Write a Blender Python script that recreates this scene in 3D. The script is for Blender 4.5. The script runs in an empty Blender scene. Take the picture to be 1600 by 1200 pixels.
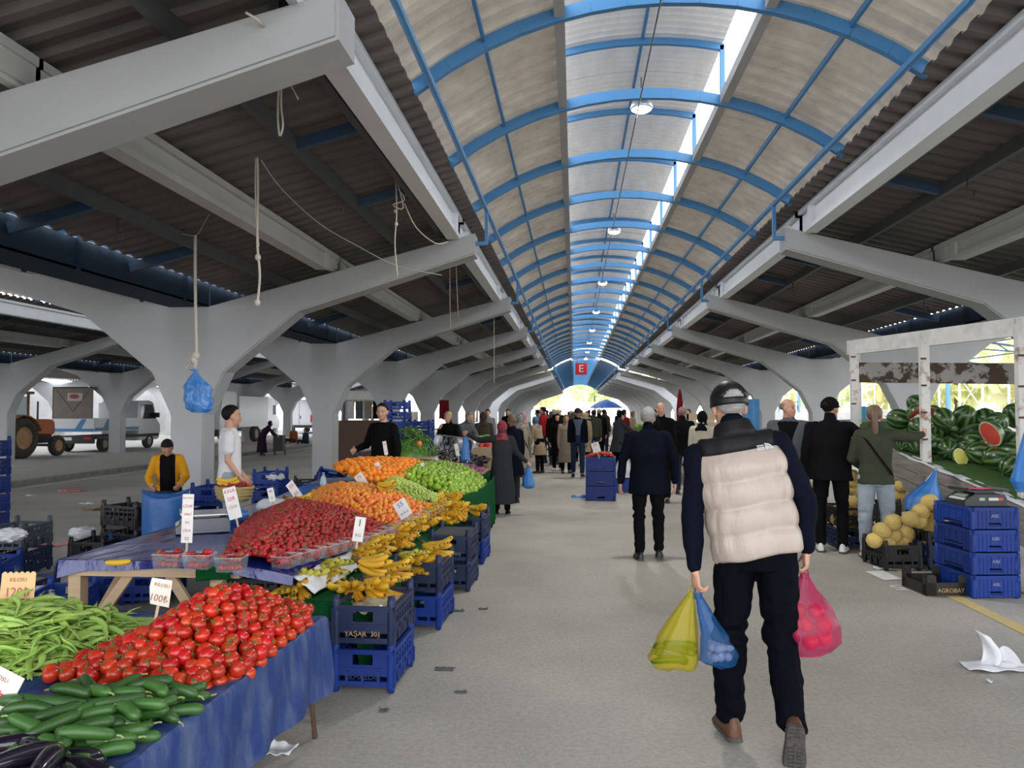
import bpy, bmesh, math, random
from math import sin, cos, tan, pi, radians, sqrt, atan2
from mathutils import Vector, Matrix, Euler, noise
V = Vector
rnd = random.Random(7)
SC = bpy.context.scene
COL = SC.collection
# ---------------------------------------------------------------- camera
CAMZ = 1.65
FPX = 1200.0
YAW, PITCH = radians(4.62), radians(2.05)
cam_data = bpy.data.cameras.new('camera')
cam = bpy.data.objects.new('camera', cam_data)
COL.objects.link(cam)
cam.location = (0, 0, CAMZ)
cam.rotation_euler = Euler((pi/2 + PITCH, 0, YAW), 'XYZ')
cam_data.sensor_width = 36.0
cam_data.lens = FPX / 1600 * 36
cam_data.clip_start = 0.05
cam_data.clip_end = 600
SC.camera = cam
_R = cam.rotation_euler.to_matrix()
def ray(u, v):
    return _R @ V(((u - 800) / FPX, (600 - v) / FPX, -1.0))
def atY(u, v, y):
    d = ray(u, v); return V((0, 0, CAMZ)) + d * (y / d.y)
def atZ(u, v, z=0.0):
    d = ray(u, v); return V((0, 0, CAMZ)) + d * ((z - CAMZ) / d.z)
# ---------------------------------------------------------------- materials
_mats = {}
def mat(name, col, rough=0.6, metal=0.0, var=0.0, vscale=3.0, bump=0.0, bscale=40.0, rand=0.0, col2=None,
        spec=None, alpha=None, trans=0.0, emit=None, estr=0.0, sheen=0.0, coat=0.0, stretch=None, sss=0.0, hue=0.0, thresh=None):
    """one procedural material; var blends towards col2 with noise, rand varies value per object"""
    if name in _mats: return _mats[name]
    m = bpy.data.materials.new(name); m.use_nodes = True
    nt = m.node_tree; N = nt.nodes; L = nt.links
    b = N['Principled BSDF']; out = N['Material Output']
    c = (*col, 1)
    b.inputs['Base Color'].default_value = c
    b.inputs['Roughness'].default_value = rough
    b.inputs['Metallic'].default_value = metal
    if spec is not None: b.inputs['Specular IOR Level'].default_value = spec
    if sheen: b.inputs['Sheen Weight'].default_value = sheen
    if coat: b.inputs['Coat Weight'].default_value = coat; b.inputs['Coat Roughness'].default_value = .12
    if sss:
        b.inputs['Subsurface Weight'].default_value = sss
        b.inputs['Subsurface Radius'].default_value = (.02, .008, .004)
    tc = None
    if var or bump:
        tc = N.new('ShaderNodeTexCoord')
        src = tc.outputs['Object']
        if stretch:
            mp = N.new('ShaderNodeMapping'); mp.inputs['Scale'].default_value = stretch
            L.new(src, mp.inputs['Vector']); src = mp.outputs['Vector']
    last = None
    if var:
        n = N.new('ShaderNodeTexNoise'); n.inputs['Scale'].default_value = vscale; n.inputs['Detail'].default_value = 6; n.inputs['Roughness'].default_value = .62
        L.new(src, n.inputs['Vector'])
        r = N.new('ShaderNodeValToRGB')
        t0, t1 = thresh or (.35, .68)
        r.color_ramp.elements[0].position = t0; r.color_ramp.elements[1].position = t1
        L.new(n.outputs['Fac'], r.inputs['Fac'])
        mx = N.new('ShaderNodeMix'); mx.data_type = 'RGBA'
        mu = N.new('ShaderNodeMath'); mu.operation = 'MULTIPLY'; mu.inputs[1].default_value = var
        L.new(r.outputs['Color'], mu.inputs[0]); L.new(mu.outputs[0], mx.inputs['Factor'])
        mx.inputs['A'].default_value = c
        c2 = col2 if col2 else tuple(x * .45 for x in col)
        mx.inputs['B'].default_value = (*c2, 1)
        last = mx.outputs['Result']
    if rand or hue:
        oi = N.new('ShaderNodeObjectInfo')
        hs = N.new('ShaderNodeHueSaturation')
        if last: L.new(last, hs.inputs['Color'])
        else: hs.inputs['Color'].default_value = c
        mr = N.new('ShaderNodeMapRange'); mr.inputs['To Min'].default_value = 1 - rand; mr.inputs['To Max'].default_value = 1 + rand
        L.new(oi.outputs['Random'], mr.inputs['Value']); L.new(mr.outputs['Result'], hs.inputs['Value'])
        if hue:
            m3 = N.new('ShaderNodeMath'); m3.operation = 'MULTIPLY'; m3.inputs[1].default_value = 7.31
            m4 = N.new('ShaderNodeMath'); m4.operation = 'FRACT'
            m2 = N.new('ShaderNodeMapRange'); m2.inputs['To Min'].default_value = .5 - hue; m2.inputs['To Max'].default_value = .5 + hue
            L.new(oi.outputs['Random'], m3.inputs[0]); L.new(m3.outputs[0], m4.inputs[0]); L.new(m4.outputs[0], m2.inputs['Value']); L.new(m2.outputs['Result'], hs.inputs['Hue'])
        last = hs.outputs['Color']
    if last: L.new(last, b.inputs['Base Color'])
    if bump:
        n2 = N.new('ShaderNodeTexNoise'); n2.inputs['Scale'].default_value = bscale; n2.inputs['Detail'].default_value = 5
        L.new(src, n2.inputs['Vector'])
        bp = N.new('ShaderNodeBump'); bp.inputs['Strength'].default_value = bump; bp.inputs['Distance'].default_value = .02
        L.new(n2.outputs['Fac'], bp.inputs['Height']); L.new(bp.outputs['Normal'], b.inputs['Normal'])
    if emit:
        b.inputs['Emission Color'].default_value = (*emit, 1); b.inputs['Emission Strength'].default_value = estr
    if trans:                                   # thin translucent sheet
        t = N.new('ShaderNodeBsdfTranslucent'); t.inputs['Color'].default_value = c
        ms = N.new('ShaderNodeMixShader'); ms.inputs['Fac'].default_value = trans
        L.new(b.outputs[0], ms.inputs[1]); L.new(t.outputs[0], ms.inputs[2]); L.new(ms.outputs[0], out.inputs['Surface'])
    if alpha is not None:
        t = N.new('ShaderNodeBsdfTransparent'); t.inputs['Color'].default_value = tuple(.5 + .5 * x for x in col) + (1,)
        ms = N.new('ShaderNodeMixShader'); ms.inputs['Fac'].default_value = alpha
        sh = out.inputs['Surface'].links[0].from_socket
        L.new(t.outputs[0], ms.inputs[1]); L.new(sh, ms.inputs[2]); L.new(ms.outputs[0], out.inputs['Surface'])
    _mats[name] = m
    return m
# ---------------------------------------------------------------- mesh builder
class MB:
    def __init__(s): s.v = []; s.f = []; s.m = []; s.cur = 0
    def add(s, vs, fs, M=None):
        o = len(s.v)
        s.v.extend([tuple(M @ V(p)) for p in vs] if M is not None else [tuple(p) for p in vs])
        s.f.extend([tuple(i + o for i in f) for f in fs]); s.m.extend([s.cur] * len(fs))
        return s
    def box(s, a, b, M=None):
        (x0, y0, z0), (x1, y1, z1) = a, b
        return s.add([(x0,y0,z0),(x1,y0,z0),(x1,y1,z0),(x0,y1,z0),(x0,y0,z1),(x1,y0,z1),(x1,y1,z1),(x0,y1,z1)],
              [(0,3,2,1),(4,5,6,7),(0,1,5,4),(1,2,6,5),(2,3,7,6),(3,0,4,7)], M)
    def cbox(s, c, d, M=None):
        return s.box((c[0]-d[0]/2,c[1]-d[1]/2,c[2]-d[2]/2),(c[0]+d[0]/2,c[1]+d[1]/2,c[2]+d[2]/2), M)
    def bar(s, p, q, w, h=None, up=(0,0,1)):
        p, q = V(p), V(q); h = h or w
        d = (q - p); n = d.length
        if n < 1e-6: return s
        d /= n; u = V(up)
        if abs(d.dot(u)) > .98: u = V((0, 1, 0))
        x = d.cross(u).normalized(); z = x.cross(d)
        M = Matrix(((x.x,d.x,z.x,p.x),(x.y,d.y,z.y,p.y),(x.z,d.z,z.z,p.z),(0,0,0,1)))
        return s.box((-w/2, 0, -h/2), (w/2, n, h/2), M)
    def tube(s, pts, rad, seg=8, caps=True, flat=1.0, up=(0,0,1)):
        """swept tube with radius per point; flat squashes the second axis"""
        pts = [V(p) for p in pts]; n = len(pts)
        if not hasattr(rad, '__len__'): rad = [rad] * n
        vs = []; px = None
        for i, p in enumerate(pts):
            d = (pts[min(i+1,n-1)] - pts[max(i-1,0)])
            d = d.normalized() if d.length > 1e-9 else V((0,0,1))
            if px is None:
                u = V(up) if abs(d.dot(V(up))) < .95 else V((1,0,0))
                x = d.cross(u).normalized()
            else:
                x = (px - d * px.dot(d)).normalized()
            px = x; y = d.cross(x)
            for k in range(seg):
                a = 2*pi*k/seg
                vs.append(p + x*(cos(a)*rad[i]) + y*(sin(a)*rad[i]*flat))
        fs = [(i*seg+k, i*seg+(k+1)%seg, (i+1)*seg+(k+1)%seg, (i+1)*seg+k) for i in range(n-1) for k in range(seg)]
        if caps:
            fs.append(tuple(range(seg-1,-1,-1))); fs.append(tuple((n-1)*seg+k for k in range(seg)))
        return s.add(vs, fs)
    def rings(s, rs, seg=20, caps=True):
        """loft of explicit rings: each ring a function angle->point"""
        vs = [r(2*pi*k/seg) for r in rs for k in range(seg)]; n = len(rs)
        fs = [(i*seg+k, i*seg+(k+1)%seg, (i+1)*seg+(k+1)%seg, (i+1)*seg+k) for i in range(n-1) for k in range(seg)]
        if caps:
            fs.append(tuple(range(seg-1,-1,-1))); fs.append(tuple((n-1)*seg+k for k in range(seg)))
        return s.add(vs, fs)
    def lathe(s, prof, seg=16, M=None, closed=True):
        vs = [(r*cos(2*pi*k/seg), r*sin(2*pi*k/seg), z) for r, z in prof for k in range(seg)]; n = len(prof)
        fs = [(i*seg+k, i*seg+(k+1)%seg, (i+1)*seg+(k+1)%seg, (i+1)*seg+k) for i in range(n-1) for k in range(seg)]
        if closed:
            fs.append(tuple(range(seg-1,-1,-1))); fs.append(tuple((n-1)*seg+k for k in range(seg)))
        return s.add(vs, fs, M)
    def ell(s, c, r, seg=14, rng=9, M=None, fn=None):
        """ellipsoid, optionally with a radial function of the unit direction"""
        vs = []; fs = []
        for i in range(rng + 1):
            t = pi * i / rng
            for k in range(seg):
                a = 2*pi*k/seg
                d = V((sin(t)*cos(a), sin(t)*sin(a), cos(t)))
                q = fn(d) if fn else 1.0
                vs.append((c[0]+d.x*r[0]*q, c[1]+d.y*r[1]*q, c[2]+d.z*r[2]*q))
        for i in range(rng):
            for k in range(seg):
                fs.append((i*seg+k, (i+1)*seg+k, (i+1)*seg+(k+1)%seg, i*seg+(k+1)%seg))
        return s.add(vs, fs, M)
    def prism(s, poly, y0, y1, M=None, axis='y'):
        n = len(poly)
        if axis == 'y': vs = [(x, y0, z) for x, z in poly] + [(x, y1, z) for x, z in poly]
        elif axis == 'z': vs = [(x, y, y0) for x, y in poly] + [(x, y, y1) for x, y in poly]
        else: vs = [(y0, x, z) for x, z in poly] + [(y1, x, z) for x, z in poly]
        fs = [tuple(range(n)), tuple(range(2*n-1, n-1, -1))] + [(i, n+i, n+(i+1)%n, (i+1)%n) for i in range(n)]
        return s.add(vs, fs, M)
    def grid(s, fn, nu, nv):
        """surface point fn(i/nu, j/nv)"""
        vs = [fn(i/nu, j/nv) for i in range(nu+1) for j in range(nv+1)]
        fs = [(i*(nv+1)+j, (i+1)*(nv+1)+j, (i+1)*(nv+1)+j+1, i*(nv+1)+j+1) for i in range(nu) for j in range(nv)]
        return s.add(vs, fs)
    def mesh(s, name, mats, smooth=False, fixn=False):
        me = bpy.data.meshes.new(name)
        me.from_pydata(s.v, [], s.f)
        for m in (mats if isinstance(mats, (list, tuple)) else [mats]): me.materials.append(m)
        if any(s.m): me.polygons.foreach_set('material_index', s.m)
        if fixn:
            bm = bmesh.new(); bm.from_mesh(me); bmesh.ops.recalc_face_normals(bm, faces=bm.faces); bm.to_mesh(me); bm.free()
        if smooth: me.polygons.foreach_set('use_smooth', [True]*len(me.polygons))
        me.update()
        return me
    def obj(s, name, mats, parent=None, smooth=False, loc=None, rot=None, fixn=False):
        return link(name, s.mesh(name, mats, smooth, fixn), parent, loc, rot)
def link(name, data, parent=None, loc=None, rot=None):
    o = bpy.data.objects.new(name, data); COL.objects.link(o)
    if parent is not None: o.parent = parent
    if loc is not None: o.location = loc
    if rot is not None: o.rotation_euler = rot
    return o
def smooth_by_angle(o, ang=40):
    me = o.data
    me.polygons.foreach_set('use_smooth', [True]*len(me.polygons))
    bm = bmesh.new(); bm.from_mesh(me); bm.edges.ensure_lookup_table()
    bmesh.ops.recalc_face_normals(bm, faces=bm.faces)
    lim = radians(ang)
    for e in bm.edges:
        if len(e.link_faces) == 2 and e.calc_face_angle(0) > lim: e.smooth = False
        elif len(e.link_faces) != 2: e.smooth = False
    bm.to_mesh(me); bm.free()
    return o
def tag(o, label=None, cat=None, group=None, kind=None):
    if label: o['label'] = label
    if cat: o['category'] = cat
    if group: o['group'] = group
    if kind: o['kind'] = kind
    return o
def thing(name, label, cat, loc=(0,0,0), rz=0.0, group=None, kind=None):
    o = link(name, None, None, loc, (0, 0, rz)); o.empty_display_size = .1
    return tag(o, label, cat, group, kind)
def kids(o): return KIDS.get(o.name) or [c for c in o.children]
KIDS = {}
def copy_tree(o, parent=None):
    c = o.copy(); COL.objects.link(c)
    if parent is not None: c.parent = parent
    for ch in list(o.children): copy_tree(ch, c)
    return c
def dup(root, loc, rz=0.0, label=None, group=None, rot=None, scale=None):
    c = copy_tree(root)
    c.location = loc; c.rotation_euler = rot if rot is not None else (0, 0, rz)
    if label: c['label'] = label
    if group: c['group'] = group
    if scale: c.scale = scale if hasattr(scale, '__len__') else (scale,)*3
    return c
def text_mesh(name, body, size, m, parent=None, depth=.001, loc=(0,0,0), rot=(pi/2,0,0), align='CENTER', scale=None):
    cu = bpy.data.curves.new(name, 'FONT'); cu.body = body; cu.size = size; cu.extrude = depth
    cu.align_x = align; cu.align_y = 'CENTER'; cu.resolution_u = 2
    t = bpy.data.objects.new(name + '_tmp', cu); COL.objects.link(t)
    dg = bpy.context.evaluated_depsgraph_get()
    me = bpy.data.meshes.new_from_object(t.evaluated_get(dg))
    bpy.data.objects.remove(t); bpy.data.curves.remove(cu)
    me.materials.clear(); me.materials.append(m)
    o = link(name, me, parent, loc, rot)
    if scale: o.scale = scale
    return o
def rotz(p, a): return V((p[0]*cos(a)-p[1]*sin(a), p[0]*sin(a)+p[1]*cos(a), p[2] if len(p) > 2 else 0))
# ================================================================ the hall
FY = [-1.4, 4.25] + [4.5 + 5.85*k for k in range(1, 16)]          # concrete frames along the aisle
TH = .36
m_conc = mat('painted_concrete', (.46,.465,.475), .8, var=.4, vscale=1.3, col2=(.37,.375,.38), spec=.2, bump=.15, bscale=9)
m_beamc = mat('cream_concrete', (.56,.57,.55), .75, var=.4, vscale=2, col2=(.42,.42,.39), bump=.1, bscale=12)
m_white = mat('white_steel', (.74,.76,.79), .5, var=.3, vscale=3, col2=(.58,.6,.62))
m_navy = mat('navy_steel', (.025,.06,.12), .55, var=.4, vscale=5, col2=(.05,.06,.075))
m_gut = mat('gutter_steel', (.010,.026,.05), .7, var=.4, vscale=4, col2=(.02,.025,.03), spec=.2)
m_dark = mat('dark_steel', (.07,.075,.085), .6, var=.4, vscale=4, col2=(.1,.095,.08))
m_blue = mat('blue_steel', (.06,.24,.52), .45, var=.4, vscale=4, col2=(.1,.23,.38))
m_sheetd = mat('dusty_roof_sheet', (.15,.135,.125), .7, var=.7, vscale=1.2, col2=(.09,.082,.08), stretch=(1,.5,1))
m_sheetv = mat('vault_roof_sheet', (.60,.54,.46), .5, var=.9, vscale=2.2, col2=(.30,.25,.20), trans=.05)
m_sheetc = mat('ridge_roof_sheet', (.6,.6,.6), .4, var=.6, vscale=1.6, col2=(.42,.41,.40), trans=.05, stretch=(3,.6,1))

def seams(m, step, col, width=.03):
    nt = m.node_tree; N = nt.nodes; L = nt.links; b = N['Principled BSDF']; src = b.inputs['Base Color'].links[0].from_socket
    tc = N.new('ShaderNodeTexCoord'); sp = N.new('ShaderNodeSeparateXYZ'); L.new(tc.outputs['Object'], sp.inputs[0])
    mo = N.new('ShaderNodeMath'); mo.operation = 'PINGPONG'; mo.inputs[1].default_value = step/2; L.new(sp.outputs['Y'], mo.inputs[0])
    lt = N.new('ShaderNodeMath'); lt.operation = 'LESS_THAN'; lt.inputs[1].default_value = width/2; L.new(mo.outputs[0], lt.inputs[0])
    no = N.new('ShaderNodeTexNoise'); no.inputs['Scale'].default_value = 4; L.new(tc.outputs['Object'], no.inputs['Vector'])
    mu = N.new('ShaderNodeMath'); mu.operation = 'MULTIPLY'; L.new(lt.outputs[0], mu.inputs[0]); L.new(no.outputs['Fac'], mu.inputs[1])
    mx = N.new('ShaderNodeMix'); mx.data_type = 'RGBA'; L.new(mu.outputs[0], mx.inputs['Factor']); L.new(src, mx.inputs['A']); mx.inputs['B'].default_value = (*col, 1)
    L.new(mx.outputs['Result'], b.inputs['Base Color'])
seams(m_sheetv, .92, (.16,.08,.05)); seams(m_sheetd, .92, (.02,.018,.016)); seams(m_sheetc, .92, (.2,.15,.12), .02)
def corr(y0, y1, pts, name, m, pitch=.23, amp=.042, nrm=None):
    """corrugated sheet: the polyline pts (x,z) swept along y, the corrugation running across"""
    n = int(round((y1-y0)/pitch)); prof = [(0,0),(.3,0),(.42,1),(.88,1),(1,0)]
    nn = []
    for i, p in enumerate(pts):
        a = V(pts[max(i-1,0)]); b = V(pts[min(i+1,len(pts)-1)]); d = (b-a).normalized(); nn.append((-d.y, d.x))
    vs = []; ys = []
    for k in range(n):
        for t, a in prof[:-1]: ys.append((y0+(k+t)*pitch, a*amp))
    ys.append((y1, 0))
    for y, a in ys:
        for p, q in zip(pts, nn): vs.append((p[0]+q[0]*a, y, p[1]+q[1]*a))
    w = len(pts)
    fs = [(i*w+j, i*w+j+1, (i+1)*w+j+1, (i+1)*w+j) for i in range(len(ys)-1) for j in range(w-1)]
    b = MB(); b.add(vs, fs)
    return tag(b.obj(name, m), kind='structure')

def arm_prof(sx=1.0, la=4.0, ra=4.0):
    def side(s, L):
        e = L - 4.0
        return [(s*.24,0),(s*.24,1.6),(s*.53,2.2),(s*1.57,3.04),(s*(4.05+e),3.80),(s*(4.05+e),4.09),(s*.27,3.12)]
    r = side(1, ra); l = side(-1, la)
    return r + l[::-1]
def frame(name, xc, y):
    b = MB()
    P = arm_prof()
    # convex pieces so that the outline fills cleanly
    for s in (1, -1):
        q = [(s*a, c) for a, c in [(0,0),(.24,0),(.24,1.6),(.53,2.2),(1.57,3.04),(4.05,3.80),(4.05,4.09),(.27,3.12),(0,3.12)]]
        vs = [(x, 0, z) for x, z in q] + [(x, TH, z) for x, z in q]
        n = len(q)
        fr = [(0,1,2,3,7,8),(3,4,7),(4,5,6,7)]
        fs = [f if s < 0 else f[::-1] for f in fr] + [tuple(i+n for i in (f[::-1] if s < 0 else f)) for f in fr]
        for i in range(n-1): fs.append((i, i+1, n+i+1, n+i) if s > 0 else (i+1, i, n+i, n+i+1))
        b.add(vs, fs)
    bm = bmesh.new(); me = b.mesh(name, m_conc, fixn=False); bm.from_mesh(me)
    bmesh.ops.remove_doubles(bm, verts=bm.verts, dist=1e-4)
    bmesh.ops.recalc_face_normals(bm, faces=bm.faces)
    ed = [e for e in bm.edges if len(e.link_faces) == 2 and e.calc_face_angle(0) > .9 and abs((e.verts[0].co-e.verts[1].co).y) < .01]
    bmesh.ops.bevel(bm, geom=ed, offset=.02, segments=2, affect='EDGES')
    bm.to_mesh(me); bm.free()
    return tag(link(name, me, None, (xc, y, 0)), kind='structure')
ROWX = {'left': -5.40, 'right': 6.86, 'far_left': -17.4, 'outer_left': -28.0}
proto = None
for rn, xc in ROWX.items():
    for y in FY:
        if 'r_left' in rn and y > 70: continue
        if proto is None: proto = frame('column', xc, y)
        else:
            o = proto.copy(); COL.objects.link(o); o.location = (xc, y, 0)
def zs(rel): return 3.40 + .26*(rel-.27)            # roof sheet height over a row
def one_mesh(name, m, fill, kind='structure', parent=None):
    b = MB(); fill(b); return tag(b.obj(name, m, parent), kind=kind)
Y0, YG0, YG1, Y1 = -2.4, 48.6, 50.4, 98.5
SEGS = [(Y0, YG0), (YG1, Y1)]
for rn, xc in ROWX.items():
    for a, c in SEGS:
        if 'r_left' in rn: c = min(c, 70)
        if a > c: continue
        for s in (1, -1):
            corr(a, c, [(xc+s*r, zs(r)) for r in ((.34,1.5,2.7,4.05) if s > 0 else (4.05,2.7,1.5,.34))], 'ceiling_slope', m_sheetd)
    for k, y in enumerate(FY[:-1]):
        if 'r_left' in rn and (y > 60 or 'out' in rn): continue
        ya, yb = y+TH, FY[k+1]
        if YG0 > ya and YG0 < yb: continue
        # gutter
        def gut(b):
            for x0, x1, z0, z1 in ((-.29,.29,3.12,3.14),(-.29,-.27,3.12,3.44),(.27,.29,3.12,3.44)): b.box((xc+x0, ya-.3, z0),(xc+x1, yb+.02, z1))
            for t in (.12,.5,.88):
                yy = ya+(yb-ya)*t
                for s in (1,-1): b.box((xc+s*.3-.012, yy, 3.1),(xc+s*.3+.012, yy+.05, 3.46))
        one_mesh('gutter_trim', m_gut, gut)
        for s in (1, -1):
            def pc(b):                               # haunched precast beam between the arms
                for rel, zb, zt in ((2.04, 3.55, 3.83),):
                    x = xc+s*rel
                    b.box((x-.08, ya-.2, zt-.06),(x+.08, yb+.2, zt))
                    b.box((x-.035, ya-.2, zb+.05),(x+.035, yb+.2, zt-.05))
                    b.box((x-.08, ya+.35, zb),(x+.08, yb-.35, zb+.06))
                    for yy in (ya+.28, yb-.40): b.box((x-.078, yy, zb+.02),(x+.078, yy+.12, zt-.05))
                    for yy in (ya-.2, yb-.15): b.box((x-.06, yy, zb+.08),(x+.06, yy+.35, zt-.05))
            one_mesh('concrete_beam', m_beamc, pc)
            def eb(b):                               # white edge beam at the arm tips
                x = xc+s*3.78
                b.box((x-.09, ya-.25, 4.27),(x+.09, yb+.25, 4.33))
                b.box((x-.03, ya-.25, 4.02),(x+.03, yb+.25, 4.28))
                b.box((x-.09, ya+.12, 3.98),(x+.09, yb-.12, 4.04))
                for yy in (ya+.3, yb-.42): b.box((x-.088, yy, 4.0),(x+.088, yy+.12, 4.28))
            one_mesh('edge_beam', m_white, eb)
            def pur(b):
                for rel in (1.15, 2.95):
                    z = zs(rel)-.05
                    x = xc+s*rel
                    b.box((x-.03, ya-.18, z-.11),(x+.03, yb+.18, z+.02))
                x = xc+s*3.56; z = zs(3.56)
                b.box((x-.035, ya-.1, z-.17),(x+.035, yb+.1, z-.02))
            one_mesh('purlin_beam', m_dark, pur)
            def raf(b):
                for t in (1/3., 2/3.):
                    yy = ya+(yb-ya)*t
                    for r0, r1 in ((.3,1.12),(2.98,3.53)):
                        b.bar((xc+s*r0, yy, zs(r0)-.10),(xc+s*r1, yy, zs(r1)-.10), .07, .1)
            one_mesh('rafter_beam', m_navy, raf)

# -------- barrel vaults
def vault(xc, hw, y0, y1, full=True, zb=4.40):
    rise = .71*hw/2.12; R = (hw*hw+rise*rise)/(2*rise); zc = zb+rise-R
    def P(dx, dr=0.0): return (xc+dx*(R+dr)/R, zc+sqrt(R*R-dx*dx)*(R+dr)/R)
    jw = hw*.865/2.12; zt = P(0)[1]
    def side(s):
        n = 8; pts = [P(s*(jw-.02+(hw-jw+.06)*i/n) if i < n else s*(hw), .06) for i in range(n+1)]
        return pts if s > 0 else pts[::-1]
    for s in (1, -1): corr(y0, y1, side(s), 'ceiling_vault', m_sheetv)
    up = .55                                        # raised ridge monitor
    mw = jw+.0
    mon = [(xc+(mw)*t, zt+up-.02+.10*(1-t*t)) for t in (-1,-.66,-.33,0,.33,.66,1)]
    corr(y0, y1, mon, 'ceiling_ridge', m_sheetc, amp=.02, pitch=.13)
    ys = []; y = FY[0]
    while y < y1:
        if y0 < y: ys.append(y)
        y += 1.95
    for y in ys:
        def arc(b):
            n = 14
            for i in range(n):
                a, c = -hw+2*hw*i/n, -hw+2*hw*(i+1)/n
                p, q = P(a), P(c); b.bar((p[0], y, p[1]), (q[0], y, q[1]), .06, .11)
        one_mesh('roof_arch_beam', m_blue, arc)
        def marc(b):
            for i in range(6): b.bar((mon[i][0], y, mon[i][1]-.05),(mon[i+1][0], y, mon[i+1][1]-.05), .05, .07)
            for s in (1, -1):
                b.bar((xc+s*mw*.985, y, P(jw)[1]), (xc+s*mw*.985, y, zt+up-.05), .05, .05)
        one_mesh('ridge_arch_beam', m_blue, marc)
    def rails(b):
        for s in (1, -1):
            p = P(s*jw); b.bar((p[0], y0, p[1]+.02),(p[0], y1, p[1]+.02), .09, .11)
    one_mesh('vault_edge_beam', m_conc, rails)
    def pl(b):
        for s in (1, -1):
            p = P(s*(jw+hw)/2, .03); b.bar((p[0], y0, p[1]),(p[0], y1, p[1]), .028, .05)
        for t in (3,): b.bar((mon[t][0], y0, mon[t][1]-.02),(mon[t][0], y1, mon[t][1]-.02), .03, .045)
    one_mesh('vault_purlin_beam', m_blue, pl)
for a, c in SEGS:
    vault(.755, 2.13, a, c)
    vault(-11.4, 2.05, a, min(c, 70) if a > 0 else c)
vault(12.0, 1.3, SEGS[0][0], 5.0) if False else None
# blue pipe rails along the arm tips
for s, x in ((1, 2.68), (-1, -1.2)):
    for a, c in SEGS:
        ys = [y for y in FY if a <= y <= c]
        def rail(b):
            b.tube([(x, a, 4.43), (x, c, 4.43)], .035, 8)
            for y in ys:
                if y < 6: continue
                yy = y+.12
                b.bar((x+s*.19, yy, 3.97), (x-.0, yy, 3.97), .05, .05); b.bar((x, yy, 3.95), (x, yy, 4.43), .045, .045)
        one_mesh('rail_trim', m_blue, rail)

# -------- ground
m_floor = mat('asphalt', (.475,.455,.41), .6, var=.6, vscale=.9, col2=(.34,.325,.295), bump=.25, bscale=60)
nt = m_floor.node_tree; N = nt.nodes; L = nt.links      # second, finer layer of stains and grit
bs = N['Principled BSDF']; src = bs.inputs['Base Color'].links[0].from_socket
tcn = [n for n in N if n.type == 'TEX_COORD'][0]
n3 = N.new('ShaderNodeTexNoise'); n3.inputs['Scale'].default_value = 34; n3.inputs['Detail'].default_value = 8; n3.inputs['Roughness'].default_value = .75
L.new(tcn.outputs['Object'], n3.inputs['Vector'])
r3 = N.new('ShaderNodeValToRGB'); r3.color_ramp.elements[0].position = .3; r3.color_ramp.elements[0].color = (.55,.54,.52,1); r3.color_ramp.elements[1].position = .62; r3.color_ramp.elements[1].color = (1,1,1,1)
L.new(n3.outputs['Fac'], r3.inputs['Fac'])
m3 = N.new('ShaderNodeMix'); m3.data_type = 'RGBA'; m3.blend_type = 'MULTIPLY'; m3.inputs['Factor'].default_value = .7
L.new(src, m3.inputs['A']); L.new(r3.outputs['Color'], m3.inputs['B'])
n4 = N.new('ShaderNodeTexNoise'); n4.inputs['Scale'].default_value = .35; n4.inputs['Detail'].default_value = 3
L.new(tcn.outputs['Object'], n4.inputs['Vector'])
r4 = N.new('ShaderNodeValToRGB'); r4.color_ramp.elements[0].position = .38; r4.color_ramp.elements[0].color = (.78,.77,.74,1); r4.color_ramp.elements[1].position = .6; r4.color_ramp.elements[1].color = (1.05,1.04,1.02,1)
L.new(n4.outputs['Fac'], r4.inputs['Fac'])
m4 = N.new('ShaderNodeMix'); m4.data_type = 'RGBA'; m4.blend_type = 'MULTIPLY'; m4.inputs['Factor'].default_value = 1
L.new(m3.outputs['Result'], m4.inputs['A']); L.new(r4.outputs['Color'], m4.inputs['B']); L.new(m4.outputs['Result'], bs.inputs['Base Color'])
one_mesh('floor', m_floor, lambda b: b.box((-140,-30,-.2),(120,240,0)))
m_walk = mat('worn_paving', (.42,.40,.36), .8, var=.5, vscale=1.1, col2=(.33,.31,.28), bump=.2, bscale=30)
m_kerb = mat('kerb_stone', (.34,.335,.32), .85, var=.5, vscale=4)
one_mesh('sidewalk_floor', m_walk, lambda b: b.box((-24,6,.0),(-12.45,72,.1)))
def kerb(b):
    y = 6.0
    while y < 71: b.box((-12.45, y, 0), (-12.28, y+.98, .115)); y += 1.0
one_mesh('kerb_trim', m_kerb, kerb)
m_paint = mat('white_road_paint', (.75,.75,.72), .7, var=.6, vscale=9, col2=(.45,.44,.42))
m_ypaint = mat('yellow_road_paint', (.62,.47,.16), .7, var=.7, vscale=7, col2=(.42,.37,.24))
one_mesh('white_line_marking', m_paint, lambda b: b.box((-11.95, 6, .001), (-11.83, 70, .005)))
one_mesh('yellow_line_marking', m_ypaint, lambda b: b.box((3.31, 2.5, .001), (3.43, 30, .005)))
def sq(b):
    p = atZ(1350,893); q = atZ(1410,906)
    b.add([(2.98,8.24,.005),(3.18,8.28,.005),(3.21,7.88,.005),(3.01,7.83,.005)],[(0,3,2,1)])
one_mesh('white_square_marking', m_paint, sq)
t = text_mesh('stall_number_marking', '55', .36, m_paint, None, .001, (3.10, 7.53, .004), (0,0,pi), scale=(.95,.8,1)); tag(t, kind='structure')

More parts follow.
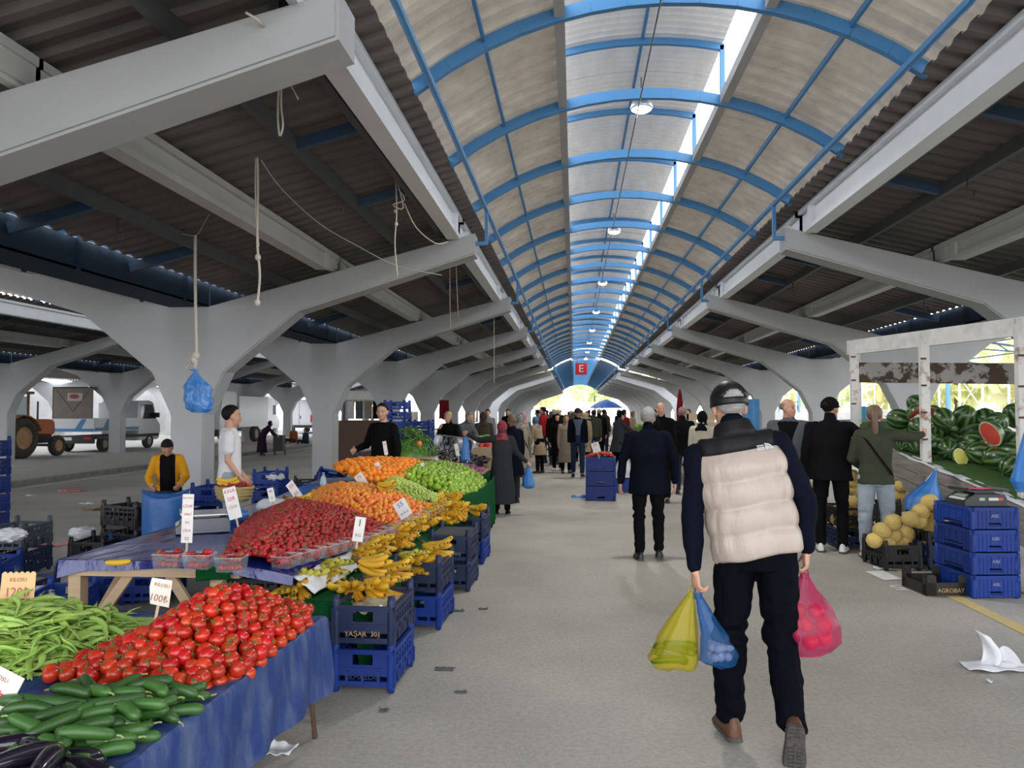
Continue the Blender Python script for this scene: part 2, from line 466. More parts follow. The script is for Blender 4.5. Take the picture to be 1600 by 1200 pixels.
# -------- outside: low wall and fence on the right, pale buildings, trees
m_ext = mat('pale_render', (.75,.72,.68), .8, var=.3, vscale=2)
one_mesh('wall_right', m_ext, lambda b: b.box((14.6,-4,0),(14.8,80,1.62)))
m_wf = mat('white_frame', (.8,.8,.8), .5)
m_lb = mat('light_blue_steel', (.15,.35,.6), .5)
for k in range(9):
    y = 14+k*5.0
    def fp(b):
        for i in range(3): b.bar((14.7, y+i*1.66, 1.62), (14.7, y+i*1.66, 3.0), .06, .06)
        b.bar((14.7, y, 2.98),(14.7, y+5, 2.98), .06, .06); b.bar((14.7, y, 1.7),(14.7, y+5, 1.7), .05, .05)
        b.bar((14.7, y, 1.7),(14.7, y+1.66, 2.98), .03, .03); b.bar((14.7, y+1.66, 1.7),(14.7, y, 2.98), .03, .03)
        b.cur = 1
        b.bar((14.62, y+2.4, 1.62),(14.62, y+2.4, 3.3), .12, .12)
    o = MB(); fp(o); tag(o.obj('trim_fence', [m_wf, m_lb]), kind='structure')
    def tr(b):                                       # lean-to trusses over the fence
        b.bar((11.2, y, 3.9),(14.7, y, 3.35), .06, .06); b.bar((11.2, y, 3.6),(14.7, y, 3.3), .04, .04)
        for i in range(5): b.bar((11.2+i*.7, y, 3.9-i*.11),(11.55+i*.7, y, 3.55-i*.055), .03, .03)
        b.bar((12.6, y, 3.75),(12.6, y+5, 3.75), .04, .04); b.bar((13.9, y, 3.5),(13.9, y+5, 3.5), .04, .04)
    one_mesh('lean_to_beam', m_navy, tr)
one_mesh('wall_left', mat('pale_hall_wall', (.62,.62,.61), .85, var=.4, vscale=.7), lambda b: b.box((-34.3,-12,0),(-34.0,90,4.6)))

m_bark = mat('bark', (.12,.09,.06), .9)
m_leafs = [mat('foliage_%d' % i, c, .6, rand=.0, trans=.35) for i, c in enumerate([(.66,.68,.34),(.70,.68,.36),(.58,.64,.32),(.72,.70,.42)])]
def tree_mesh(seed, r, h, m, n=420, leaf=.2):
    g = random.Random(seed); b = MB()
    for i in range(n):
        while True:
            d = V((g.uniform(-1,1), g.uniform(-1,1), g.uniform(-1,1)))
            if .15 < d.length < 1: break
        k = 1+.35*noise.noise(d*2.3+V((seed,0,0)))
        p = V((d.x*r*k, d.y*r*k, h+d.z*r*.85*k))
        e = Euler((g.uniform(0,6.3), g.uniform(0,6.3), g.uniform(0,6.3))).to_matrix()
        s = leaf*g.uniform(.6,1.3)
        b.add([p+e@V(q)*s for q in ((-1,-.5,0),(0,-.62,.12),(1,-.3,0),(1,.4,.1),(0,.62,-.1),(-1,.45,0))], [(0,1,4,5),(1,2,3,4)])
    return b
TREE_SPOTS = [(-15,118,4.2,6),(-5.5,122,4.2,5.2),(3.5,132,4.2,6.2),(11,118,3.9,5.2),(19,112,3.9,5),
              (18.5,19,2.3,3.2),(18.3,25.5,2.4,3.6),(18.8,32,2.4,3.2),(18.3,38.5,2.5,3.7),(18.8,46,2.6,3.3),(18.4,56,3,4),(18.6,66,3,4),(-24,90,4,5)]
TL = ['leafy tree beyond the far end of the hall, farthest to the left','leafy tree behind the bright far opening, left of its middle','tall leafy tree behind the middle of the bright far opening','leafy tree behind the bright far opening, right of its middle','leafy tree past the far end on the right side']
for i, (x, y, r, h) in enumerate(TREE_SPOTS):
    if i < 5: lab = TL[i]
    elif i == 12: lab = 'tree outside beyond the far left row of columns'
    else: lab = 'yellow-green tree behind the low wall and fence on the right'
    t = thing('tree', lab, 'tree', (x, y, 0), 0, 'trees behind the right fence' if 5 <= i < 12 else 'trees beyond the far end')
    tree_mesh(i, r, h, m_leafs[i % 4], 700 if y < 70 else 500, .28 if y < 70 else .45).obj('foliage', m_leafs[i % 4], t)
    MB().tube([(0,0,0),(.1,0,h*.4),(0,.1,h)], [.22,.17,.08], 7).obj('trunk', m_bark, t, True)

# -------- light
w = bpy.data.worlds.new('sky'); SC.world = w; w.use_nodes = True
nt = w.node_tree; bg = nt.nodes['Background']
tc = nt.nodes.new('ShaderNodeTexCoord'); sp = nt.nodes.new('ShaderNodeSeparateXYZ')
nt.links.new(tc.outputs['Generated'], sp.inputs[0])
rp = nt.nodes.new('ShaderNodeValToRGB'); e = rp.color_ramp.elements
e[0].position = 0.0; e[0].color = (.98,.985,1,1); e[1].position = .8; e[1].color = (.84,.90,1,1)
nt.links.new(sp.outputs['Z'], rp.inputs['Fac']); nt.links.new(rp.outputs['Color'], bg.inputs['Color'])
bg.inputs['Strength'].default_value = 3.4
SC.view_settings.view_transform = 'Standard'; SC.view_settings.look = 'None'; SC.view_settings.gamma = 1.0
SC.view_settings.exposure = 0.62
SC.cycles.max_bounces = 8; SC.cycles.diffuse_bounces = 5; SC.cycles.transparent_max_bounces = 12
SC.cycles.caustics_reflective = False; SC.cycles.caustics_refractive = False
SC.cycles.sample_clamp_indirect = 6.0
# hanging lamps under the ridge
m_lampb = mat('lamp_housing', (.5,.52,.55), .4, metal=.6)
m_lampl = mat('lamp_glass', (1,1,1), .3, emit=(1,.98,.94), estr=22)
ORD = ['nearest', 'second nearest', 'third nearest', 'fourth nearest', 'fifth nearest', 'sixth nearest', 'seventh nearest', 'eighth nearest']
for k in range(8):
    y = 8.5+5.85*k; t = thing('ceiling_lamp', 'round white lamp hanging under the vault ridge, %s of the line' % ORD[k], 'lamp', (.755, y, 5.0), 0, 'lamps along the vault ridge')
    MB().lathe([(.03,.14),(.05,.10),(.11,.07),(.125,.02),(.12,0)], 20).obj('housing', m_lampb, t, True)
    MB().lathe([(.0,-.03),(.07,-.025),(.11,0),(.0,.0)][::-1], 20, closed=False).obj('lens', m_lampl, t, True)
    MB().tube([(0,0,.13),(0,0,.36)], .012, 6).obj('hanger', m_dark, t)
    ld = bpy.data.lights.new('lamp_light', 'SPOT'); ld.energy = 260; ld.spot_size = radians(150); ld.spot_blend = .6; ld.shadow_soft_size = .12; ld.color = (1,.97,.92)
    lo = link('lamp_light', ld, t, (0,0,-.06))
b = MB(); b.tube([(.70,-2,4.93),(.70,48,4.93)], .008, 5)
tag(b.obj('power_cable', m_dark), 'thin black power cable running along the vault ridge past the lamps', 'cable')
# the E sign at the end of the first roof
t = thing('hall_sign', 'red sign with a white letter E hanging at the far end of the vault', 'sign', (.44, 47.6, 4.28))
MB().box((-.36,-.04,-.36),(.36,.04,.36)).obj('sign_board', mat('sign_red', (.75,.02,.03), .4), t)
text_mesh('letter', 'E', .62, mat('sign_white', (.9,.9,.9), .4), t, .004, (0,-.046,0), scale=(1.1,1,1))
for sx in (-.25,.25): MB().tube([(sx,0,.36),(sx,0,.8)], .012, 5).obj('hanger', m_dark, t)
# ================================================================ produce and stalls
G = random.Random(11)
def inpoly(x, y, P):
    c = False; n = len(P); j = n-1
    for i in range(n):
        xi, yi = P[i]; xj, yj = P[j]
        if (yi > y) != (yj > y) and x < (xj-xi)*(y-yi)/(yj-yi)+xi: c = not c
        j = i
    return c
def pdist(x, y, P):
    d = 9
    for i in range(len(P)):
        a = V((*P[i], 0)); b = V((*P[(i+1) % len(P)], 0)); q = V((x, y, 0)); e = b-a
        t = max(0, min(1, (q-a).dot(e)/e.length_squared)); d = min(d, (a+e*t-q).length)
    return d
def hexpts(P, sp, jit, g):
    xs = [p[0] for p in P]; ys = [p[1] for p in P]; out = []; r = 0; y = min(ys)
    while y <= max(ys):
        x = min(xs) + (sp/2 if r % 2 else 0)
        while x <= max(xs):
            a, b = x+g.uniform(-jit, jit), y+g.uniform(-jit, jit)
            if inpoly(a, b, P): out.append((a, b))
            x += sp
        y += sp*.87; r += 1
    return out
def append_mesh(b, me, M, keepmat=True):
    o = len(b.v); b.v.extend([tuple(M @ v.co) for v in me.vertices])
    for p in me.polygons: b.f.append(tuple(i+o for i in p.vertices)); b.m.append(p.material_index + b.cur)
def heap(protos, P, top, r, label, cat, group, nmax=300, sp=None, jit=.25, tilt=1.0, g=None, under=True, fill=None, stuffname=None, stufflabel=None, prefer=None, sc=(.9,1.1), up=None, fdrop=.9):
    """individual fruit over a mounded surface, nearest first; the covered lower layer is one stuff object"""
    g = g or G; sp = sp or 2*r
    pts = hexpts(P, sp, jit*r, g)
    pts.sort(key=prefer or (lambda p: p[0]**2+p[1]**2))
    st = MB(); mats = []; base = {}
    for p in protos:
        base[p.name] = len(mats); mats += list(p.data.materials)
        for c_ in p.children: base[c_.name] = len(mats); mats += list(c_.data.materials)
    def pose():
        if up: return up(g)
        return Euler((g.uniform(-1,1)*tilt, g.uniform(-1,1)*tilt, g.uniform(0, 6.28)))
    made = []
    for i, (x, y) in enumerate(pts):
        p = g.choice(protos); z = top(x, y)+g.uniform(-.3,.3)*r*jit; e = pose(); s = g.uniform(*sc)
        if i < nmax:
            c = dup(p, (x, y, z), rot=e, scale=s, label=label, group=group); c['category'] = cat; made.append(c)
        else:
            for q_ in [p]+list(p.children): st.cur = base[q_.name]; append_mesh(st, q_.data, Matrix.LocRotScale(V((x,y,z)), e, V((s,s,s))))
    if under:
        u = 0
        for x, y in hexpts(P, sp*1.05, 0, g):
            z = top(x+sp*.3, y+sp*.2) - r*1.45
            if pdist(x, y, P) < r*.7: continue
            p = protos[0]; st.cur = base[p.name]; append_mesh(st, p.data, Matrix.LocRotScale(V((x+sp*.3,y+sp*.2,z)), Euler((0,0,0)), V((.98,.98,.98))))
    if fill:
        st.cur = len(mats); mats = mats+[fill]
        n = 26; xs = [p[0] for p in P]; ys = [p[1] for p in P]
        ax, bx, ay, by = min(xs), max(xs), min(ys), max(ys); nx = max(4, int((bx-ax)/.05)); ny = max(4, int((by-ay)/.05))
        for i in range(nx):
            for j in range(ny):
                c = [(ax+(bx-ax)*(i+a)/nx, ay+(by-ay)*(j+d)/ny) for a, d in ((0,0),(1,0),(1,1),(0,1))]
                if all(inpoly(a, d, P) for a, d in c): st.add([(a, d, top(a, d)-r*fdrop) for a, d in c], [(0,1,2,3)])
    if st.f:
        o = st.obj(stuffname, mats, smooth=True); tag(o, stufflabel, cat, kind='stuff')
    return made
def retire(*os):                                     # prototypes go once their copies stand
    for o in os:
        for c in list(o.children): bpy.data.objects.remove(c)
        bpy.data.objects.remove(o)

# ---- fruit materials
m_tom = mat('tomato_skin', (.50,.024,.007), .28, rand=.22, hue=.007, coat=.1)
m_calyx = mat('green_calyx', (.09,.15,.03), .7)
m_stem = mat('pale_stem', (.30,.34,.12), .6)
m_cuc = mat('cucumber_skin', (.032,.10,.018), .3, var=.6, vscale=9, col2=(.045,.12,.02), stretch=(1,6,6), rand=.4, bump=.15, bscale=90)
m_bean = mat('bean_pod', (.33,.50,.10), .45, rand=.22, hue=.012, var=.4, vscale=20, col2=(.24,.40,.07))
m_straw = mat('strawberry_skin', (.46,.022,.025), .3, rand=.4, var=.7, vscale=42, col2=(.22,.008,.012), bump=.4, bscale=160)
m_apr = mat('apricot_skin', (.80,.28,.03), .5, rand=.14, hue=.022, var=.6, vscale=18, col2=(.78,.17,.06))
m_pep = mat('green_pepper_skin', (.27,.44,.035), .25, rand=.25, hue=.01, coat=.12)
m_lpep = mat('long_pepper_skin', (.085,.20,.028), .3, rand=.55, coat=.1)
m_plum = mat('green_plum_skin', (.42,.55,.12), .35, rand=.15)
m_orange = mat('orange_peel', (.90,.27,.012), .4, rand=.10, bump=.35, bscale=260)
m_egg = mat('aubergine_skin', (.012,.008,.018), .14, rand=.3, coat=.3)
m_eggs = mat('striped_aubergine_skin', (.10,.03,.07), .3, rand=.3, var=.5, vscale=14, col2=(.30,.2,.25), stretch=(.4,3,3))
m_onion = mat('red_onion_skin', (.24,.04,.10), .35, rand=.3, var=.5, vscale=20, col2=(.5,.28,.36))
m_ban = mat('banana_peel', (.68,.40,.025), .5, rand=.13, hue=.012, var=.5, vscale=22, col2=(.50,.30,.03), thresh=(.52,.78))
m_bang = mat('greenish_banana_peel', (.50,.47,.06), .5, rand=.1)
m_bant = mat('banana_tip', (.10,.06,.02), .8)
m_melon = mat('melon_rind', (.66,.44,.12), .6, var=.6, vscale=26, col2=(.42,.38,.16), bump=.4, bscale=70, rand=.18)
m_cutm = mat('watermelon_flesh', (.72,.06,.05), .35, var=.4, vscale=20, col2=(.8,.2,.16))
m_rind = mat('watermelon_white_rind', (.62,.72,.42), .5)
m_yel = mat('yellow_melon_flesh', (.62,.6,.12), .5)
# striped watermelon rind
m_wm = bpy.data.materials.new('watermelon_rind'); m_wm.use_nodes = True
_n = m_wm.node_tree.nodes; _l = m_wm.node_tree.links; _b = _n['Principled BSDF']; _b.inputs['Roughness'].default_value = .28
_t = _n.new('ShaderNodeTexCoord'); _s = _n.new('ShaderNodeSeparateXYZ'); _l.new(_t.outputs['Object'], _s.inputs[0])
_a = _n.new('ShaderNodeMath'); _a.operation = 'ARCTAN2'; _l.new(_s.outputs['Y'], _a.inputs[0]); _l.new(_s.outputs['X'], _a.inputs[1])
_no = _n.new('ShaderNodeTexNoise'); _no.inputs['Scale'].default_value = 22; _no.inputs['Detail'].default_value = 4; _l.new(_t.outputs['Object'], _no.inputs['Vector'])
_k = _n.new('ShaderNodeMath'); _k.operation = 'MULTIPLY_ADD'; _k.inputs[1].default_value = 1.5; _l.new(_no.outputs['Fac'], _k.inputs[0])
_m2 = _n.new('ShaderNodeMath'); _m2.operation = 'MULTIPLY'; _m2.inputs[1].default_value = 9.0; _l.new(_a.outputs[0], _m2.inputs[0])
_l.new(_m2.outputs[0], _k.inputs[2])
_si = _n.new('ShaderNodeMath'); _si.operation = 'SINE'; _l.new(_k.outputs[0], _si.inputs[0])
_r = _n.new('ShaderNodeValToRGB'); _r.color_ramp.elements[0].position = .48; _r.color_ramp.elements[0].color = (.014,.045,.014,1); _r.color_ramp.elements[1].position = .78; _r.color_ramp.elements[1].color = (.11,.19,.055,1)
_mp = _n.new('ShaderNodeMapRange'); _mp.inputs['From Min'].default_value = -1; _l.new(_si.outputs[0], _mp.inputs['Value']); _l.new(_mp.outputs['Result'], _r.inputs['Fac']); _l.new(_r.outputs['Color'], _b.inputs['Base Color'])

def star(b, r, n=5, z=0.0, droop=.3, w=.22, g=G):
    for k in range(n):
        a = 2*pi*k/n+g.uniform(-.2,.2); d = V((cos(a), sin(a), 0)); e = V((-sin(a), cos(a), 0)); q = g.uniform(.8,1.25)
        b.add([(0,0,z), d*r*.5*q+e*r*w+V((0,0,z+r*.12)), d*r*q+V((0,0,z-r*droop+r*g.uniform(-.1,.5))), d*r*.5*q-e*r*w+V((0,0,z+r*.12))], [(0,1,2,3)])
def p_tomato():
    R = .033
    o = MB().ell((0,0,0), (R,R,R*.93), 14, 9, fn=lambda d: 1-.13*max(0, d.z)**8).obj('tomato', m_tom, smooth=True)
    b = MB(); star(b, .017, 6, R*.80, .1, .12); b.tube([(0,0,R*.74),(.004,.002,R*1.05),(.011,.005,R*1.25)], .0022, 5); b.obj('calyx', m_calyx, o)
    return o
def bent(L, R, bend, prof, seg=9, n=9):
    pts = []; rr = []
    for i in range(n+1):
        t = i/n; a = (t-.5)*bend; x = (t-.5)*L
        pts.append((x, 0, bend*L*.45*(1-(2*t-1)**2)*.5)); rr.append(R*prof(t))
    return pts, rr
def p_cuc(bend, L=.20):
    pts, rr = bent(L, .0215, bend, lambda t: max(.34, (1-abs(2*t-1)**6)**.5*(.86+.2*t)), n=14)
    o = MB().tube(pts, rr, 10).obj('cucumber', m_cuc, smooth=True)
    e = V(pts[0]); MB().tube([e, e+V((-.014,0,-.004)), e+V((-.022,.004,-.01))], [.004,.003,.0035], 6).obj('stem', m_stem, o)
    return o
def p_bean(bend, L=.19):
    b = MB(); n = 9; pts = []; rr = []
    for i in range(n+1):
        t = i/n; x = (t-.5)*L
        pts.append((x, bend*L*.4*(1-(2*t-1)**2), .006*sin(9*t+bend*20))); rr.append(.0115*max(.12, (1-abs(2*t-1)**4)**.6)*(1+.10*sin(t*26)))
    o = b.tube(pts, rr, 8, flat=.34).obj('flat_bean', m_bean, smooth=True)
    e = V(pts[0]); MB().tube([e+V((.003,0,0)), e+V((-.012,.002,.002))], [.002,.0015], 5).obj('stem', m_stem, o)
    return o
def p_straw():
    o = MB().lathe([(.0015,-.024),(.008,-.02),(.0135,-.010),(.0175,.002),(.0175,.010),(.012,.016),(.004,.0175)], 9).obj('strawberry', m_straw, smooth=True)
    b = MB(); star(b, .015, 6, .0165, .15, .25); b.obj('calyx', m_calyx, o); return o
def p_apr():
    return MB().ell((0,0,0), (.0235,.0225,.024), 12, 9, fn=lambda d: 1-.10*math.exp(-(d.x/.16)**2)*(d.y > 0)*d.y-.10*max(0,d.z)**10).obj('apricot', m_apr, smooth=True)
def p_pep():
    R = .034
    o = MB().ell((0,0,0), (R,R,R*1.05), 16, 10, fn=lambda d: 1+.10*cos(4*atan2(d.y, d.x))*(1-d.z*d.z)-.22*max(0, d.z)**6-.10*max(0,-d.z)**6).obj('green_pepper', m_pep, smooth=True)
    MB().tube([(0,0,R*.78),(.002,0,R*1.05),(.009,.003,R*1.3)], [.008,.004,.0035], 6).obj('stem', m_stem, o); return o
def p_orange():
    R = .043
    o = MB().ell((0,0,0), (R,R,R*.95), 16, 10).obj('orange', m_orange, smooth=True)
    MB().lathe([(.006,R*.93),(.005,R*.97),(.0,R*.97)], 6, closed=False).obj('stem_button', m_calyx, o); return o
def p_plum(): return MB().ell((0,0,0), (.014,.014,.0135), 9, 6).obj('green_plum', m_plum, smooth=True)
def p_egg(m, name, L=.22, R=.03):
    pts, rr = bent(L, R, .22, lambda t: max(.2, (1-abs(2*t-1)**3)**.5*(.55+.55*t)))
    o = MB().tube(pts, rr, 10).obj(name, m, smooth=True)
    e = V(pts[0]); b = MB().tube([e+V((.022,0,.002)), e+V((.002,0,0)), e+V((-.02,0,-.008))], [R*.62,R*.45,.004], 7); b.obj('calyx', m_calyx if m is m_eggs else mat('aubergine_calyx', (.16,.15,.08), .5, rand=.3), o); return o
def p_lpep(bend):
    pts, rr = bent(.17, .0095, bend, lambda t: max(.12, (1-t)**.4*(1-(1-t)**14)))
    o = MB().tube(pts, rr, 7).obj('long_green_pepper', m_lpep, smooth=True)
    e = V(pts[0]); MB().tube([e+V((.004,0,0)), e+V((-.02,.003,.004))], [.004,.003], 5).obj('stem', m_calyx, o); return o
def p_onion():
    o = MB().lathe([(.003,-.026),(.018,-.022),(.030,-.006),(.030,.008),(.017,.022),(.006,.03),(.004,.038)], 12).obj('red_onion', m_onion, smooth=True); return o
def banana(b, crown, a, tilt, L=.185, R=.0165, curl=.75, lift=0.0):
    """one finger: leaves the crown, runs outward and curls"""
    d = V((cos(a), sin(a), 0)); pts = []; rr = []; p = V(crown)
    TS = [0,.04,.14,.28,.42,.56,.7,.82,.92,.97,1.0]; n = len(TS)-1
    for i in range(n+1):
        t = TS[i]; pts.append(p.copy())
        rr.append(R*(.42+.25*t*5 if t < .12 else min(1, .55+t*2.2) if t < .75 else max(.22, 1-((t-.75)/.25)**2*.75)))
        th2 = tilt-curl*t*1.4
        p = p+(d*cos(th2)+V((0,0,-1))*sin(th2))*(L*((TS[i+1] if i < n else 1)-t))
    v0 = len(b.f); b.tube(pts, rr, 7)
    for q in range(v0, len(b.f)):
        if q >= len(b.f)-2 or (q-v0)//7 in (0, n-1): b.m[q] = 1
def p_bunch(seed, n=8, green=False):
    g = random.Random(seed)
    o = link('banana_bunch', None); o.empty_display_size = .1
    MB().tube([(-.03,0,.045),(-.008,0,.035),(.012,0,.02)], [.012,.016,.02], 7).obj('crown_stem', m_bant, o, True)
    n += 4
    for k in range(n):
        t = k/(n-1)-.5; tier = k % 2
        b = MB(); banana(b, (.005, t*.05, .03-.016*tier), t*1.15+g.uniform(-.06,.06), .25+.5*tier+g.uniform(-.08,.08), .18+g.uniform(-.02,.025), .0185, .5+.35*g.random())
        b.obj('banana', [m_bang if green else m_ban, m_bant], o, True)
    return o

# ---- plastic crates
m_cb = mat('blue_crate_plastic', (.007,.033,.22), .45, rand=.25, var=.3, vscale=6, col2=(.012,.035,.14), spec=.3)
m_cd = mat('dark_blue_crate_plastic', (.006,.016,.065), .5, rand=.2, var=.4, vscale=6, col2=(.03,.045,.09))
m_ck = mat('black_crate_plastic', (.012,.012,.014), .5, rand=.3)
m_cg = mat('grey_crate_plastic', (.055,.068,.088), .55, rand=.2, var=.4, vscale=6, spec=.3)
m_gold = mat('worn_gold_lettering', (.42,.27,.12), .5)
m_grey = mat('grey_lettering', (.25,.27,.36), .5)
def crate(m, w=.38, d=.52, h=.25, post=.06, text=None, tm=None, style=0):
    o = link('produce_crate', None); o.empty_display_size = .1
    t = .014
    def panel(L, handle):
        b = MB(); z0 = .035
        if style:                                     # closed walls with proud ribs, a hand slot and a lifted middle at the sides
            z0 = .012; sl = .13*L if handle else .26*L; za, zb_ = (.16*h, .32*h) if handle else (0, .30*h)
            b.box((-L/2,-t/2,z0),(-sl,t/2,h)); b.box((sl,-t/2,z0),(L/2,t/2,h)); b.box((-sl,-t/2,zb_),(sl,t/2,h))
            if handle: b.box((-sl,-t/2,z0),(sl,t/2,za))
            b.box((-L/2,-t*.95,h-.03),(L/2,t*.95,h)); b.box((-L/2,-t*.8,h*.40),(L/2,t*.8,h*.44))
            for k in range(13):
                x = -L/2+L*k/12
                if abs(x) > sl*.99 or k % 2: b.box((x-.004,-t*.8,max(z0, zb_ if abs(x) < sl else z0)),(x+.004,t*.8,h*(1 if k % 3 else .8)))
            return b
        b.box((-L/2,-t/2,z0),(L/2,t/2,z0+.03)); b.box((-L/2,-t,h-.028),(L/2,t,h))
        b.box((-L/2,-t*.8,h*.52),(L/2,t*.8,h*.52+.014))
        if handle:
            b.box((-L/2,-t/2,h*.53),(-L*.16,t/2,h-.02)); b.box((L*.16,-t/2,h*.53),(L/2,t/2,h-.02)); b.box((-L*.16,-t/2,h*.53),(L*.16,t/2,h*.64)); 
            b.box((-L/2,-t/2,z0+.06),(L/2,t/2,h*.52))
            n = 4
            for k in range(n+1): b.box((-L/2+L*k/n-.008,-t*.8,z0),(-L/2+L*k/n+.008,t*.8,h*.5))
        else:
            b.box((-L/2,-t/2,h*.72),(L/2,t/2,h*.80)); b.box((-L/2,-t/2,h*.26),(L/2,t/2,h*.38))
            n = 8
            for k in range(n+1): b.box((-L/2+L*k/n-.007,-t*.75,z0),(-L/2+L*k/n+.007,t*.75,h-.01))
            for k in range(n): 
                if k % 2: b.box((-L/2+L*k/n,-t/2,z0),(-L/2+L*(k+1)/n,t/2,h*.5))
        return b
    for nm, L, loc, rz, hd in (('end_panel', w, (0,-d/2+t,0), 0, True), ('end_panel', w, (0,d/2-t,0), pi, True), ('side_panel', d, (w/2-t,0,0), pi/2, False), ('side_panel', d, (-w/2+t,0,0), -pi/2, False)):
        panel(L, hd).obj(nm, m, o, loc=loc, rot=(0,0,rz))
    fl = MB(); fl.box((-w/2+t,-d/2+t,.035),(w/2-t,d/2-t,.047)); fl.obj('base_panel', m, o)
    for sx in (-1,1):
        for sy in (-1,1):
            MB().tube([(0,0,0),(0,0,.03),(0,0,h+post*.3),(0,0,h+post)], [.02,.026,.026,.021], 8).obj('corner_post', m, o, True, (sx*(w/2-.022), sy*(d/2-.022), 0))
    if text:
        text_mesh('lettering', text, .042, tm or m_gold, o, .0012, (0,-d/2+t*.35-.001 if not style else -d/2-.001,h*(.36 if not style else .62)))
    return o
CR = {}
def put_crate(kind, x, y, z, rz, label, group=None):
    if kind not in CR:
        CR[kind] = {'blue': lambda: crate(m_cb), 'dark': lambda: crate(m_cd), 'black': lambda: crate(m_ck), 'grey': lambda: crate(m_cg),
            'yasar': lambda: crate(m_cd, text='YAŞAR  301'), 'bold': lambda: crate(m_cb, text='YILMAZLAR', tm=m_cd), 'ozyaman': lambda: crate(m_cg if 0 else m_cd, text='ÖZYAMAN', tm=m_grey),
            'low': lambda: crate(m_cb, .43, .58, .2, 0.0, text='ABE', tm=m_grey, style=1), 'lowpost': lambda: crate(m_ck, .39, .5, .26, .05), 'wide': lambda: crate(m_cb, .55, .4, .27, .0, style=1), 'tower': lambda: crate(m_cb, .36,.5,.16,.03)}[kind]()
    c = dup(CR[kind], (x, y, z), rz, label, group); c['category'] = 'crate'; c.name = 'produce_crate'; return c

# ---- price cards
m_card = mat('white_card', (.78,.77,.74), .6, var=.15, vscale=8)
m_cardo = mat('orange_card', (.78,.50,.25), .7, var=.2, vscale=8)
m_cream = mat('cream_card', (.74,.70,.60), .7)
m_stick = mat('bare_wood_stick', (.62,.50,.32), .7, var=.3, vscale=14, stretch=(1,1,.2))
m_red = mat('red_ink', (.6,.02,.05), .5); m_ink = mat('dark_ink', (.03,.03,.05), .5); m_inkb = mat('blue_ink', (.03,.06,.35), .5); m_inkr = mat('brown_ink', (.35,.10,.05), .5)
def card(u, v, Y, w, h, roll, lines, label, m=None, ink=None, stick=.2, lean=.15, shape='rect', sdir=None, yaw=0.0, sm=None):
    """price card on a stick: roll turns it in its own plane"""
    p = atY(u, v, Y)
    t = thing('price_sign', label, 'sign', p, 0)
    t.rotation_euler = Euler((-lean, roll, yaw), 'XYZ')
    b = MB()
    if shape == 'scallop':
        top = [(w/2-w*i/24, h/2+.010*abs(sin(pi*i/4))) for i in range(25)]
        b.prism([(-w/2,-h/2),(w/2,-h/2)]+top, -.0012, .0012)
    elif shape == 'curl':
        b.prism([(-w*.30,-h/2),(w*.5,-h/2),(w*.36,h/2),(-w*.5,h*.46),(-w*.5,h*.1)], -.0012, .0012)
    else: b.box((-w/2,-.0015,-h/2),(w/2,.0015,h/2))
    b.obj('card', m or m_card, t)
    n = len(lines)
    for i, ln in enumerate(lines):
        s, sz, ik = ln
        text_mesh('lettering', s, sz, ik, t, .0006, (0,-.0022, h/2-h*(i+.5)/n))
    if stick:
        b = MB(); sd = sdir or (0, 0, -1); q = V((0,.005,-h*.1)); e = V((0,.005,-h/2))+V(sd)*stick
        b.bar(q, e, .014, .003, up=(0,1,0)); b.obj('stick', sm or m_stick, t)
    return t

# ================= front table: tomatoes, cucumbers, beans, aubergines
TZ = .60
m_tarpb = mat('worn_blue_tarp', (.016,.042,.17), .55, var=.8, vscale=5, col2=(.13,.17,.26), bump=.4, bscale=14, thresh=(.46,.78), spec=.3, stretch=(1.6,1.6,.7))
m_tarp2 = mat('glossy_blue_tarp', (.010,.020,.17), .16, var=.3, vscale=3, col2=(.02,.035,.2), bump=.6, bscale=6, stretch=(1.8,.6,1))
m_wood = mat('rough_pale_wood', (.52,.38,.24), .75, var=.5, vscale=6, col2=(.36,.25,.15), stretch=(1,1,6))
m_rust = mat('rusty_iron', (.12,.07,.045), .8, var=.5, vscale=20)
t = thing('market_table', 'low front market table hidden under the worn blue tarp', 'table', (-2.2, 2.6, 0))
MB().box((-.82,-1.3,TZ-.04),(.88,1.24,TZ-.008)).obj('table_top', m_wood, t)
for sx, sy in ((.86,1.25),(-.8,1.2),(.86,-1.25),(-.8,-1.25)):
    MB().tube([(sx-.02,sy-.03,TZ-.03),(sx+.03,sy,0)], .013, 7).obj('leg', m_rust, t, True)
def tarp_front():
    b = MB(); x0, x1, y0, y1 = -3.08, -1.27, 1.2, 3.88
    g = lambda y: x1-.06*(3.9-y)/2.0
    b.grid(lambda s, q: (x0+(g(y0+(y1-y0)*q)-x0)*s, y0+(y1-y0)*q, TZ+.004+.004*noise.noise((s*9,q*14,0))), 24, 40)
    def drape(s, q):
        s0 = s; s = max(0, s-.06)/.94
        y = y0+(y1-y0)*q; L = .34+.05*sin(q*7)+.03*noise.noise((q*8,1,0))+.16*(1-q)
        return (g(y)-.012*(s0 < .03)+.012+.03*s+.022*noise.noise((q*16,s*3,2))*s+.016*sin(q*44+3*s)*s, y, TZ+.009-L*s)
    b.grid(drape, 10, 60)
    def back(s, q):
        x = x0+(x1-x0)*q; return (x, y1+.015+.03*s+.01*noise.noise((q*12,s*2,5)), TZ+.004-.36*s)
    b.grid(back, 8, 30)
    o = b.obj('tarp', m_tarpb, smooth=True)
    bm = bmesh.new(); bm.from_mesh(o.data); bmesh.ops.remove_doubles(bm, verts=bm.verts, dist=.016); bm.to_mesh(o.data); bm.free()
    return tag(o, 'worn blue plastic tarp with pale scratches draped over the front vegetable table', 'tarp')
tarp_front()
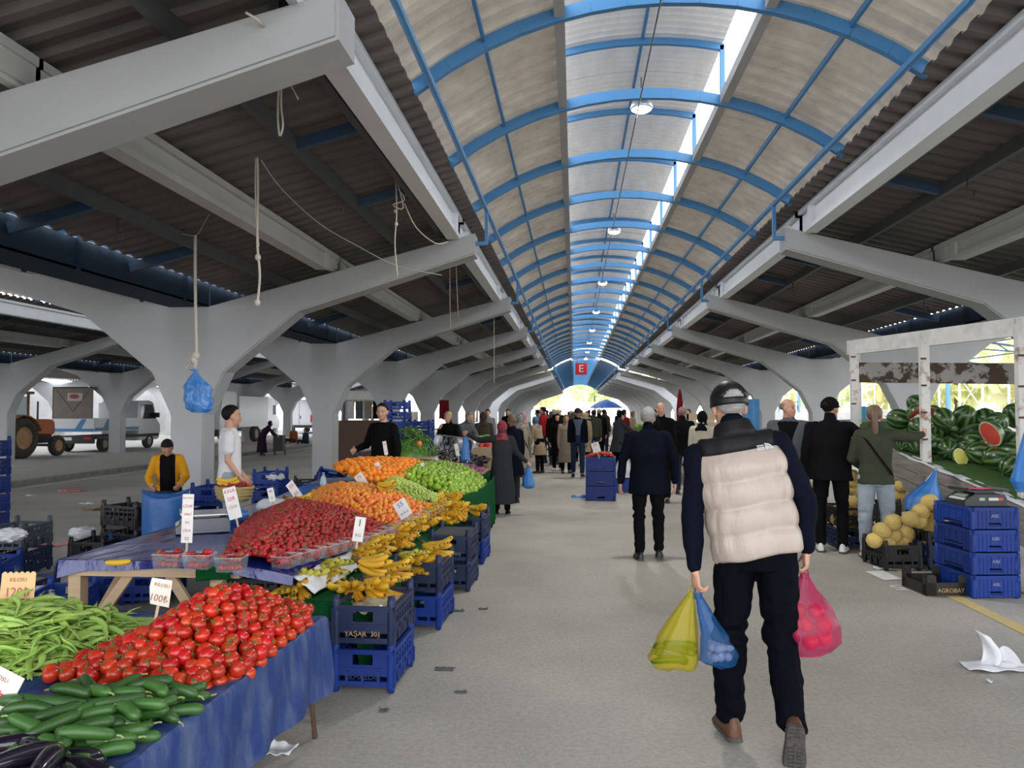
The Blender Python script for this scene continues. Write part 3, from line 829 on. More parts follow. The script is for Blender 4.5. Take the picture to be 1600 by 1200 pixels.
# tomatoes
PT = [(-2.04,2.90),(-2.0,2.78),(-1.62,2.80),(-1.40,2.78),(-1.30,2.9),(-1.285,3.3),(-1.29,3.75),(-1.35,3.85),(-1.62,3.82),(-1.88,3.55),(-2.02,3.1)]
def top_t(x, y):
    d = pdist(x, y, PT); m = math.exp(-((x+1.58)/.30)**2-((y-3.42)/.42)**2)
    return TZ+.034+min(d, .3)*.42*(.35+.65*m)+.085*m
tp = p_tomato()
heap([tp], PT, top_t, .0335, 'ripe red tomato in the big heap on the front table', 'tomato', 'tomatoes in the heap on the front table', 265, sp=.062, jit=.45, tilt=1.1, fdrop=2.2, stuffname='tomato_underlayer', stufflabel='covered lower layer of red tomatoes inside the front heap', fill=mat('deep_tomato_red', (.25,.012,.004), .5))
retire(tp)
# cucumbers
cps = [p_cuc(b_, l_) for b_, l_ in ((.12,.155),(.35,.15),(-.1,.165),(.25,.13),(.5,.155))]
g = random.Random(3)
PC = [(-1.98,2.42),(-1.75,2.72),(-1.30,2.76),(-1.30,2.60),(-1.34,2.2),(-1.40,1.93),(-1.60,2.18),(-1.84,2.33)]
n_c = 0
for lay, (z, sp) in enumerate(((.022,.058),(.052,.062),(.082,.078))):
    P = PC if lay == 0 else [(p[0]*(1-.1*lay)+(-1.58)*.1*lay, p[1]*(1-.1*lay)+2.45*.1*lay) for p in PC]
    for x, y in hexpts(P, sp*1.25, .02, g):
        c = dup(g.choice(cps), (x-.03, y, TZ+z+g.uniform(0,.012)), rot=Euler((g.uniform(-2,2), g.uniform(-.22,.22), g.gauss(.3,.75)+(pi if g.random() < .4 else 0))), label='dark green cucumber in the loose pile at the front of the near table', group='cucumbers on the front table', scale=g.uniform(.9,1.05))
        c['category'] = 'cucumber'
retire(*cps)
# flat beans
bps = [p_bean(b_, l_) for b_, l_ in ((.1,.2),(.35,.22),(-.25,.19),(.6,.2),(.02,.17))]
PB = [(-3.0,3.0),(-2.15,2.86),(-2.06,3.1),(-2.10,3.45),(-2.25,3.75),(-3.0,3.84)]
top_b = lambda x, y: TZ+.012+min(.12, pdist(x, y, PB)*.36)*(.8+.2*sin(x*9))
pts = hexpts(PB, .052, .02, g); g.shuffle(pts)
for x, y in pts[:290]:
    c = dup(g.choice(bps), (x, y, top_b(x, y)+g.uniform(0,.025)), rot=Euler((g.uniform(-1.2,1.2), g.uniform(-.4,.4), g.gauss(.5,1.5))), label='pale green flat bean in the heap on the left of the front table', group='flat beans on the front table', scale=g.uniform(.9,1.25)); c['category'] = 'bean'
st = MB()
for x, y in hexpts(PB, .05, .01, g):
    append_mesh(st, bps[1].data, Matrix.LocRotScale(V((x, y, top_b(x, y)-.012)), Euler((0,0,g.uniform(0,3))), V((1.2,1.2,1.2))))
st.cur = 0; st.grid(lambda s, q: (-3.0+.92*s, 3.0+.78*q, top_b(-3.0+.92*s, 3.0+.78*q)-.02 if inpoly(-3.0+.92*s, 3.0+.78*q, PB) else TZ+.006), 22, 20)
tag(st.obj('bean_underlayer', m_bean, smooth=True), 'covered lower layer of pale green beans inside the heap', 'bean', kind='stuff')
retire(*bps)
# aubergines at the lower left corner
ep = p_egg(m_egg, 'aubergine', .24, .036)
for i, (u_, v_, z, a) in enumerate(((12,1170,.04,.5),(55,1178,.04,2.6),(95,1192,.04,.3),(25,1192,.085,1.0),(70,1200,.09,1.9),(128,1206,.04,2.9),(5,1205,.06,.7),(50,1222,.05,.2),(110,1225,.05,2.4))):
    x, y, _z = atZ(u_, v_, TZ+z)
    c = dup(ep, (x, y, TZ+z), rot=Euler((0,.05,a)), label='glossy black aubergine at the corner of the front table before the cucumbers', group='aubergines on the front table'); c['category'] = 'aubergine'
retire(ep)
card(28, 916, 3.55, .175, .12, -.03, [('KILOSU', .026, m_inkr), ('120₺', .062, m_inkr)], 'orange scalloped price card stuck in the flat beans', m_cardo, stick=.12, shape='scallop', sdir=(.25,0,-1))
card(251, 925, 3.45, .115, .12, .18, [('KILOSU', .022, m_inkr), ('100₺', .044, m_inkr)], 'cream price card on a stick standing in the tomatoes', m_cream, stick=.08, shape='curl', sdir=(.1,0,-1))
card(-8, 1072, 2.45, .16, .125, .42, [('KILOSU', .02, m_inkr), ('90₺', .065, m_red)], 'white price card leaning over the cucumbers', m_cream, stick=.13, sdir=(.55,0,-.55))

# ================= second stall: wooden table, blue tarp, fruit display
DX0, DX1 = -3.2, -1.62
def deck(x, y):
    base = .72
    s = max(0, (x+2.35)/.75)
    z = base-.10*s*s if s < 1 else .62
    z += .10*max(0, y-8.0)/2.0
    return z
t = thing('market_table', 'pale wooden trestle table under the glossy blue tarp and strawberries', 'table', (-2.5, 6.2, 0))
b = MB(); b.box((-.66,-1.62,.63),(.46,-1.56,.70)); b.obj('apron_board', m_wood, t)
b = MB(); b.box((-.66,-1.56,.63),(-.62,2.0,.70)); b.obj('apron_board', m_wood, t)
for sx, sy in ((-.62,-1.55),(.30,-1.55),(-.62,1.9),(.3,1.9)):
    MB().box((sx-.04,sy-.04,0),(sx+.04,sy+.04,.64)).obj('leg', m_wood, t)
for a_, c_ in (((-.58,-1.55,.22),(-.28,-1.55,.63)),((.26,-1.55,.22),(-.02,-1.55,.63)),((-.6,-1.5,.2),(-.6,-1.0,.63))):
    MB().bar(a_, c_, .06, .03, up=(0,1,0)).obj('brace', m_wood, t)
MB().box((-.66,-1.6,.69),(.50,2.1,.705)).obj('table_top', m_wood, t)
def tarp2():
    b = MB(); y0, y1 = 4.58, 9.6
    X1 = lambda y: -1.70+.09*(y-4.6)/2
    b.grid(lambda s, q: (DX0+(X1(y0+(y1-y0)*q)-DX0)*s, y0+(y1-y0)*q, deck(DX0+(X1(y0+(y1-y0)*q)-DX0)*s, y0+(y1-y0)*q)+.008+.006*noise.noise((s*9,q*20,0))), 24, 60)
    b.grid(lambda s, q: (DX0+1.5*q, y0-.01-.012*s, deck(DX0+1.5*q, y0)+.008-s*(.05+.012*sin(q*9)+.06*max(0,.12-q)/.12)), 3, 30)
    b.grid(lambda s, q: (DX0-.012-.02*s, y0+(y1-y0)*q, .728-s*(.09+.015*sin(q*30))), 3, 40)
    o = b.obj('tarp', m_tarp2, smooth=True)
    return tag(o, 'shiny dark blue plastic tarp spread over the fruit stall table', 'tarp')
tarp2()
# strawberries
PS = [(-2.16,4.66),(-1.80,4.64),(-1.50,6.25),(-1.62,6.45),(-2.0,6.55),(-2.74,7.15),(-2.72,6.4),(-2.5,5.55)]
def top_s(x, y):
    d = pdist(x, y, PS); return deck(x, y)+.05+min(.13, d*.38)
sp_ = p_straw()
heap([sp_], PS, top_s, .019, 'ripe red strawberry in the wide heap on the blue tarp', 'strawberry', 'strawberries heaped on the stall', 185, sp=.041, jit=.9, tilt=2.2, under=False, fill=m_straw, stuffname='strawberry_heap', stufflabel='wide heap of red strawberries behind the first rows on the stall', sc=(.9,1.3))
m_clear = mat('clear_plastic', (.9,.92,.93), .08, alpha=.10, spec=.5)
def punnet(x, y, z, rz, w, d, h, label, group):
    b = MB(); k = .9
    for i, (ax, ay, bx, by) in enumerate(((-w/2,-d/2,w/2,-d/2),(w/2,-d/2,w/2,d/2),(w/2,d/2,-w/2,d/2),(-w/2,d/2,-w/2,-d/2))):
        b.add([(ax*k,ay*k,.002),(bx*k,by*k,.002),(bx,by,h),(ax,ay,h)], [(0,1,2,3)])
    b.add([(-w/2*k,-d/2*k,.002),(w/2*k,-d/2*k,.002),(w/2*k,d/2*k,.002),(-w/2*k,d/2*k,.002)], [(3,2,1,0)])
    t = thing('fruit_punnet', label, 'punnet', (x, y, z), rz, group)
    b.obj('tray', m_clear, t)
    r = MB(); rr = [(-w/2,-d/2,h),(w/2,-d/2,h),(w/2,d/2,h),(-w/2,d/2,h)]
    for i in range(4): r.bar(rr[i], rr[(i+1)%4], .007, .004)
    r.obj('rim', mat('clear_plastic_rim', (.85,.88,.9), .1, alpha=.28), t)
    return t
PUN = [(265,872,4.75),(312,870,4.78),(362,866,4.82)]
PL = ['standing alone at the corner of the blue tarp','in the middle of the three by the tall price sign','beside the big strawberry heap']
for (u, v, y), l in zip(PUN, PL):
    p = atZ(u, 886, .735); z = deck(p.x, p.y)+.012
    punnet(p.x, p.y, z, .05, .155, .12, .085, 'clear punnet of strawberries '+l, None)
    for j in range(22):
        a = (j % 5-2)*.029+G.uniform(-.005,.005); c_ = ((j//5) % 4-1.5)*.027+G.uniform(-.004,.004); zz = .025+(.04 if j > 10 else 0)+(.025 if j > 17 else 0)
        c = dup(sp_, (p.x+a*.8, p.y+c_*.8, z+zz), rot=Euler((G.uniform(-2,2),G.uniform(-2,2),0)), label='strawberry in the clear punnet '+l, group='strawberries in the punnet '+l); c['category'] = 'strawberry'
for k in range(11):
    q = k/10; x = -1.80+.30*q; y = 4.72+1.55*q
    punnet(x, y, deck(x, y)+.012, pi/2-.18, .165, .12, .075, 'clear punnet along the front edge of the strawberry heap', 'punnets along the strawberry heap')
    for j in range(5):
        c = dup(sp_, (x+G.uniform(-.04,.05), y+G.uniform(-.06,.06), deck(x, y)+.03+.02*(j % 3)), rot=Euler((G.uniform(-2,2),G.uniform(-2,2),0)), label='strawberry in a clear punnet along the heap edge', group='strawberries in the edge punnets'); c['category'] = 'strawberry'
retire(sp_)
# apricots
PA = [(-2.55,7.25),(-2.0,6.65),(-1.52,6.55),(-1.40,7.3),(-1.36,7.7),(-1.75,8.0),(-2.25,8.3),(-2.9,8.35)]
top_a = lambda x, y: deck(x, y)+.05+min(.12, pdist(x, y, PA)*.4)
ap = p_apr()
heap([ap], PA, top_a, .024, 'orange apricot in the heap behind the strawberries', 'apricot', 'apricots heaped on the stall', 298, sp=.050, jit=.9, tilt=3, under=False, fill=m_apr, stuffname='apricot_heap', stufflabel='back of the apricot heap below the oranges', sc=(.9,1.15))
for k in range(7):
    q = k/6; x = -1.46+.10*q; y = 6.55+1.15*q
    punnet(x, y, deck(x, y)+.02, pi/2-.1, .165, .11, .07, 'clear punnet along the front edge of the apricot heap', 'punnets along the apricot heap')
retire(ap)
# green plums
PP = [(-2.2,8.35),(-1.75,8.05),(-1.38,7.8),(-1.32,8.4),(-1.6,8.75),(-2.1,9.2),(-2.35,9.0)]
top_p = lambda x, y: deck(x, y)+.04+min(.10, pdist(x, y, PP)*.4)
pp_ = p_plum()
heap([pp_], PP, top_p, .014, 'small green plum in the heap between apricots and peppers', 'plum', 'green plums on the stall', 290, sp=.036, jit=1.0, tilt=1, under=False, fill=m_plum, stuffname='plum_heap', stufflabel='back of the small green plum heap', sc=(1.05,1.4))
retire(pp_)
# green peppers on green cloth
m_gcl = mat('green_turf_cloth', (.004,.075,.02), .95, var=.6, vscale=30, col2=(.008,.11,.03), bump=.8, bscale=160, spec=.1)
PG = [(-2.15,9.15),(-1.6,8.85),(-1.32,8.7),(-1.22,9.6),(-1.20,10.6),(-1.35,11.2),(-2.05,11.3),(-2.3,10.2)]
top_g = lambda x, y: .66+.30*max(0, (-1.25-x))/1.0*.75+min(.12, pdist(x, y, PG)*.5)
pg = p_pep()
heap([pg], PG, top_g, .034, 'bright green bell pepper in the heap above the green cloth', 'pepper', 'green peppers on the stall', 298, sp=.071, jit=.8, tilt=1.3, under=True, fill=m_pep, stuffname='pepper_underlayer', stufflabel='covered lower layer of the bright green pepper heap')
retire(pg)
def cloth(name, label, fn, nu, nv, m=m_gcl):
    o = MB(); o.grid(fn, nu, nv); o = o.obj(name, m, smooth=True)
    md = o.modifiers.new('s', 'SOLIDIFY'); md.thickness = .006; md.offset = -1
    return tag(o, label, 'cloth')
# banana ledge in green cloth: flat ledge then drape towards the aisle
def ledge(s, q):
    y = 4.62+4.2*q; xr = -1.36+.06*q; xl = -1.98+.35*q
    if s < .55: x = xl+(xr-xl)*s/.55; z = .50+.02*q+.012*noise.noise((s*6,q*18,0))-.03*max(0,(s-.42)/.13)
    else:
        k = (s-.55)/.45; x = xr+.02+.05*k+.02*noise.noise((k*2,q*20,3))*k+.012*sin(q*60)*k; z = .50-.03+.02*q-.40*k
    return (x, y, z)
cloth('turf_cloth', 'green grass-like cloth on the low ledge under the row of bananas', ledge, 22, 60)
cloth('turf_cloth', 'green grass-like cloth end flap hanging towards the tomatoes', lambda s, q: (-1.98+.63*q, 4.60-.03*s-.01*sin(q*20)*s, .495-(.10+.13*max(0, q-.8)/.2)*s), 6, 20)
cloth('turf_cloth', 'green cloth patch hanging from the wooden table corner', lambda s, q: (-2.30+.22*q, 4.545-.012*sin(q*9), .715-.10*s+.02*q*s), 6, 8)
cloth('turf_cloth', 'tall green cloth hanging below the green peppers', lambda s, q: (-1.19+.012*sin(q*50)*s+.02*s-.22*max(0,.35-q), 8.75+2.75*q, top_g(-1.22,9+q*2)+.0-(.66)*s), 10, 60)
t = thing('ledge_bench', 'low bench hidden under the green cloth below the bananas', 'bench', (-1.66, 6.7, 0))
MB().box((-.28,-2.0,.44),(.24,2.0,.475)).obj('seat', m_wood, t)
for sx in (-.22,.2):
    for sy in (-1.9,1.9): MB().box((sx-.03,sy-.03,0),(sx+.03,sy+.03,.44)).obj('leg', m_wood, t)
t = thing('ledge_bench', 'bench hidden under the peppers behind the tall green cloth', 'bench', (-1.75, 10.1, 0))
MB().box((-.5,-1.2,.56),(.46,1.2,.60)).obj('seat', m_wood, t)
for sx in (-.45,.4):
    for sy in (-1.1,1.1): MB().box((sx-.03,sy-.03,0),(sx+.03,sy+.03,.56)).obj('leg', m_wood, t)
# white paper sheet between strawberries and bananas
m_paper = mat('white_plastic_sheet', (.74,.75,.78), .5, var=.25, vscale=5, col2=(.6,.62,.68), trans=.1)
def sheet(s, q):
    y = 4.62+4.15*q; x0 = -1.72+.36*q; x1 = -1.58+.28*q
    return (x0+(x1-x0)*s+.012*noise.noise((s*3,q*26,0)), y, deck(x0, y)-.004+(.545-deck(x0, y))*s+.014*noise.noise((s*4,q*24,7)))
cloth('plastic_sheet', 'crumpled white plastic sheet between the strawberries and the bananas', sheet, 8, 70, m_paper)
put_crate('black', -1.98, 4.86, .36, pi/2, 'black crate under the front edge of the strawberry heap')
# banana bunches
bb = [p_bunch(1), p_bunch(2, 9), p_bunch(5, 7), p_bunch(8, 8, True)]
BAN = [ # u, v, z, yaw, tilt, kind, label
 (470,912,.54,-.6,.0,3,'greenish banana bunch at the near end of the green ledge'),
 (512,893,.56,-.4,.1,3,'greenish banana bunch, second on the green ledge beside the white sheet'),
 (560,868,.57,-.2,.0,1,'ripe banana bunch on the ledge right below the leaning price sign'),
 (585,852,.6,-.3,.1,0,'ripe banana bunch on the ledge, fourth from the near end'),
 (618,838,.6,-.2,.0,2,'ripe banana bunch on the ledge, fifth from the near end'),
 (640,822,.62,-.5,.1,1,'ripe banana bunch on the ledge, sixth from the near end'),
 (662,808,.62,-.3,.0,0,'ripe banana bunch on the ledge, seventh from the near end'),
 (680,798,.63,-.4,.1,2,'ripe banana bunch on the ledge, eighth from the near end'),
 (672,786,.66,.1,.1,1,'ripe banana bunch on the ledge beside the plum heap'),
 (700,783,.66,-.1,.0,0,'topmost ripe banana bunch at the far end of the ledge'),
 (708,796,.6,-.5,.2,2,'small ripe banana bunch hanging at the far end of the ledge')]
for u, v, z, yw, ti, k, l in BAN:
    p = atZ(u, v, z); c2 = dup(bb[(k+1) % 3], (p.x-.01, p.y-.09, z+.015), rot=Euler((.25, ti+.2, yw-.8)), label='lower '+l.replace('topmost ', ''), group='banana bunches on the green ledge', scale=1.12); c2['category'] = 'banana bunch'
    c = dup(bb[k], (p.x-.05, p.y, z+.045), rot=Euler((0, ti, yw)), label=l, group='banana bunches on the green ledge', scale=1.22); c['category'] = 'banana bunch'
# loose bananas and bunches among the fruit
for u, v, z, yw, k, l, s in ((462,782,.86,-.2,1,'ripe banana bunch lying between strawberries and apricots',1.2),(600,757,.92,.2,0,'banana bunch resting against the orange crates',1.1),(612,772,.80,.1,2,'brownish small banana bunch on the plums',.8)):
    p = atZ(u, v, z); c = dup(bb[k], (p.x-.08, p.y, z-.02), yw, l, None, scale=s); c['category'] = 'banana bunch'
p = atZ(186, 884, .735); b = MB(); banana(b, (-.09,0,.02), 0, .1, .17, .019, .25); o = b.obj('banana', [m_ban, m_bant], None, True, p); tag(o, 'single banana lying alone on the near corner of the blue tarp', 'banana')

# ---- crate stacks in the aisle
def stack(x, y, rz, items, where, group=None):
    z = 0
    for i, k in enumerate(items):
        nm = {'blue':'blue','bold':'bright blue','dark':'dark blue','yasar':'dark blue','ozyaman':'grey-blue','black':'black','grey':'grey','low':'bright blue','lowpost':'black','tower':'blue','wide':'bright blue'}[k]
        lev = ('single' if len(items) == 1 else 'bottom' if i == 0 else 'top' if i == len(items)-1 else ['','second','third','fourth','fifth','sixth','seventh','eighth','ninth','tenth'][i])
        put_crate(k, x, y, z, rz, '%s %s crate %s' % (lev, nm, where), group)
        z += {'low':.2,'lowpost':.26,'wide':.27,'tower':.165}.get(k, .25)
    return z
stack(-1.24, 4.74, -.02, ['bold', 'yasar'], 'of the nearest banana stack in the aisle')
stack(-1.19, 6.06, -.03, ['blue', 'dark'], 'of the second banana stack in the aisle')
stack(-1.14, 7.30, -.02, ['dark', 'ozyaman'], 'of the third stack in the aisle, with bananas on its lid')
stack(-1.16, 8.55, -.02, ['blue', 'dark'], 'of the fourth stack in the aisle beside the green cloth')
MB().box((-1.31,7.06,.5),(-.97,7.54,.515)).obj('crate_lid', m_cg).update_tag()
o = bpy.data.objects['crate_lid']; tag(o, 'flat grey plastic lid on the third aisle crate stack', 'lid')
STK = [(575,885,.60,.2,0,'topmost banana bunch in the nearest aisle crate',1.25),(610,892,.54,-.35,1,'banana bunch spilling right over the nearest aisle crate',1.2),(555,920,.50,-1.3,2,'banana bunch drooping at the left of the nearest aisle crate',1.2),(590,915,.52,-.5,0,'banana bunch in the front of the nearest aisle crate',1.25),
 (640,872,.50,-.4,3,'greenish banana bunch at the left in the second aisle crate',1.2),(676,858,.54,-.4,1,'banana bunch at the right in the second aisle crate',1.25),(655,880,.47,-.7,2,'banana bunch lying low in the second aisle crate',1.15),
 (700,808,.56,-.9,2,'small banana bunch on the lid of the third aisle stack',1.05),(716,803,.55,.1,1,'second banana bunch on the lid of the third aisle stack',1.05),(742,797,.53,-.2,0,'banana bunch on the farthest aisle crate stack',1.2)]
for u, v, z, yw, k, l, s in STK:
    p = atZ(u, v, z); c = dup(bb[k], (p.x-.07*cos(yw), p.y-.02, z+.01), yw, l, None, scale=s); c['category'] = 'banana bunch'
m_film = mat('cloudy_plastic_film', (.62,.58,.45), .25, alpha=.6)
for x, y, l in ((-1.24,4.74,'cloudy plastic film lining the nearest banana crate'),(-1.19,6.06,'cloudy plastic film lining the second banana crate')):
    b = MB(); b.grid(lambda s, q: (x-.16+.32*s, y-.22+.44*q, .455+.03*noise.noise((s*7,q*8,x))+.03*sin(s*3.1)*sin(q*3.1)), 14, 18); tag(b.obj('plastic_film', m_film, None, True), l, 'plastic film')
retire(*bb)
# oranges in tilted crates
po = p_orange(); PO = [(-2.62,8.75),(-2.28,8.55),(-2.0,9.2),(-1.98,10.25),(-2.25,10.35),(-2.6,9.9),(-2.95,9.2)]
top_o = lambda x, y: .80+.14*max(0, min(1, (-1.95-x)/.7))+.10*max(0, min(1, (y-8.6)/1.6))+min(.06, pdist(x, y, PO)*.4)
heap([po], PO, top_o, .044, 'large orange stacked in the tilted blue crates', 'orange', 'oranges in the tilted crates', 300, sp=.085, jit=.35, tilt=.8, under=True, fill=m_orange, stuffname='orange_underlayer', stufflabel='covered lower layer of oranges in the tilted crates')
p = atY(655, 693, 11.6); c = dup(po, p, 0, 'single orange lying apart beside the long green peppers'); c['category'] = 'orange'
p = atY(520, 762, 8.5); c = dup(po, p, 0, 'single orange beside the apricots under a price sign'); c['category'] = 'orange'
retire(po)
for i, (x, y, a) in enumerate(((-2.42,8.85,.35),(-2.14,9.45,.95),(-2.10,10.05,1.2))):
    put_crate('blue', x-.1, y+.1, .50+.04*i, a, 'blue crate holding the oranges, %s from the near end' % ['first','second','third'][i], 'crates under the oranges')
# beyond: long green peppers, dark aubergines, striped aubergines, red onions
lp = [p_lpep(x) for x in (.3,.7,-.4,1.0)]
cx, cy = -2.72, 12.4
for i in range(260):
    a = G.uniform(0,6.28); r = sqrt(G.random())*.50; x, y = cx+r*cos(a), cy+r*sin(a)*.84
    z = .94+.42*(1-(r/.52)**2)
    c = dup(G.choice(lp), (x, y, z), rot=Euler((G.uniform(-2,2), .25+r*1.1+G.uniform(-.4,.4), a+G.uniform(-2,2))), label='long green pepper in the tall mound behind the oranges', group='long green peppers in the mound', scale=1.15); c['category'] = 'pepper'
retire(*lp)
b = MB(); b.ell((cx,cy,.90), (.37,.30,.32), 16, 8); tag(b.obj('pepper_mound', m_lpep, None, True), 'inner part of the tall long green pepper mound', 'pepper', kind='stuff')
t = thing('market_table', 'table under the long green pepper mound', 'table', (cx, cy, 0))
MB().box((-.5,-.45,.88),(.5,.45,.92)).obj('table_top', m_wood, t)
for sx in (-.45,.45):
    for sy in (-.4,.4): MB().box((sx-.03,sy-.03,0),(sx+.03,sy+.03,.88)).obj('leg', m_wood, t)
t = thing('market_table', 'table under the aubergines and red onions', 'table', (-1.95, 12.6, 0))
MB().box((-.65,-1.15,.62),(.5,1.2,.66)).obj('table_top', m_wood, t)
for sx in (-.6,.45):
    for sy in (-1.1,1.1): MB().box((sx-.03,sy-.03,0),(sx+.03,sy+.03,.62)).obj('leg', m_wood, t)
e1 = p_egg(m_egg, 'aubergine', .2, .03); e2 = p_egg(m_eggs, 'striped_aubergine', .19, .032); on = p_onion()
for x, y in hexpts([(-2.45,12.3),(-1.6,12.0),(-1.46,12.4),(-1.5,13.4),(-2.3,13.6)], .10, .03, G):
    c = dup(e1, (x, y, .74+.12*(-1.3-x)+.06*(y-12)), rot=Euler((G.uniform(-1,1), G.uniform(-.3,.3), G.uniform(0,6.3))), label='shiny black aubergine in the heap behind the red onions', group='black aubergines on the far stall table'); c['category'] = 'aubergine'
for x, y in hexpts([(-2.5,11.5),(-1.75,11.55),(-1.65,12.0),(-2.3,12.3)], .10, .03, G):
    c = dup(e2, (x, y, .78+.12*(-1.6-x)), rot=Euler((G.uniform(-.6,.6), G.uniform(-.2,.2), G.gauss(.1,.5))), label='purple striped aubergine behind the green peppers', group='striped aubergines on the stall'); c['category'] = 'aubergine'
for x, y in hexpts([(-1.74,11.52),(-1.42,11.48),(-1.40,12.05),(-1.66,12.1)], .062, .01, G):
    c = dup(on, (x, y, .70+.10*(-1.38-x)+.08*(y-11.5)+G.uniform(0,.03)), rot=Euler((G.uniform(-1,1), G.uniform(-1,1), 0)), label='small red onion in the heap beside the headscarfed shopper', group='red onions on the stall'); c['category'] = 'onion'
retire(e1, e2, on)
for x, y, l in ((-1.75,11.9,'green cloth over the far table under the red onions'),):
    cloth('turf_cloth', l, lambda s, q: (-1.40+.02*s+.012*sin(q*40)*s, 11.42+2.3*q, .67-.62*s), 8, 40)
# price cards of the second stall
card(293, 810, 4.78, .075, .31, .0, [('EN TATLI',.016,m_red),('ÇİLEK',.024,m_red),('YERLİ',.02,m_red),('KG',.02,m_red),('ÇİLEK',.02,m_red),('50',.03,m_inkr)], 'tall narrow white sign with red lettering before the scale', stick=.08, lean=.05)
card(363, 786, 5.6, .10, .24, -.28, [('KASA',.035,m_red),('50₺',.042,m_red),('ÇİLEK',.026,m_inkr),(' ',.01,m_ink)], 'white sign with red numbers standing in the back of the strawberries', stick=.22, lean=.05)
card(424, 773, 6.3, .055, .115, -.25, [('40',.03,m_ink),('TL',.02,m_ink)], 'small blank-looking white card on a long stick in the strawberries', stick=.16, lean=.05)
card(463, 771, 7.0, .08, .27, -.75, [('50',.05,m_red),('50',.05,m_red),(' ',.02,m_red)], 'tilted white sign with two red numbers above the banana bunch', stick=.0, lean=.3)
card(561, 827, 5.3, .075, .17, .12, [('1',.07,m_ink),('KG',.03,m_ink)], 'leaning white price card beside the white plastic sheet', stick=.05, lean=.1)
card(629, 795, 6.6, .12, .16, -.6, [('55',.06,m_inkb),('BURSA',.025,m_inkb)], 'white price card with blue print above the bananas', stick=.05, lean=.25)
card(565, 751, 8.3, .10, .18, -.7, [('75',.05,m_inkr),('TL',.03,m_inkr)], 'white price card leaning on the oranges by the banana bunch', stick=.03, lean=.3)
card(591, 730, 9.0, .06, .12, -.4, [('40',.035,m_inkb)], 'small pale price card in the front of the oranges', stick=.03, lean=.2)
card(602, 700, 9.9, .05, .18, -.2, [('35',.03,m_red),('KG',.02,m_red)], 'narrow price card standing behind the oranges by the seller', stick=.06, lean=.1)
card(661, 737, 9.6, .045, .22, -.12, [('60',.03,m_inkb),('TL',.02,m_inkb)], 'narrow white price card standing in the green peppers', stick=.08, lean=.05)
card(714, 703, 12.2, .06, .2, -.2, [('30',.035,m_ink)], 'narrow white price card standing in the aubergines', stick=.1, lean=.1)
card(684, 722, 11.6, .05, .17, -.45, [('45',.03,m_ink)], 'curved white price card among the striped aubergines', stick=.05, lean=.2)
# ================================================================ people
m_skin = mat('skin', (.55,.31,.21), .5, sss=.08, var=.35, vscale=14, col2=(.50,.24,.17))
m_skind = mat('tanned_skin', (.46,.25,.155), .5, sss=.06, var=.35, vscale=14, col2=(.40,.19,.13))
m_eyew = mat('eye_white', (.34,.31,.29), .3); m_eyeb = mat('dark_iris', (.02,.012,.01), .2)
m_lip = mat('lips', (.42,.16,.13), .5)
H_BLACK = mat('black_hair', (.006,.005,.005), .6, spec=.2, bump=.5, bscale=120, stretch=(1,1,.2))
H_BROWN = mat('brown_hair', (.13,.075,.045), .5, bump=.5, bscale=120, stretch=(1,1,.2), var=.5, vscale=30, col2=(.24,.15,.09))
H_GREY = mat('grey_hair', (.40,.39,.37), .7, bump=.6, bscale=120, var=.7, vscale=40, col2=(.24,.23,.22), spec=.2, stretch=(.3,1,1))
H_BLOND = mat('blond_hair', (.52,.37,.17), .5, bump=.5, bscale=120, var=.5, vscale=30, col2=(.3,.2,.09))
H_STUB = mat('stubble', (.22,.15,.12), .7)
def fab(name, col, rough=.85, var=.25, vs=5, col2=None, bs=220, sheen=0): return mat(name, col, rough, var=var, vscale=vs, col2=col2, bump=.12, bscale=bs, sheen=sheen, spec=.06)
NAVY = fab('navy_cloth', (.0045,.006,.013)); BLACK = fab('black_cloth', (.006,.006,.007)); CHAR = fab('charcoal_cloth', (.035,.037,.043))
JEANB = fab('dark_jeans', (.018,.028,.06), var=.4, vs=8, col2=(.03,.045,.09)); JEANL = fab('light_jeans', (.33,.38,.43), var=.5, vs=7, col2=(.22,.27,.33)); JEANM = fab('mid_jeans', (.10,.15,.24), var=.5, vs=7, col2=(.06,.09,.16))
BEIGE = fab('beige_cloth', (.30,.25,.19)); OLIVE = fab('olive_cloth', (.05,.055,.038)); WHITE = fab('white_cloth', (.72,.71,.73)); REDC = fab('red_cloth', (.42,.018,.025)); GREYC = fab('grey_cloth', (.10,.11,.12))
BROWN = fab('brown_cloth', (.055,.045,.035)); PURPLE = fab('aubergine_cloth', (.035,.02,.035)); DRED = fab('dark_red_cloth', (.14,.01,.018)); CREAM = fab('cream_cloth', (.55,.50,.40)); SLATE = fab('slate_shirt', (.10,.13,.17)); TEAL = fab('petrol_cloth', (.03,.07,.10)); ORANGEC = fab('rust_cloth', (.35,.11,.04))
YEL = fab('mustard_cloth', (.62,.29,.02)); LEATH = mat('brown_leather', (.12,.05,.022), .55, var=.4, vscale=12); SOLE = mat('dark_rubber', (.05,.045,.042), .7, var=.5, vscale=30, col2=(.11,.1,.09), bump=.5, bscale=60)
SHOEB = mat('black_shoe', (.012,.012,.013), .4); SHOEW = mat('white_shoe', (.68,.67,.65), .5)
SCARFR = fab('red_patterned_scarf', (.42,.06,.07), var=1, vs=22, col2=(.03,.035,.06)); SCARFG = fab('grey_patterned_scarf', (.30,.31,.32), var=.9, vs=18, col2=(.06,.06,.07)); SCARFW = fab('white_red_scarf', (.62,.45,.42), var=.9, vs=16, col2=(.35,.04,.06)); SCARFB = fab('blue_scarf', (.10,.17,.32), var=.5, vs=10); PLAID = fab('plaid_coat', (.38,.29,.19), var=.7, vs=14, col2=(.2,.14,.09))
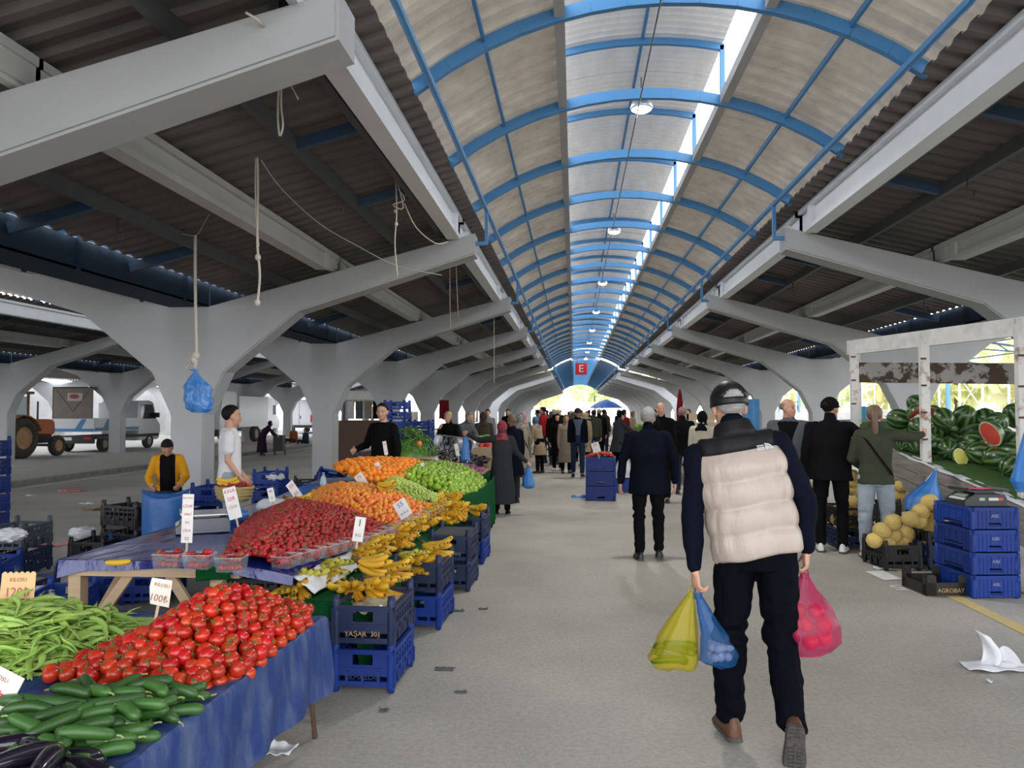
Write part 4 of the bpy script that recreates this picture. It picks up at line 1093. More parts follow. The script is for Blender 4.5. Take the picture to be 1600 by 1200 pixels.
def fuse(mb, vox, it=2, amp=0.0, fr=9.0, seed=0, zs_=.6, extra=None):
    me = mb.mesh('tmp', []); o = bpy.data.objects.new('tmp', me); COL.objects.link(o)
    r = o.modifiers.new('r', 'REMESH'); r.mode = 'VOXEL'; r.voxel_size = vox
    if it: s = o.modifiers.new('s', 'SMOOTH'); s.factor = .5; s.iterations = it
    dg = bpy.context.evaluated_depsgraph_get()
    out = bpy.data.meshes.new_from_object(o.evaluated_get(dg))
    bpy.data.objects.remove(o); bpy.data.meshes.remove(me)
    if amp or extra:
        sv = V((seed*3.1, seed*1.7, seed)); ns = [v.normal.copy() for v in out.vertices]
        for v, n in zip(out.vertices, ns):
            d = 0.0
            if amp:
                c = v.co; q = V((c.x*fr, c.y*fr, c.z*fr*zs_))+sv
                d += amp*(noise.noise(q)+.5*noise.noise(q*2.3))
            if extra: d += extra(v.co, n)
            v.co += n*d
    out.polygons.foreach_set('use_smooth', [True]*len(out.polygons))
    return out
def limb(b, pts, rr, seg=12, flat=1.0):
    """tapered limb with round joints"""
    P = []; R = []
    for i in range(len(pts)-1):
        for t in (0, .33, .67): P.append(V(pts[i]).lerp(V(pts[i+1]), t)); R.append(rr[i]*(1-t)+rr[i+1]*t)
    P.append(V(pts[-1])); R.append(rr[-1])
    b.tube(P, R, seg, flat=flat)
    for p, r in zip(pts, rr): b.ell(p, (r,r,r), 12, 8)
def hand(b, w, d, nrm, side, curl=.5, sc=1.0, vox=.01):
    """palm, four unequal bent fingers and a thumb; nrm points out of the palm"""
    d = V(d).normalized(); n = V(nrm); n = (n-d*n.dot(d)).normalized(); s = d.cross(n).normalized()*side
    w = V(w); k = sc
    M = Matrix((s, d, n)).transposed().to_4x4(); M.translation = w+d*.05*k
    b.ell((0,0,0), (.041*k,.055*k,.017*k), 14, 8, M)
    b.tube([w-d*.03*k, w+d*.03*k], [.026*k,.03*k], 10, flat=.75)
    fr = max(.0082, vox*.95)*k
    for i, L in enumerate((.068,.078,.072,.056)):
        q = w+d*(.092-.006*abs(i-1.2))*k+s*(.0325-.0222*i)*k; dd = d+s*(.10-.07*i); dd.normalize(); pts = [q-d*.02*k, q]; a = curl*(.42+.10*i)
        for seg in (.45,.32,.23):
            v_ = dd*cos(a)+n*sin(a); q = q+v_*L*seg*k; pts.append(q); a += curl*.8
        b.tube(pts, [fr*1.08, fr*1.06, fr, fr*.95, fr*.8], 8); b.ell(pts[-1], (fr*.8,)*3, 8, 6)
    q = w+d*.028*k+s*.034*k; t1 = q+(d*.62+s*.62+n*.35)*.04*k; t2 = t1+(d*.86+s*.05+n*.5)*.032*k
    b.tube([w+d*.02*k+s*.012*k, q, t1, t2], [fr*1.4, fr*1.35, fr*1.1, fr*.9], 8); b.ell(t2, (fr*.9,)*3, 8, 6)
def shoe(up, so, M, m='shoe', k=1.0, boot=False):
    secs = [(-.085,.022,.045),(-.075,.032,.075),(-.045,.037,.092 if not boot else .125),(0,.037,.085 if not boot else .12),(.045,.042,.062),(.095,.046,.05),(.14,.042,.04),(.168,.028,.028),(.178,.012,.016)]
    def ring(y, hw, h): return lambda a: (hw*cos(a)*k, y*k, (.012+max(0, sin(a))*h + min(0, sin(a))*.012)*k)
    vs = MB(); vs.rings([ring(*s_) for s_ in secs], 14); up.add([M @ V(p) for p in vs.v], vs.f)
    vs = MB(); vs.rings([(lambda y, hw: (lambda a: ((hw+.005)*cos(a)*k, y*k*1.03, (.013 if sin(a) > 0 else -.010)*k)))(s_[0], s_[1]) for s_ in secs], 12); so.add([M @ V(p) for p in vs.v], vs.f)
    if boot:
        for y in (-.07,-.05,-.03,.03,.05,.07,.09,.11,.13): so.cbox((0,y*k,-.012*k), (.062*k if y > 0 else .05*k,.009*k,.008*k), M)
        so.cbox((0,.08*k,-.012*k),(.010*k,.14*k,.009*k), M)
NP = [0]
def person(label, x, y, rz=0.0, H=1.72, vox=.016, lean=0, roll=0, head=(0,0), aL=None, aR=None, lL=None, lR=None, sw=1.0, bw=1.0,
           skin=None, hair='short', hm=None, hat=None, hatm=None, top=None, topm=BLACK, bot='trousers', botm=BLACK, shoem=SHOEB, hem=.86, coat_hem=None,
           coat_m=None, face=False, sleeve=1.0, curl=.6, hands=(None, None), z0=0.0, collar=True, folds=.006, sit=False, fp=(0,0), legw=1.0, drop=None, under=None, group=None, cat='person', vest=None, twist=0, boot=False):
    NP[0] += 1; seed = NP[0]; skin = skin or m_skin
    k = H/1.75; root = thing('person', label, cat, (x, y, z0), rz, group)
    # ---- joints (metres at 1.75 tall), pelvis frame first
    aL = aL or ((-.14,0,-1),(-.06,.12,-1)); aR = aR or ((.14,0,-1),(.06,.12,-1))
    lL = lL or ((-.02,.02,-1),(0,-.04,-1)); lR = lR or ((.02,.02,-1),(0,-.04,-1))
    N_ = lambda v: V(v).normalized()
    hip = {-1: V((-.092,0,0)), 1: V((.092,0,0))}; knee = {}; ank = {}
    for s, l in ((-1, lL), (1, lR)):
        knee[s] = hip[s]+N_(l[0])*.42; ank[s] = knee[s]+N_(l[1])*.42
    foot = {-1: radians(fp[0]), 1: radians(fp[1])}
    low = min(ank[s].z-.085*cos(foot[s])-.13*max(0, sin(foot[s])) for s in (-1, 1))
    PZ = -low if not sit else (drop or .12)
    T = Matrix.Translation((0,0,PZ)) @ Matrix.Rotation(radians(roll), 4, 'Y') @ Matrix.Rotation(radians(-lean), 4, 'X') @ Matrix.Rotation(radians(twist), 4, 'Z')
    up = lambda p: (T @ V(p))*k
    lo = lambda p: (V(p)+V((0,0,PZ)))*k
    sh = {-1: V((-.172*sw,-.01,.468)), 1: V((.172*sw,-.01,.468))}; elb = {}; wri = {}; 
    for s, a in ((-1, aL), (1, aR)):
        elb[s] = up(sh[s])+N_(a[0])*.285*k; wri[s] = elb[s]+N_(a[1])*.25*k
    hz = .685; HM = Matrix.Translation(up((0,.012,.57))) @ Matrix.Rotation(radians(roll*.3), 4, 'Y') @ Matrix.Rotation(radians(head[0]), 4, 'Z') @ Matrix.Rotation(radians(head[1]), 4, 'X') @ Matrix.Scale(k, 4) @ Matrix.Translation((0,.012,.115))
    # ---- body: one continuous surface
    b = MB()
    tor = [(-.10,.13,.10,0),(0,.15,.11,0),(.12,.135*bw,.10*bw,.005*bw),(.28,.15*bw,.105*bw,.0),(.42,.155*sw,.095,0),(.48,.125*sw,.078,-.005),(.54,.07,.06,-.008)]
    def trings(lst, off=0.0, grow=1.0):
        return [(lambda z, rx, ry, yo: (lambda a: tuple((up if z >= -.01 else lo)(((rx*grow+off)*cos(a), (ry*grow+off)*sin(a)+yo, z)))))(*t) for t in lst]
    bv = MB(); bv.rings(trings(tor, -.012), 22); b.add(bv.v, bv.f)
    for s in (-1, 1):
        limb(b, [up(sh[s]), elb[s], wri[s]], [.042*k,.036*k,.026*k])
        limb(b, [lo(hip[s]), lo(knee[s]), lo(ank[s])], [.07*k,.048*k,.036*k])
        h = hands[0] if s < 0 else hands[1]
        hd = (h and h.get('d')) or (wri[s]-elb[s]); hn = (h and h.get('n')) or (-s*.9, .25, 0)
        hand(b, wri[s], hd, hn, s if not (h and h.get('flip')) else -s, (h and h.get('c')) or curl, k, vox)
        fM = Matrix.Translation(lo(ank[s])) @ Matrix.Rotation(-foot[s], 4, 'X')
        b.tube([fM @ V((0,0,0)), fM @ V((0,.1*k,-.05*k))], [.034*k,.03*k], 8)
    nb = up((0,-.005,.52)); nt_ = HM @ V((0,-.02,-.05)); limb(b, [nb, nt_], [.06*k,.052*k])
    hb = MB()
    hb.ell((0,-.014,.035), (.074,.092,.082), 20, 14); hb.ell((0,.022,-.035), (.062,.064,.082), 18, 12); hb.ell((0,.048,-.088), (.036,.034,.028), 12, 8)
    hb.tube([(0,.078,.006),(0,.094,-.02),(0,.104,-.038),(0,.088,-.047)], [.008,.011,.0145,.008], 8); hb.ell((0,.068,.018), (.052,.022,.012), 14, 6)
    hb.ell((.03,.062,-.03), (.026,.024,.022), 10, 6); hb.ell((-.03,.062,-.03), (.026,.024,.022), 10, 6)
    hb.ell((0,.083,-.064), (.023,.011,.011), 10, 6)
    for s in (-1, 1): hb.ell((s*.077,-.006,-.012), (.011,.02,.032), 10, 8); hb.ell((s*.072,-.002,-.028), (.014,.014,.014), 8, 6)
    b.add([HM @ V(p) for p in hb.v], hb.f)
    link('body', fuse(b, vox, 2), root).data.materials.append(skin)
    hv = min(vox, .012)
    # ---- face details
    if face:
        for s in (-1, 1):
            M = HM @ Matrix.Translation((s*.031,.0795,-.004)); e = MB().ell((0,0,0), (.0135,.008,.0075), 12, 8, M); eo = e.obj('eye', m_eyew, root, True)
            MB().ell((0,.0055,0), (.0072,.005,.0066), 10, 6, M).obj('iris', m_eyeb, eo, True)
            MB().tube([HM @ V((s*.012,.088,.016)), HM @ V((s*.032,.088,.021)), HM @ V((s*.05,.076,.015))], [.0025*k,.0032*k,.002*k], 6).obj('eyebrow', hm or H_BLACK, root, True)
        MB().tube([HM @ V((-.022,.087,-.064)), HM @ V((0,.0955,-.064)), HM @ V((.022,.087,-.064))], [.003*k,.0055*k,.003*k], 6).obj('lips', m_lip, root, True)
    # ---- hair
    ss = lambda a, e0, e1: max(0, min(1, (a-e0)/(e1-e0)))
    def hairfn(kind):
        def f(d):
            fr = max(0, d.y)
            if kind == 'fringe': c = ss(-d.z+.5, .0, .15)*ss(d.z, -.62, -.45)*ss(.25-d.y, 0, .2)
            else:
                line = -1.0+1.18*ss(d.y, -.35, .45)+.34*ss(d.y, .4, .85)
                c = ss(d.z, line, line+.10)
            return .84+.25*c+.015*noise.noise(d*7+V((seed,0,0)))*c
        return f
    if hair in ('short', 'fringe', 'bob', 'pony', 'bun'):
        big = .93 if hat else (1.0 if hair != 'bob' else 1.06)
        e = MB().ell((0,-.016,.032), (.078*big,.097*big,.089*big), 30, 22, HM, hairfn('fringe' if hair == 'fringe' else 'short'))
        if hair == 'bob':
            e.ell((0,-.045,-.045), (.088,.06,.10), 18, 12, HM)
        ho = e.obj('hair', hm or H_BLACK, root, True)
        if hair == 'pony':
            pts = [HM @ V(p) for p in ((0,-.10,.06),(0,-.135,.05),(.004,-.145,-.02),(.008,-.135,-.11),(.01,-.12,-.19),(.012,-.11,-.24))]
            MB().tube(pts, [.02*k,.028*k,.033*k,.034*k,.026*k,.008*k], 12, flat=.7).obj('ponytail', hm or H_BLACK, ho, True)
        if hair == 'bun':
            MB().ell((0,-.10,.07), (.04,.035,.04), 12, 8, HM).obj('hair_bun', hm or H_BLACK, ho, True)
    # ---- headwear
    if hat == 'cap':
        def capfn(d): return 1.0 if d.z > -.12 else .8
        e = MB(); n1, n2 = 40, 22
        for i in range(n2+1):
            t = pi*.57*i/n2
            for j in range(n1):
                a = 2*pi*j/n1; q = 1.0+.03*ss(.2-abs(t-1.2), 0, .2)
                e.v.append(tuple(HM @ V((sin(t)*cos(a)*.086*q, -.012+sin(t)*sin(a)*.106*q, .022+cos(t)*.101))))
        for i in range(n2):
            for j in range(n1):
                a = 2*pi*(j+.5)/n1; t = pi*.57*(i+.5)/n2
                if 1.02 < t < 1.48 and abs(a-1.5*pi) < .60*sqrt(max(0, 1-((t-1.48)/.48)**2)): continue      # strap opening at the back
                e.f.append((i*n1+j, (i+1)*n1+j, (i+1)*n1+(j+1)%n1, i*n1+(j+1)%n1)); e.m.append(0)
        co = e.obj('cap', hatm or BLACK, root, True); md = co.modifiers.new('s', 'SOLIDIFY'); md.thickness = .005*k; md.offset = 1
        br = MB()
        br.grid(lambda s_, q_: tuple(HM @ V(((q_-.5)*.155*(1-.25*s_*s_)*(1 if s_ < .99 else .9), .075+.085*s_*(1-(2*q_-1)**2*.55)-.03*(2*q_-1)**2, .028-.012*(2*q_-1)**2-.012*s_))), 6, 12)
        bo = br.obj('brim', hatm or BLACK, co, True); md = bo.modifiers.new('s', 'SOLIDIFY'); md.thickness = .005*k
        MB().ell((0,-.012,.123), (.009,.009,.006), 8, 5, HM).obj('button', hatm or BLACK, co, True)
    elif hat in ('scarf', 'hood', 'beanie'):
        def sf(d):
            op = ss(d.y, .45, .62)*ss(.62-d.z, 0, .15)*ss(d.z+1.05, 0, .1)
            if hat == 'beanie': op = ss(.1-d.z, 0, .15)
            return 1.0-.25*op+.025*noise.noise(d*5+V((seed,3,0)))
        b2 = MB().ell((0,-.014,.006), (.094,.113,.122), 28, 20, HM, sf)
        if hat != 'beanie':
            pts = [(HM @ V((0,.0,-.08)), .078*k, .082*k), (up((0,-.005,.56)), .085*k, .08*k), (up((0,-.015,.50)), .135*k, .105*k), (up((0,-.025,.44)), .15*k, .112*k)]
            b2.rings([(lambda c, rx, ry: (lambda a: (c[0]+rx*cos(a), c[1]+ry*sin(a), c[2]+.012*sin(3*a)*k)))(*p) for p in pts], 20)
        link('headscarf' if hat == 'scarf' else ('hood' if hat == 'hood' else 'knit_hat'), fuse(b2, min(vox, .014), 2, .005, 14, seed), root).data.materials.append(hatm or BLACK)
    # ---- lower clothes
    if bot == 'trousers':
        b = MB(); w_ = legw
        bv = MB(); bv.rings([(lambda z, rx, ry: (lambda a: tuple(lo((rx*cos(a), ry*sin(a), z)))))(*t) for t in ((-.10,.15,.11),(-.03,.168,.125),(.05,.165*max(1,bw*.95),.12),(.12,.155*bw,.115*bw))], 22); b.add(bv.v, bv.f)
        for s in (-1, 1):
            A = lo(ank[s])+(lo(knee[s])-lo(ank[s])).normalized()*(.03*k)
            limb(b, [lo(hip[s]), lo(hip[s]).lerp(lo(knee[s]), .5), lo(knee[s]), lo(knee[s]).lerp(A, .55), A], [.098*k,.088*k*(1+w_)/2,.068*k*w_,.064*k*w_,.058*k*w_])
        kz = knee[-1].z+PZ; kf = folds*2.2
        kfold = (lambda c, n: kf*(math.exp(-((c.z/k-kz)/.10)**2)+.7*math.exp(-((c.z/k-.14)/.08)**2))*noise.noise(V((c.x*7, c.y*7, c.z*22+seed)))) if vox < .015 else None
        link('trousers', fuse(b, max(hv if vox > .012 else vox, .007), 2, folds, 11, seed, .9, kfold), root).data.materials.append(botm)
    elif bot == 'skirt':
        b = MB(); hz_ = coat_hem if coat_hem is not None else .18
        z_h = hz_/1.0-PZ
        b.rings([(lambda z, rx, ry, yo: (lambda a: tuple(lo((rx*cos(a)*(1+.03*sin(6*a+seed)), ry*sin(a)*(1+.03*sin(5*a))+yo, z)))))(*t) for t in ((z_h,.235*bw,.20*bw,0),(z_h*.55,.21*bw,.175*bw,0),(-.12,.19*bw,.15*bw,0),(.05,.165*bw,.125*bw,0),(.14,.15*bw,.115*bw,0))], 26)
        link('skirt', fuse(b, max(hv,.012), 2, folds*1.3, 8, seed, .25), root).data.materials.append(botm)
        for s in (-1, 1): pass
    # ---- shoes
    for s in (-1, 1):
        a_, c_ = MB(), MB()
        yaw = Matrix.Rotation(-s*.13, 4, 'Z')
        M = Matrix.Translation(lo(ank[s])) @ yaw @ Matrix.Rotation(-foot[s], 4, 'X') @ Matrix.Translation((0,.0,-.075*k))
        shoe(a_, c_, M, k=k, boot=boot)
        so = smooth_by_angle(a_.obj('shoe', shoem, root), 60); c_.obj('sole', SOLE, so)
    # ---- upper clothes
    if top:
        if under:
            b = MB(); bv = MB(); bv.rings(trings([(-.03,.155*bw,.115*bw,0),(.12,.142*bw,.108*bw,.005),(.28,.158*bw,.114*bw,0),(.42,.168*sw,.108,0),(.50,.15*sw,.088,-.005),(.545,.075,.065,-.005)], 0), 24); b.add(bv.v, bv.f)
            link('shirt', fuse(b, hv, 2, folds*.6, 10, seed), root).data.materials.append(under)
        b = MB(); z_h = hem-.92 if coat_hem is None or bot == 'skirt' else coat_hem-PZ
        loose = .012
        lst = [(z_h,.168*bw+.02,.125*bw+.02,0),(z_h*.4+.02,.165*bw+.012,.122*bw+.012,0),(.14,.152*bw+.008,.115*bw+.006,.005*bw),(.28,.168*bw,.122*bw,.0),(.40,.180*sw,.118,0),(.45,.170*sw,.104,-.005),(.505,.135*sw,.088,-.008),(.545,.082,.072,-.008)]
        if coat_hem is not None and bot != 'skirt': lst = [(z_h,.225*bw,.19*bw,0),(z_h*.6,.21*bw,.17*bw,0),(z_h*.25,.185*bw,.145*bw,0)]+lst[2:]
        if z_h > -.02: lst = [(z_h,.165*bw,.125*bw,0)]+lst[2:]
        bv = MB(); bv.rings(trings(lst, loose*.5), 26); b.add(bv.v, bv.f)
        for s in (-1, 1):
            E = elb[s]; W = wri[s]
            if sleeve >= .95:
                limb(b, [up(sh[s]+V((-s*.06,0,.012))), up(sh[s]), up(sh[s]).lerp(E, .45), E, E.lerp(W, .5), W-(W-E).normalized()*.01*k], [.06*k,.066*k,.063*k,.056*k,.05*k,.042*k])
            else:
                E2 = up(sh[s]).lerp(E, sleeve*2) if sleeve <= .5 else E.lerp(W, (sleeve-.5)*2)
                limb(b, [up(sh[s]+V((-s*.06,0,.012))), up(sh[s]), E2], [.058*k,.064*k,.066*k])
        if collar: limb(b, [up((0,-.012,.53)), up((0,-.012,.585))], [.072*k,.066*k])
        ext = None
        if under:                                     # open front: sink the middle strip into the shirt
            Ti = T.inverted(); K = Ti.copy()
            def ext(c, n):
                p = Ti @ (c/k); return -.035*k*ss(p.y, .02, .05)*ss(.075+.05*ss(p.z,.3,.5)-abs(p.x), 0, .02) if p.z < .52 else 0
        tm = link(top, fuse(b, max(hv if vox > .012 else vox, .007), 2, folds, 10, seed, .7, ext), root)
        tm.data.materials.append(topm)
        root['_'] = 1
        if isinstance(coat_m, (list, tuple)):         # second colour panel: (material, test in the torso frame)
            tm.data.materials.append(coat_m[0]); Ti = T.inverted()
            for p in tm.data.polygons:
                if coat_m[1](Ti @ (p.center/k)): p.material_index = 1
    if '_' in root: del root['_']
    root.data = None
    return dict(root=root, up=up, lo=lo, wri=wri, elb=elb, T=T, k=k, HM=HM, seed=seed)
def world(P, p): return Matrix.Translation(P['root'].location) @ Matrix.Rotation(P['root'].rotation_euler.z, 4, 'Z') @ V(p)

# ---- the man in the foreground
m_vestb = mat('beige_puffer_nylon', (.44,.37,.315), .42, var=.3, vscale=7, col2=(.36,.30,.255), bump=.5, bscale=22, stretch=(1,1,.4))
m_vestk = mat('black_puffer_nylon', (.009,.009,.010), .55, bump=.15, bscale=40, spec=.2)
MAN = person('elderly man walking away in a beige and black puffer vest, carrying three shopping bags', .895, 3.90, 0, 1.80, .0048, lean=4, roll=-10, head=(6,-8), sw=1.10, bw=1.16,
    aL=((-.12,-.12,-1),(.04,.02,-1)), aR=((.50,-.06,-1),(.03,.10,-1)), lL=((-.07,.14,-1),(.0,.0,-1)), lR=((.04,.06,-1),(.03,-.42,-1)), fp=(0,72), hm=H_GREY, hat='cap', hatm=mat('black_leather_cap', (.006,.0065,.0065), .42, spec=.3, bump=.1, bscale=60),
    top='sweater', topm=NAVY, botm=fab('ink_trousers', (.0025,.003,.006)), shoem=LEATH, hem=.98, curl=1.15, legw=1.16, folds=.012, boot=True)
k_ = MAN['k']; up_ = MAN['up']
# quilted vest: horizontal baffles, dark yoke, stand collar
VZ = [-.05,.07,.195,.325,.468]
def vest_mesh():
    b = MB(); n = 56; zs_ = []
    prof = lambda z: (.192+.012*ss_(z,.0,.3)-.004 if z < .36 else .20-.055*((z-.36)/.2)**2.2, .150 if z < .36 else .150-.062*((z-.36)/.2)**1.6)
    def ss_(a, e0, e1): return max(0, min(1, (a-e0)/(e1-e0)))
    rows = 58; z0_, z1_ = -.05, .545
    for i in range(rows+1):
        z = z0_+(z1_-z0_)*i/rows; rx, ry = prof(z)
        if z < VZ[-1]:
            for a_, c_ in zip(VZ[:-1], VZ[1:]):
                if a_ <= z <= c_: q = (z-a_)/(c_-a_); bul = .015*(max(0, sin(pi*q)))**.5
        else: bul = .012*max(0, sin(pi*min(1, (z-VZ[-1])/.10)))
        for j in range(n):
            a = 2*pi*j/n; w = 1+.0
            nz = .010*noise.noise(V((cos(a)*5, sin(a)*5, z*9)))+.006*noise.noise(V((cos(a)*12, sin(a)*12, z*3)))*(bul > .006)
            sag = -.016*sin(a)*(1-ss_(z,.2,.46))+.010*noise.noise(V((a*1.3,z*2,4)))
            b.v.append(tuple(up_(((rx+bul+nz)*cos(a)*1.06, (ry+bul+nz)*sin(a)-.004, z+sag))))
    for i in range(rows):
        for j in range(n):
            z = z0_+(z1_-z0_)*(i+.5)/rows; a = 2*pi*(j+.5)/n
            b.f.append((i*n+j, i*n+(j+1)%n, (i+1)*n+(j+1)%n, (i+1)*n+j)); b.m.append(1 if z > VZ[-1]-.004 else 0)
    b.f.append(tuple(range(n-1,-1,-1))); b.m.append(0); b.f.append(tuple(rows*n+j for j in range(n))); b.m.append(1)
    return b
vo = vest_mesh().obj('puffer_vest', [m_vestb, m_vestk], MAN['root'], True)
b = MB(); b.rings([(lambda r1, r2, z, yo: (lambda a: tuple(up_((r1*cos(a), r2*sin(a)+yo, z+.02*max(0,-sin(a)))))))(*t) for t in ((.135,.115,.515,-.01),(.102,.10,.55,-.012),(.088,.092,.592,-.012),(.082,.086,.600,-.012),(.078,.084,.58,-.012))], 30); b.obj('collar', m_vestk, vo, True)
def back_pt(x, z, off=.0):                            # a point on the vest's back
    rx, ry = (.20-.055*((z-.36)/.2)**2.2, .150-.062*((z-.36)/.2)**1.6); xx = min(.97, abs(x)/((rx+.012)*1.06)); return up_((x, -(ry+.014)*sqrt(1-xx*xx)-.006-off, z))
lg = MB()                                             # half-dome emblem: three nested quarter arcs and two text bars
for r0, r1 in ((.006,.014),(.018,.026),(.030,.038)):
    for i in range(8):
        a0, a1 = pi/2*i/8, pi/2*(i+1)/8
        q = [back_pt(.105+r*cos(a), .452+r*.75*sin(a), .006) for r, a in ((r0,a0),(r1,a0),(r1,a1),(r0,a1))]; lg.add(q, [(0,1,2,3)])
for z in (.470,.461,.452):
    for i in range(5): q = [back_pt(.066+.007*i+a, z+c, .006) for a, c in ((0,0),(.0052,0),(.0052,.0055),(0,.0055))]; lg.add(q, [(0,1,2,3)])
lg.obj('emblem', mat('white_embroidery', (.62,.64,.66), .6), vo)

# ---- the rest of the people: nearest first
NAV = person('white-haired man in a navy jacket walking away with both hands empty', .83, 8.75, 0, 1.72, .011, sw=1.16, bw=1.22, aL=((-.34,-.05,-1),(-.10,.05,-1)), aR=((.36,.0,-1),(.02,.12,-1)), lL=((-.04,.02,-1),(0,-.10,-1)), lR=((.05,.16,-1),(.02,.02,-1)),
    hm=H_GREY, hair='short', top='jacket', topm=NAVY, botm=BLACK, shoem=SHOEB, hem=.74, folds=.009, head=(-6,-4))
CAPM = person('big man in black with a black baseball cap reaching towards the watermelons', 3.01, 9.35, -.35, 1.84, .012, sw=1.18, bw=1.25, aL=((-.2,-.05,-1),(-.05,.25,-1)), aR=((.55,.45,-.45),(.2,1,-.15)), lL=((-.06,.03,-1),(0,-.04,-1)), lR=((.06,.05,-1),(0,-.04,-1)), hair='short', hat='cap', hatm=BLACK, top='jacket', topm=BLACK, botm=BLACK, shoem=SHOEW, hem=.80, head=(-35,0), skin=m_skind, folds=.008)
BALD = person('bald heavy man in a black T-shirt and open grey jacket looking sideways', 2.83, 10.45, 2.75, 1.84, .012, sw=1.16, bw=1.2, hair='fringe', hm=H_STUB, top='open_jacket', topm=GREYC, under=BLACK, botm=BLACK, face=True, head=(62,4), hem=.8)
GREENW = person('woman with a brown ponytail in an olive jacket and pale jeans pointing at the melons', 3.37, 8.95, -.25, 1.74, .011, sw=.98, bw=1.02, aL=((-.25,.2,-1),(.35,.75,-.35)), aR=((.75,.55,-.12),(.55,.8,.16)), lL=((-.05,.0,-1),(0,-.03,-1)), lR=((.06,.04,-1),(0,-.04,-1)), hair='pony', hm=H_BROWN, top='jacket', topm=OLIVE, botm=JEANL, shoem=SHOEW, hem=.84, legw=1.14, head=(-8,0))
o = MB(); P = [GREENW['up'](p) for p in ((-.155,.0,.50),(-.09,-.125,.40),(.03,-.155,.22),(.13,-.13,.08),(.18,-.02,.0))]; o.tube(P, .014, 8, flat=.4); o.obj('shoulder_strap', BLACK, GREENW['root'], True)
SCW = person('woman in a long charcoal coat and red patterned headscarf reaching over the stall', -1.16, 12.35, .10, 1.52, .012, sw=1.0, bw=1.12, aL=((-.78,.35,-.08),(-.85,.40,.42)), aR=((.35,.1,-.9),(.62,.2,-.55)), hat='scarf', hatm=SCARFR, hair='none', top='coat', topm=CHAR, coat_hem=.20, botm=BLACK, shoem=BLACK, hands=({'d':(-.8,.5,.2),'n':(0,1,0)}, None), head=(25,0))
SELL = person('young seller in a black sweatshirt standing behind the oranges', -2.70, 10.72, pi-.45, 1.79, .011, sw=1.04, bw=1.06, aL=((-.30,.05,-1),(-.05,.2,-1)), aR=((.50,-.10,-.85),(-.05,.85,-.22)), hair='short', hm=H_BLACK, top='sweatshirt', topm=BLACK, botm=JEANM, face=True, head=(22,-2), hem=.88, collar=False)
BOYY = person('boy in a mustard and black sweatshirt looking down into the blue sack', -4.76, 8.72, pi+.40, 1.40, .011, lean=16, sw=.92, bw=.96, aL=((-.32,.0,-.95),(.25,.85,-.35)), aR=((.34,.0,-.95),(-.25,.85,-.40)), hair='short', top='sweatshirt', topm=YEL, botm=JEANB, face=True, head=(0,-48), skin=m_skind, hem=.90, collar=False, coat_m=(BLACK, lambda p: p.y > .02 and abs(p.x) < .105 and p.z > .0))
WT = person('tall boy in a white T-shirt carrying a basket of strawberries', -3.92, 8.5, -1.12, 1.74, .011, sw=.94, bw=.95, aL=((-.12,.10,-1),(.10,.55,-.80)), aR=((.14,-.05,-1),(-.05,.55,-.80)), hair='short', top='t_shirt', topm=WHITE, sleeve=.30, botm=JEANL, face=True, hem=.86, collar=False, head=(0,0), curl=.9)
BLON = person('blonde woman in a black cardigan raising a hand to her mouth behind the stall', -2.62, 16.2, pi-.2, 1.68, .013, lean=12, sw=.95, aL=((-.25,.2,-1),(-.1,.5,-.8)), aR=((.2,.35,-.8),(-.35,.45,.8)), hair='bun', hm=H_BLOND, top='cardigan', topm=BLACK, botm=JEANB, face=True, head=(-15,-8))
GREYM = person('short-haired man in a grey top bending forward over the stall', -2.50, 16.6, -2.2, 1.74, .013, lean=28, aL=((-.1,.5,-.8),(0,.6,-.7)), aR=((.1,.5,-.8),(0,.6,-.75)), hair='short', hm=H_STUB, top='jumper', topm=GREYC, botm=JEANB, face=True, head=(0,-15))
HOODW = person('woman in a long dark brown headscarf and coat behind the far stall', -2.15, 18.2, .4, 1.66, .016, hat='scarf', hatm=BROWN, hair='none', top='coat', topm=BROWN, coat_hem=.3, botm=BLACK, bw=1.1)
COATW = person('brown-haired woman in a navy coat just beyond the headscarfed shopper', -1.12, 13.9, .5, 1.60, .014, hair='bob', hm=H_BROWN, top='coat', topm=NAVY, coat_hem=.55, botm=CHAR, bw=1.1)
BEIW = person('woman in a long beige coat with grey patterned headscarf and black shoulder bag', -1.20, 17.2, .35, 1.62, .014, lean=6, hat='scarf', hatm=SCARFG, hair='none', top='coat', topm=BEIGE, coat_hem=.42, botm=BEIGE, bw=1.15, aR=((.35,.3,-.9),(.1,.5,-.8)))
o = MB(); P = [BEIW['up'](p) for p in ((-.15,.0,.49),(-.05,-.15,.30),(.10,-.17,.08),(.2,-.05,-.1))]; o.tube(P, .014, 8, flat=.4); o.obj('bag_strap', BLACK, BEIW['root'], True)
person('woman in a white and red patterned headscarf behind the long beige coat', -1.28, 19.4, .7, 1.66, .016, hat='scarf', hatm=SCARFW, hair='none', top='coat', topm=GREYC, coat_hem=.5, botm=BLACK)
person('woman in a tan plaid coat bending to the stall left of the aisle', -.92, 20.6, .9, 1.56, .016, lean=18, hat='scarf', hatm=SCARFB, hair='none', top='coat', topm=PLAID, coat_hem=.55, botm=BLACK)
person('dark-haired man in a bright red jacket facing the left stalls', -.98, 24.6, 1.2, 1.82, .016, top='jacket', topm=REDC, botm=JEANB, hem=.82, head=(10,0))
person('woman in an open black coat walking towards the camera', -.47, 21.6, pi, 1.60, .014, hat='scarf', hatm=BLACK, hair='none', top='coat', topm=BLACK, coat_hem=.45, botm=BLACK, shoem=SHOEW, face=True)
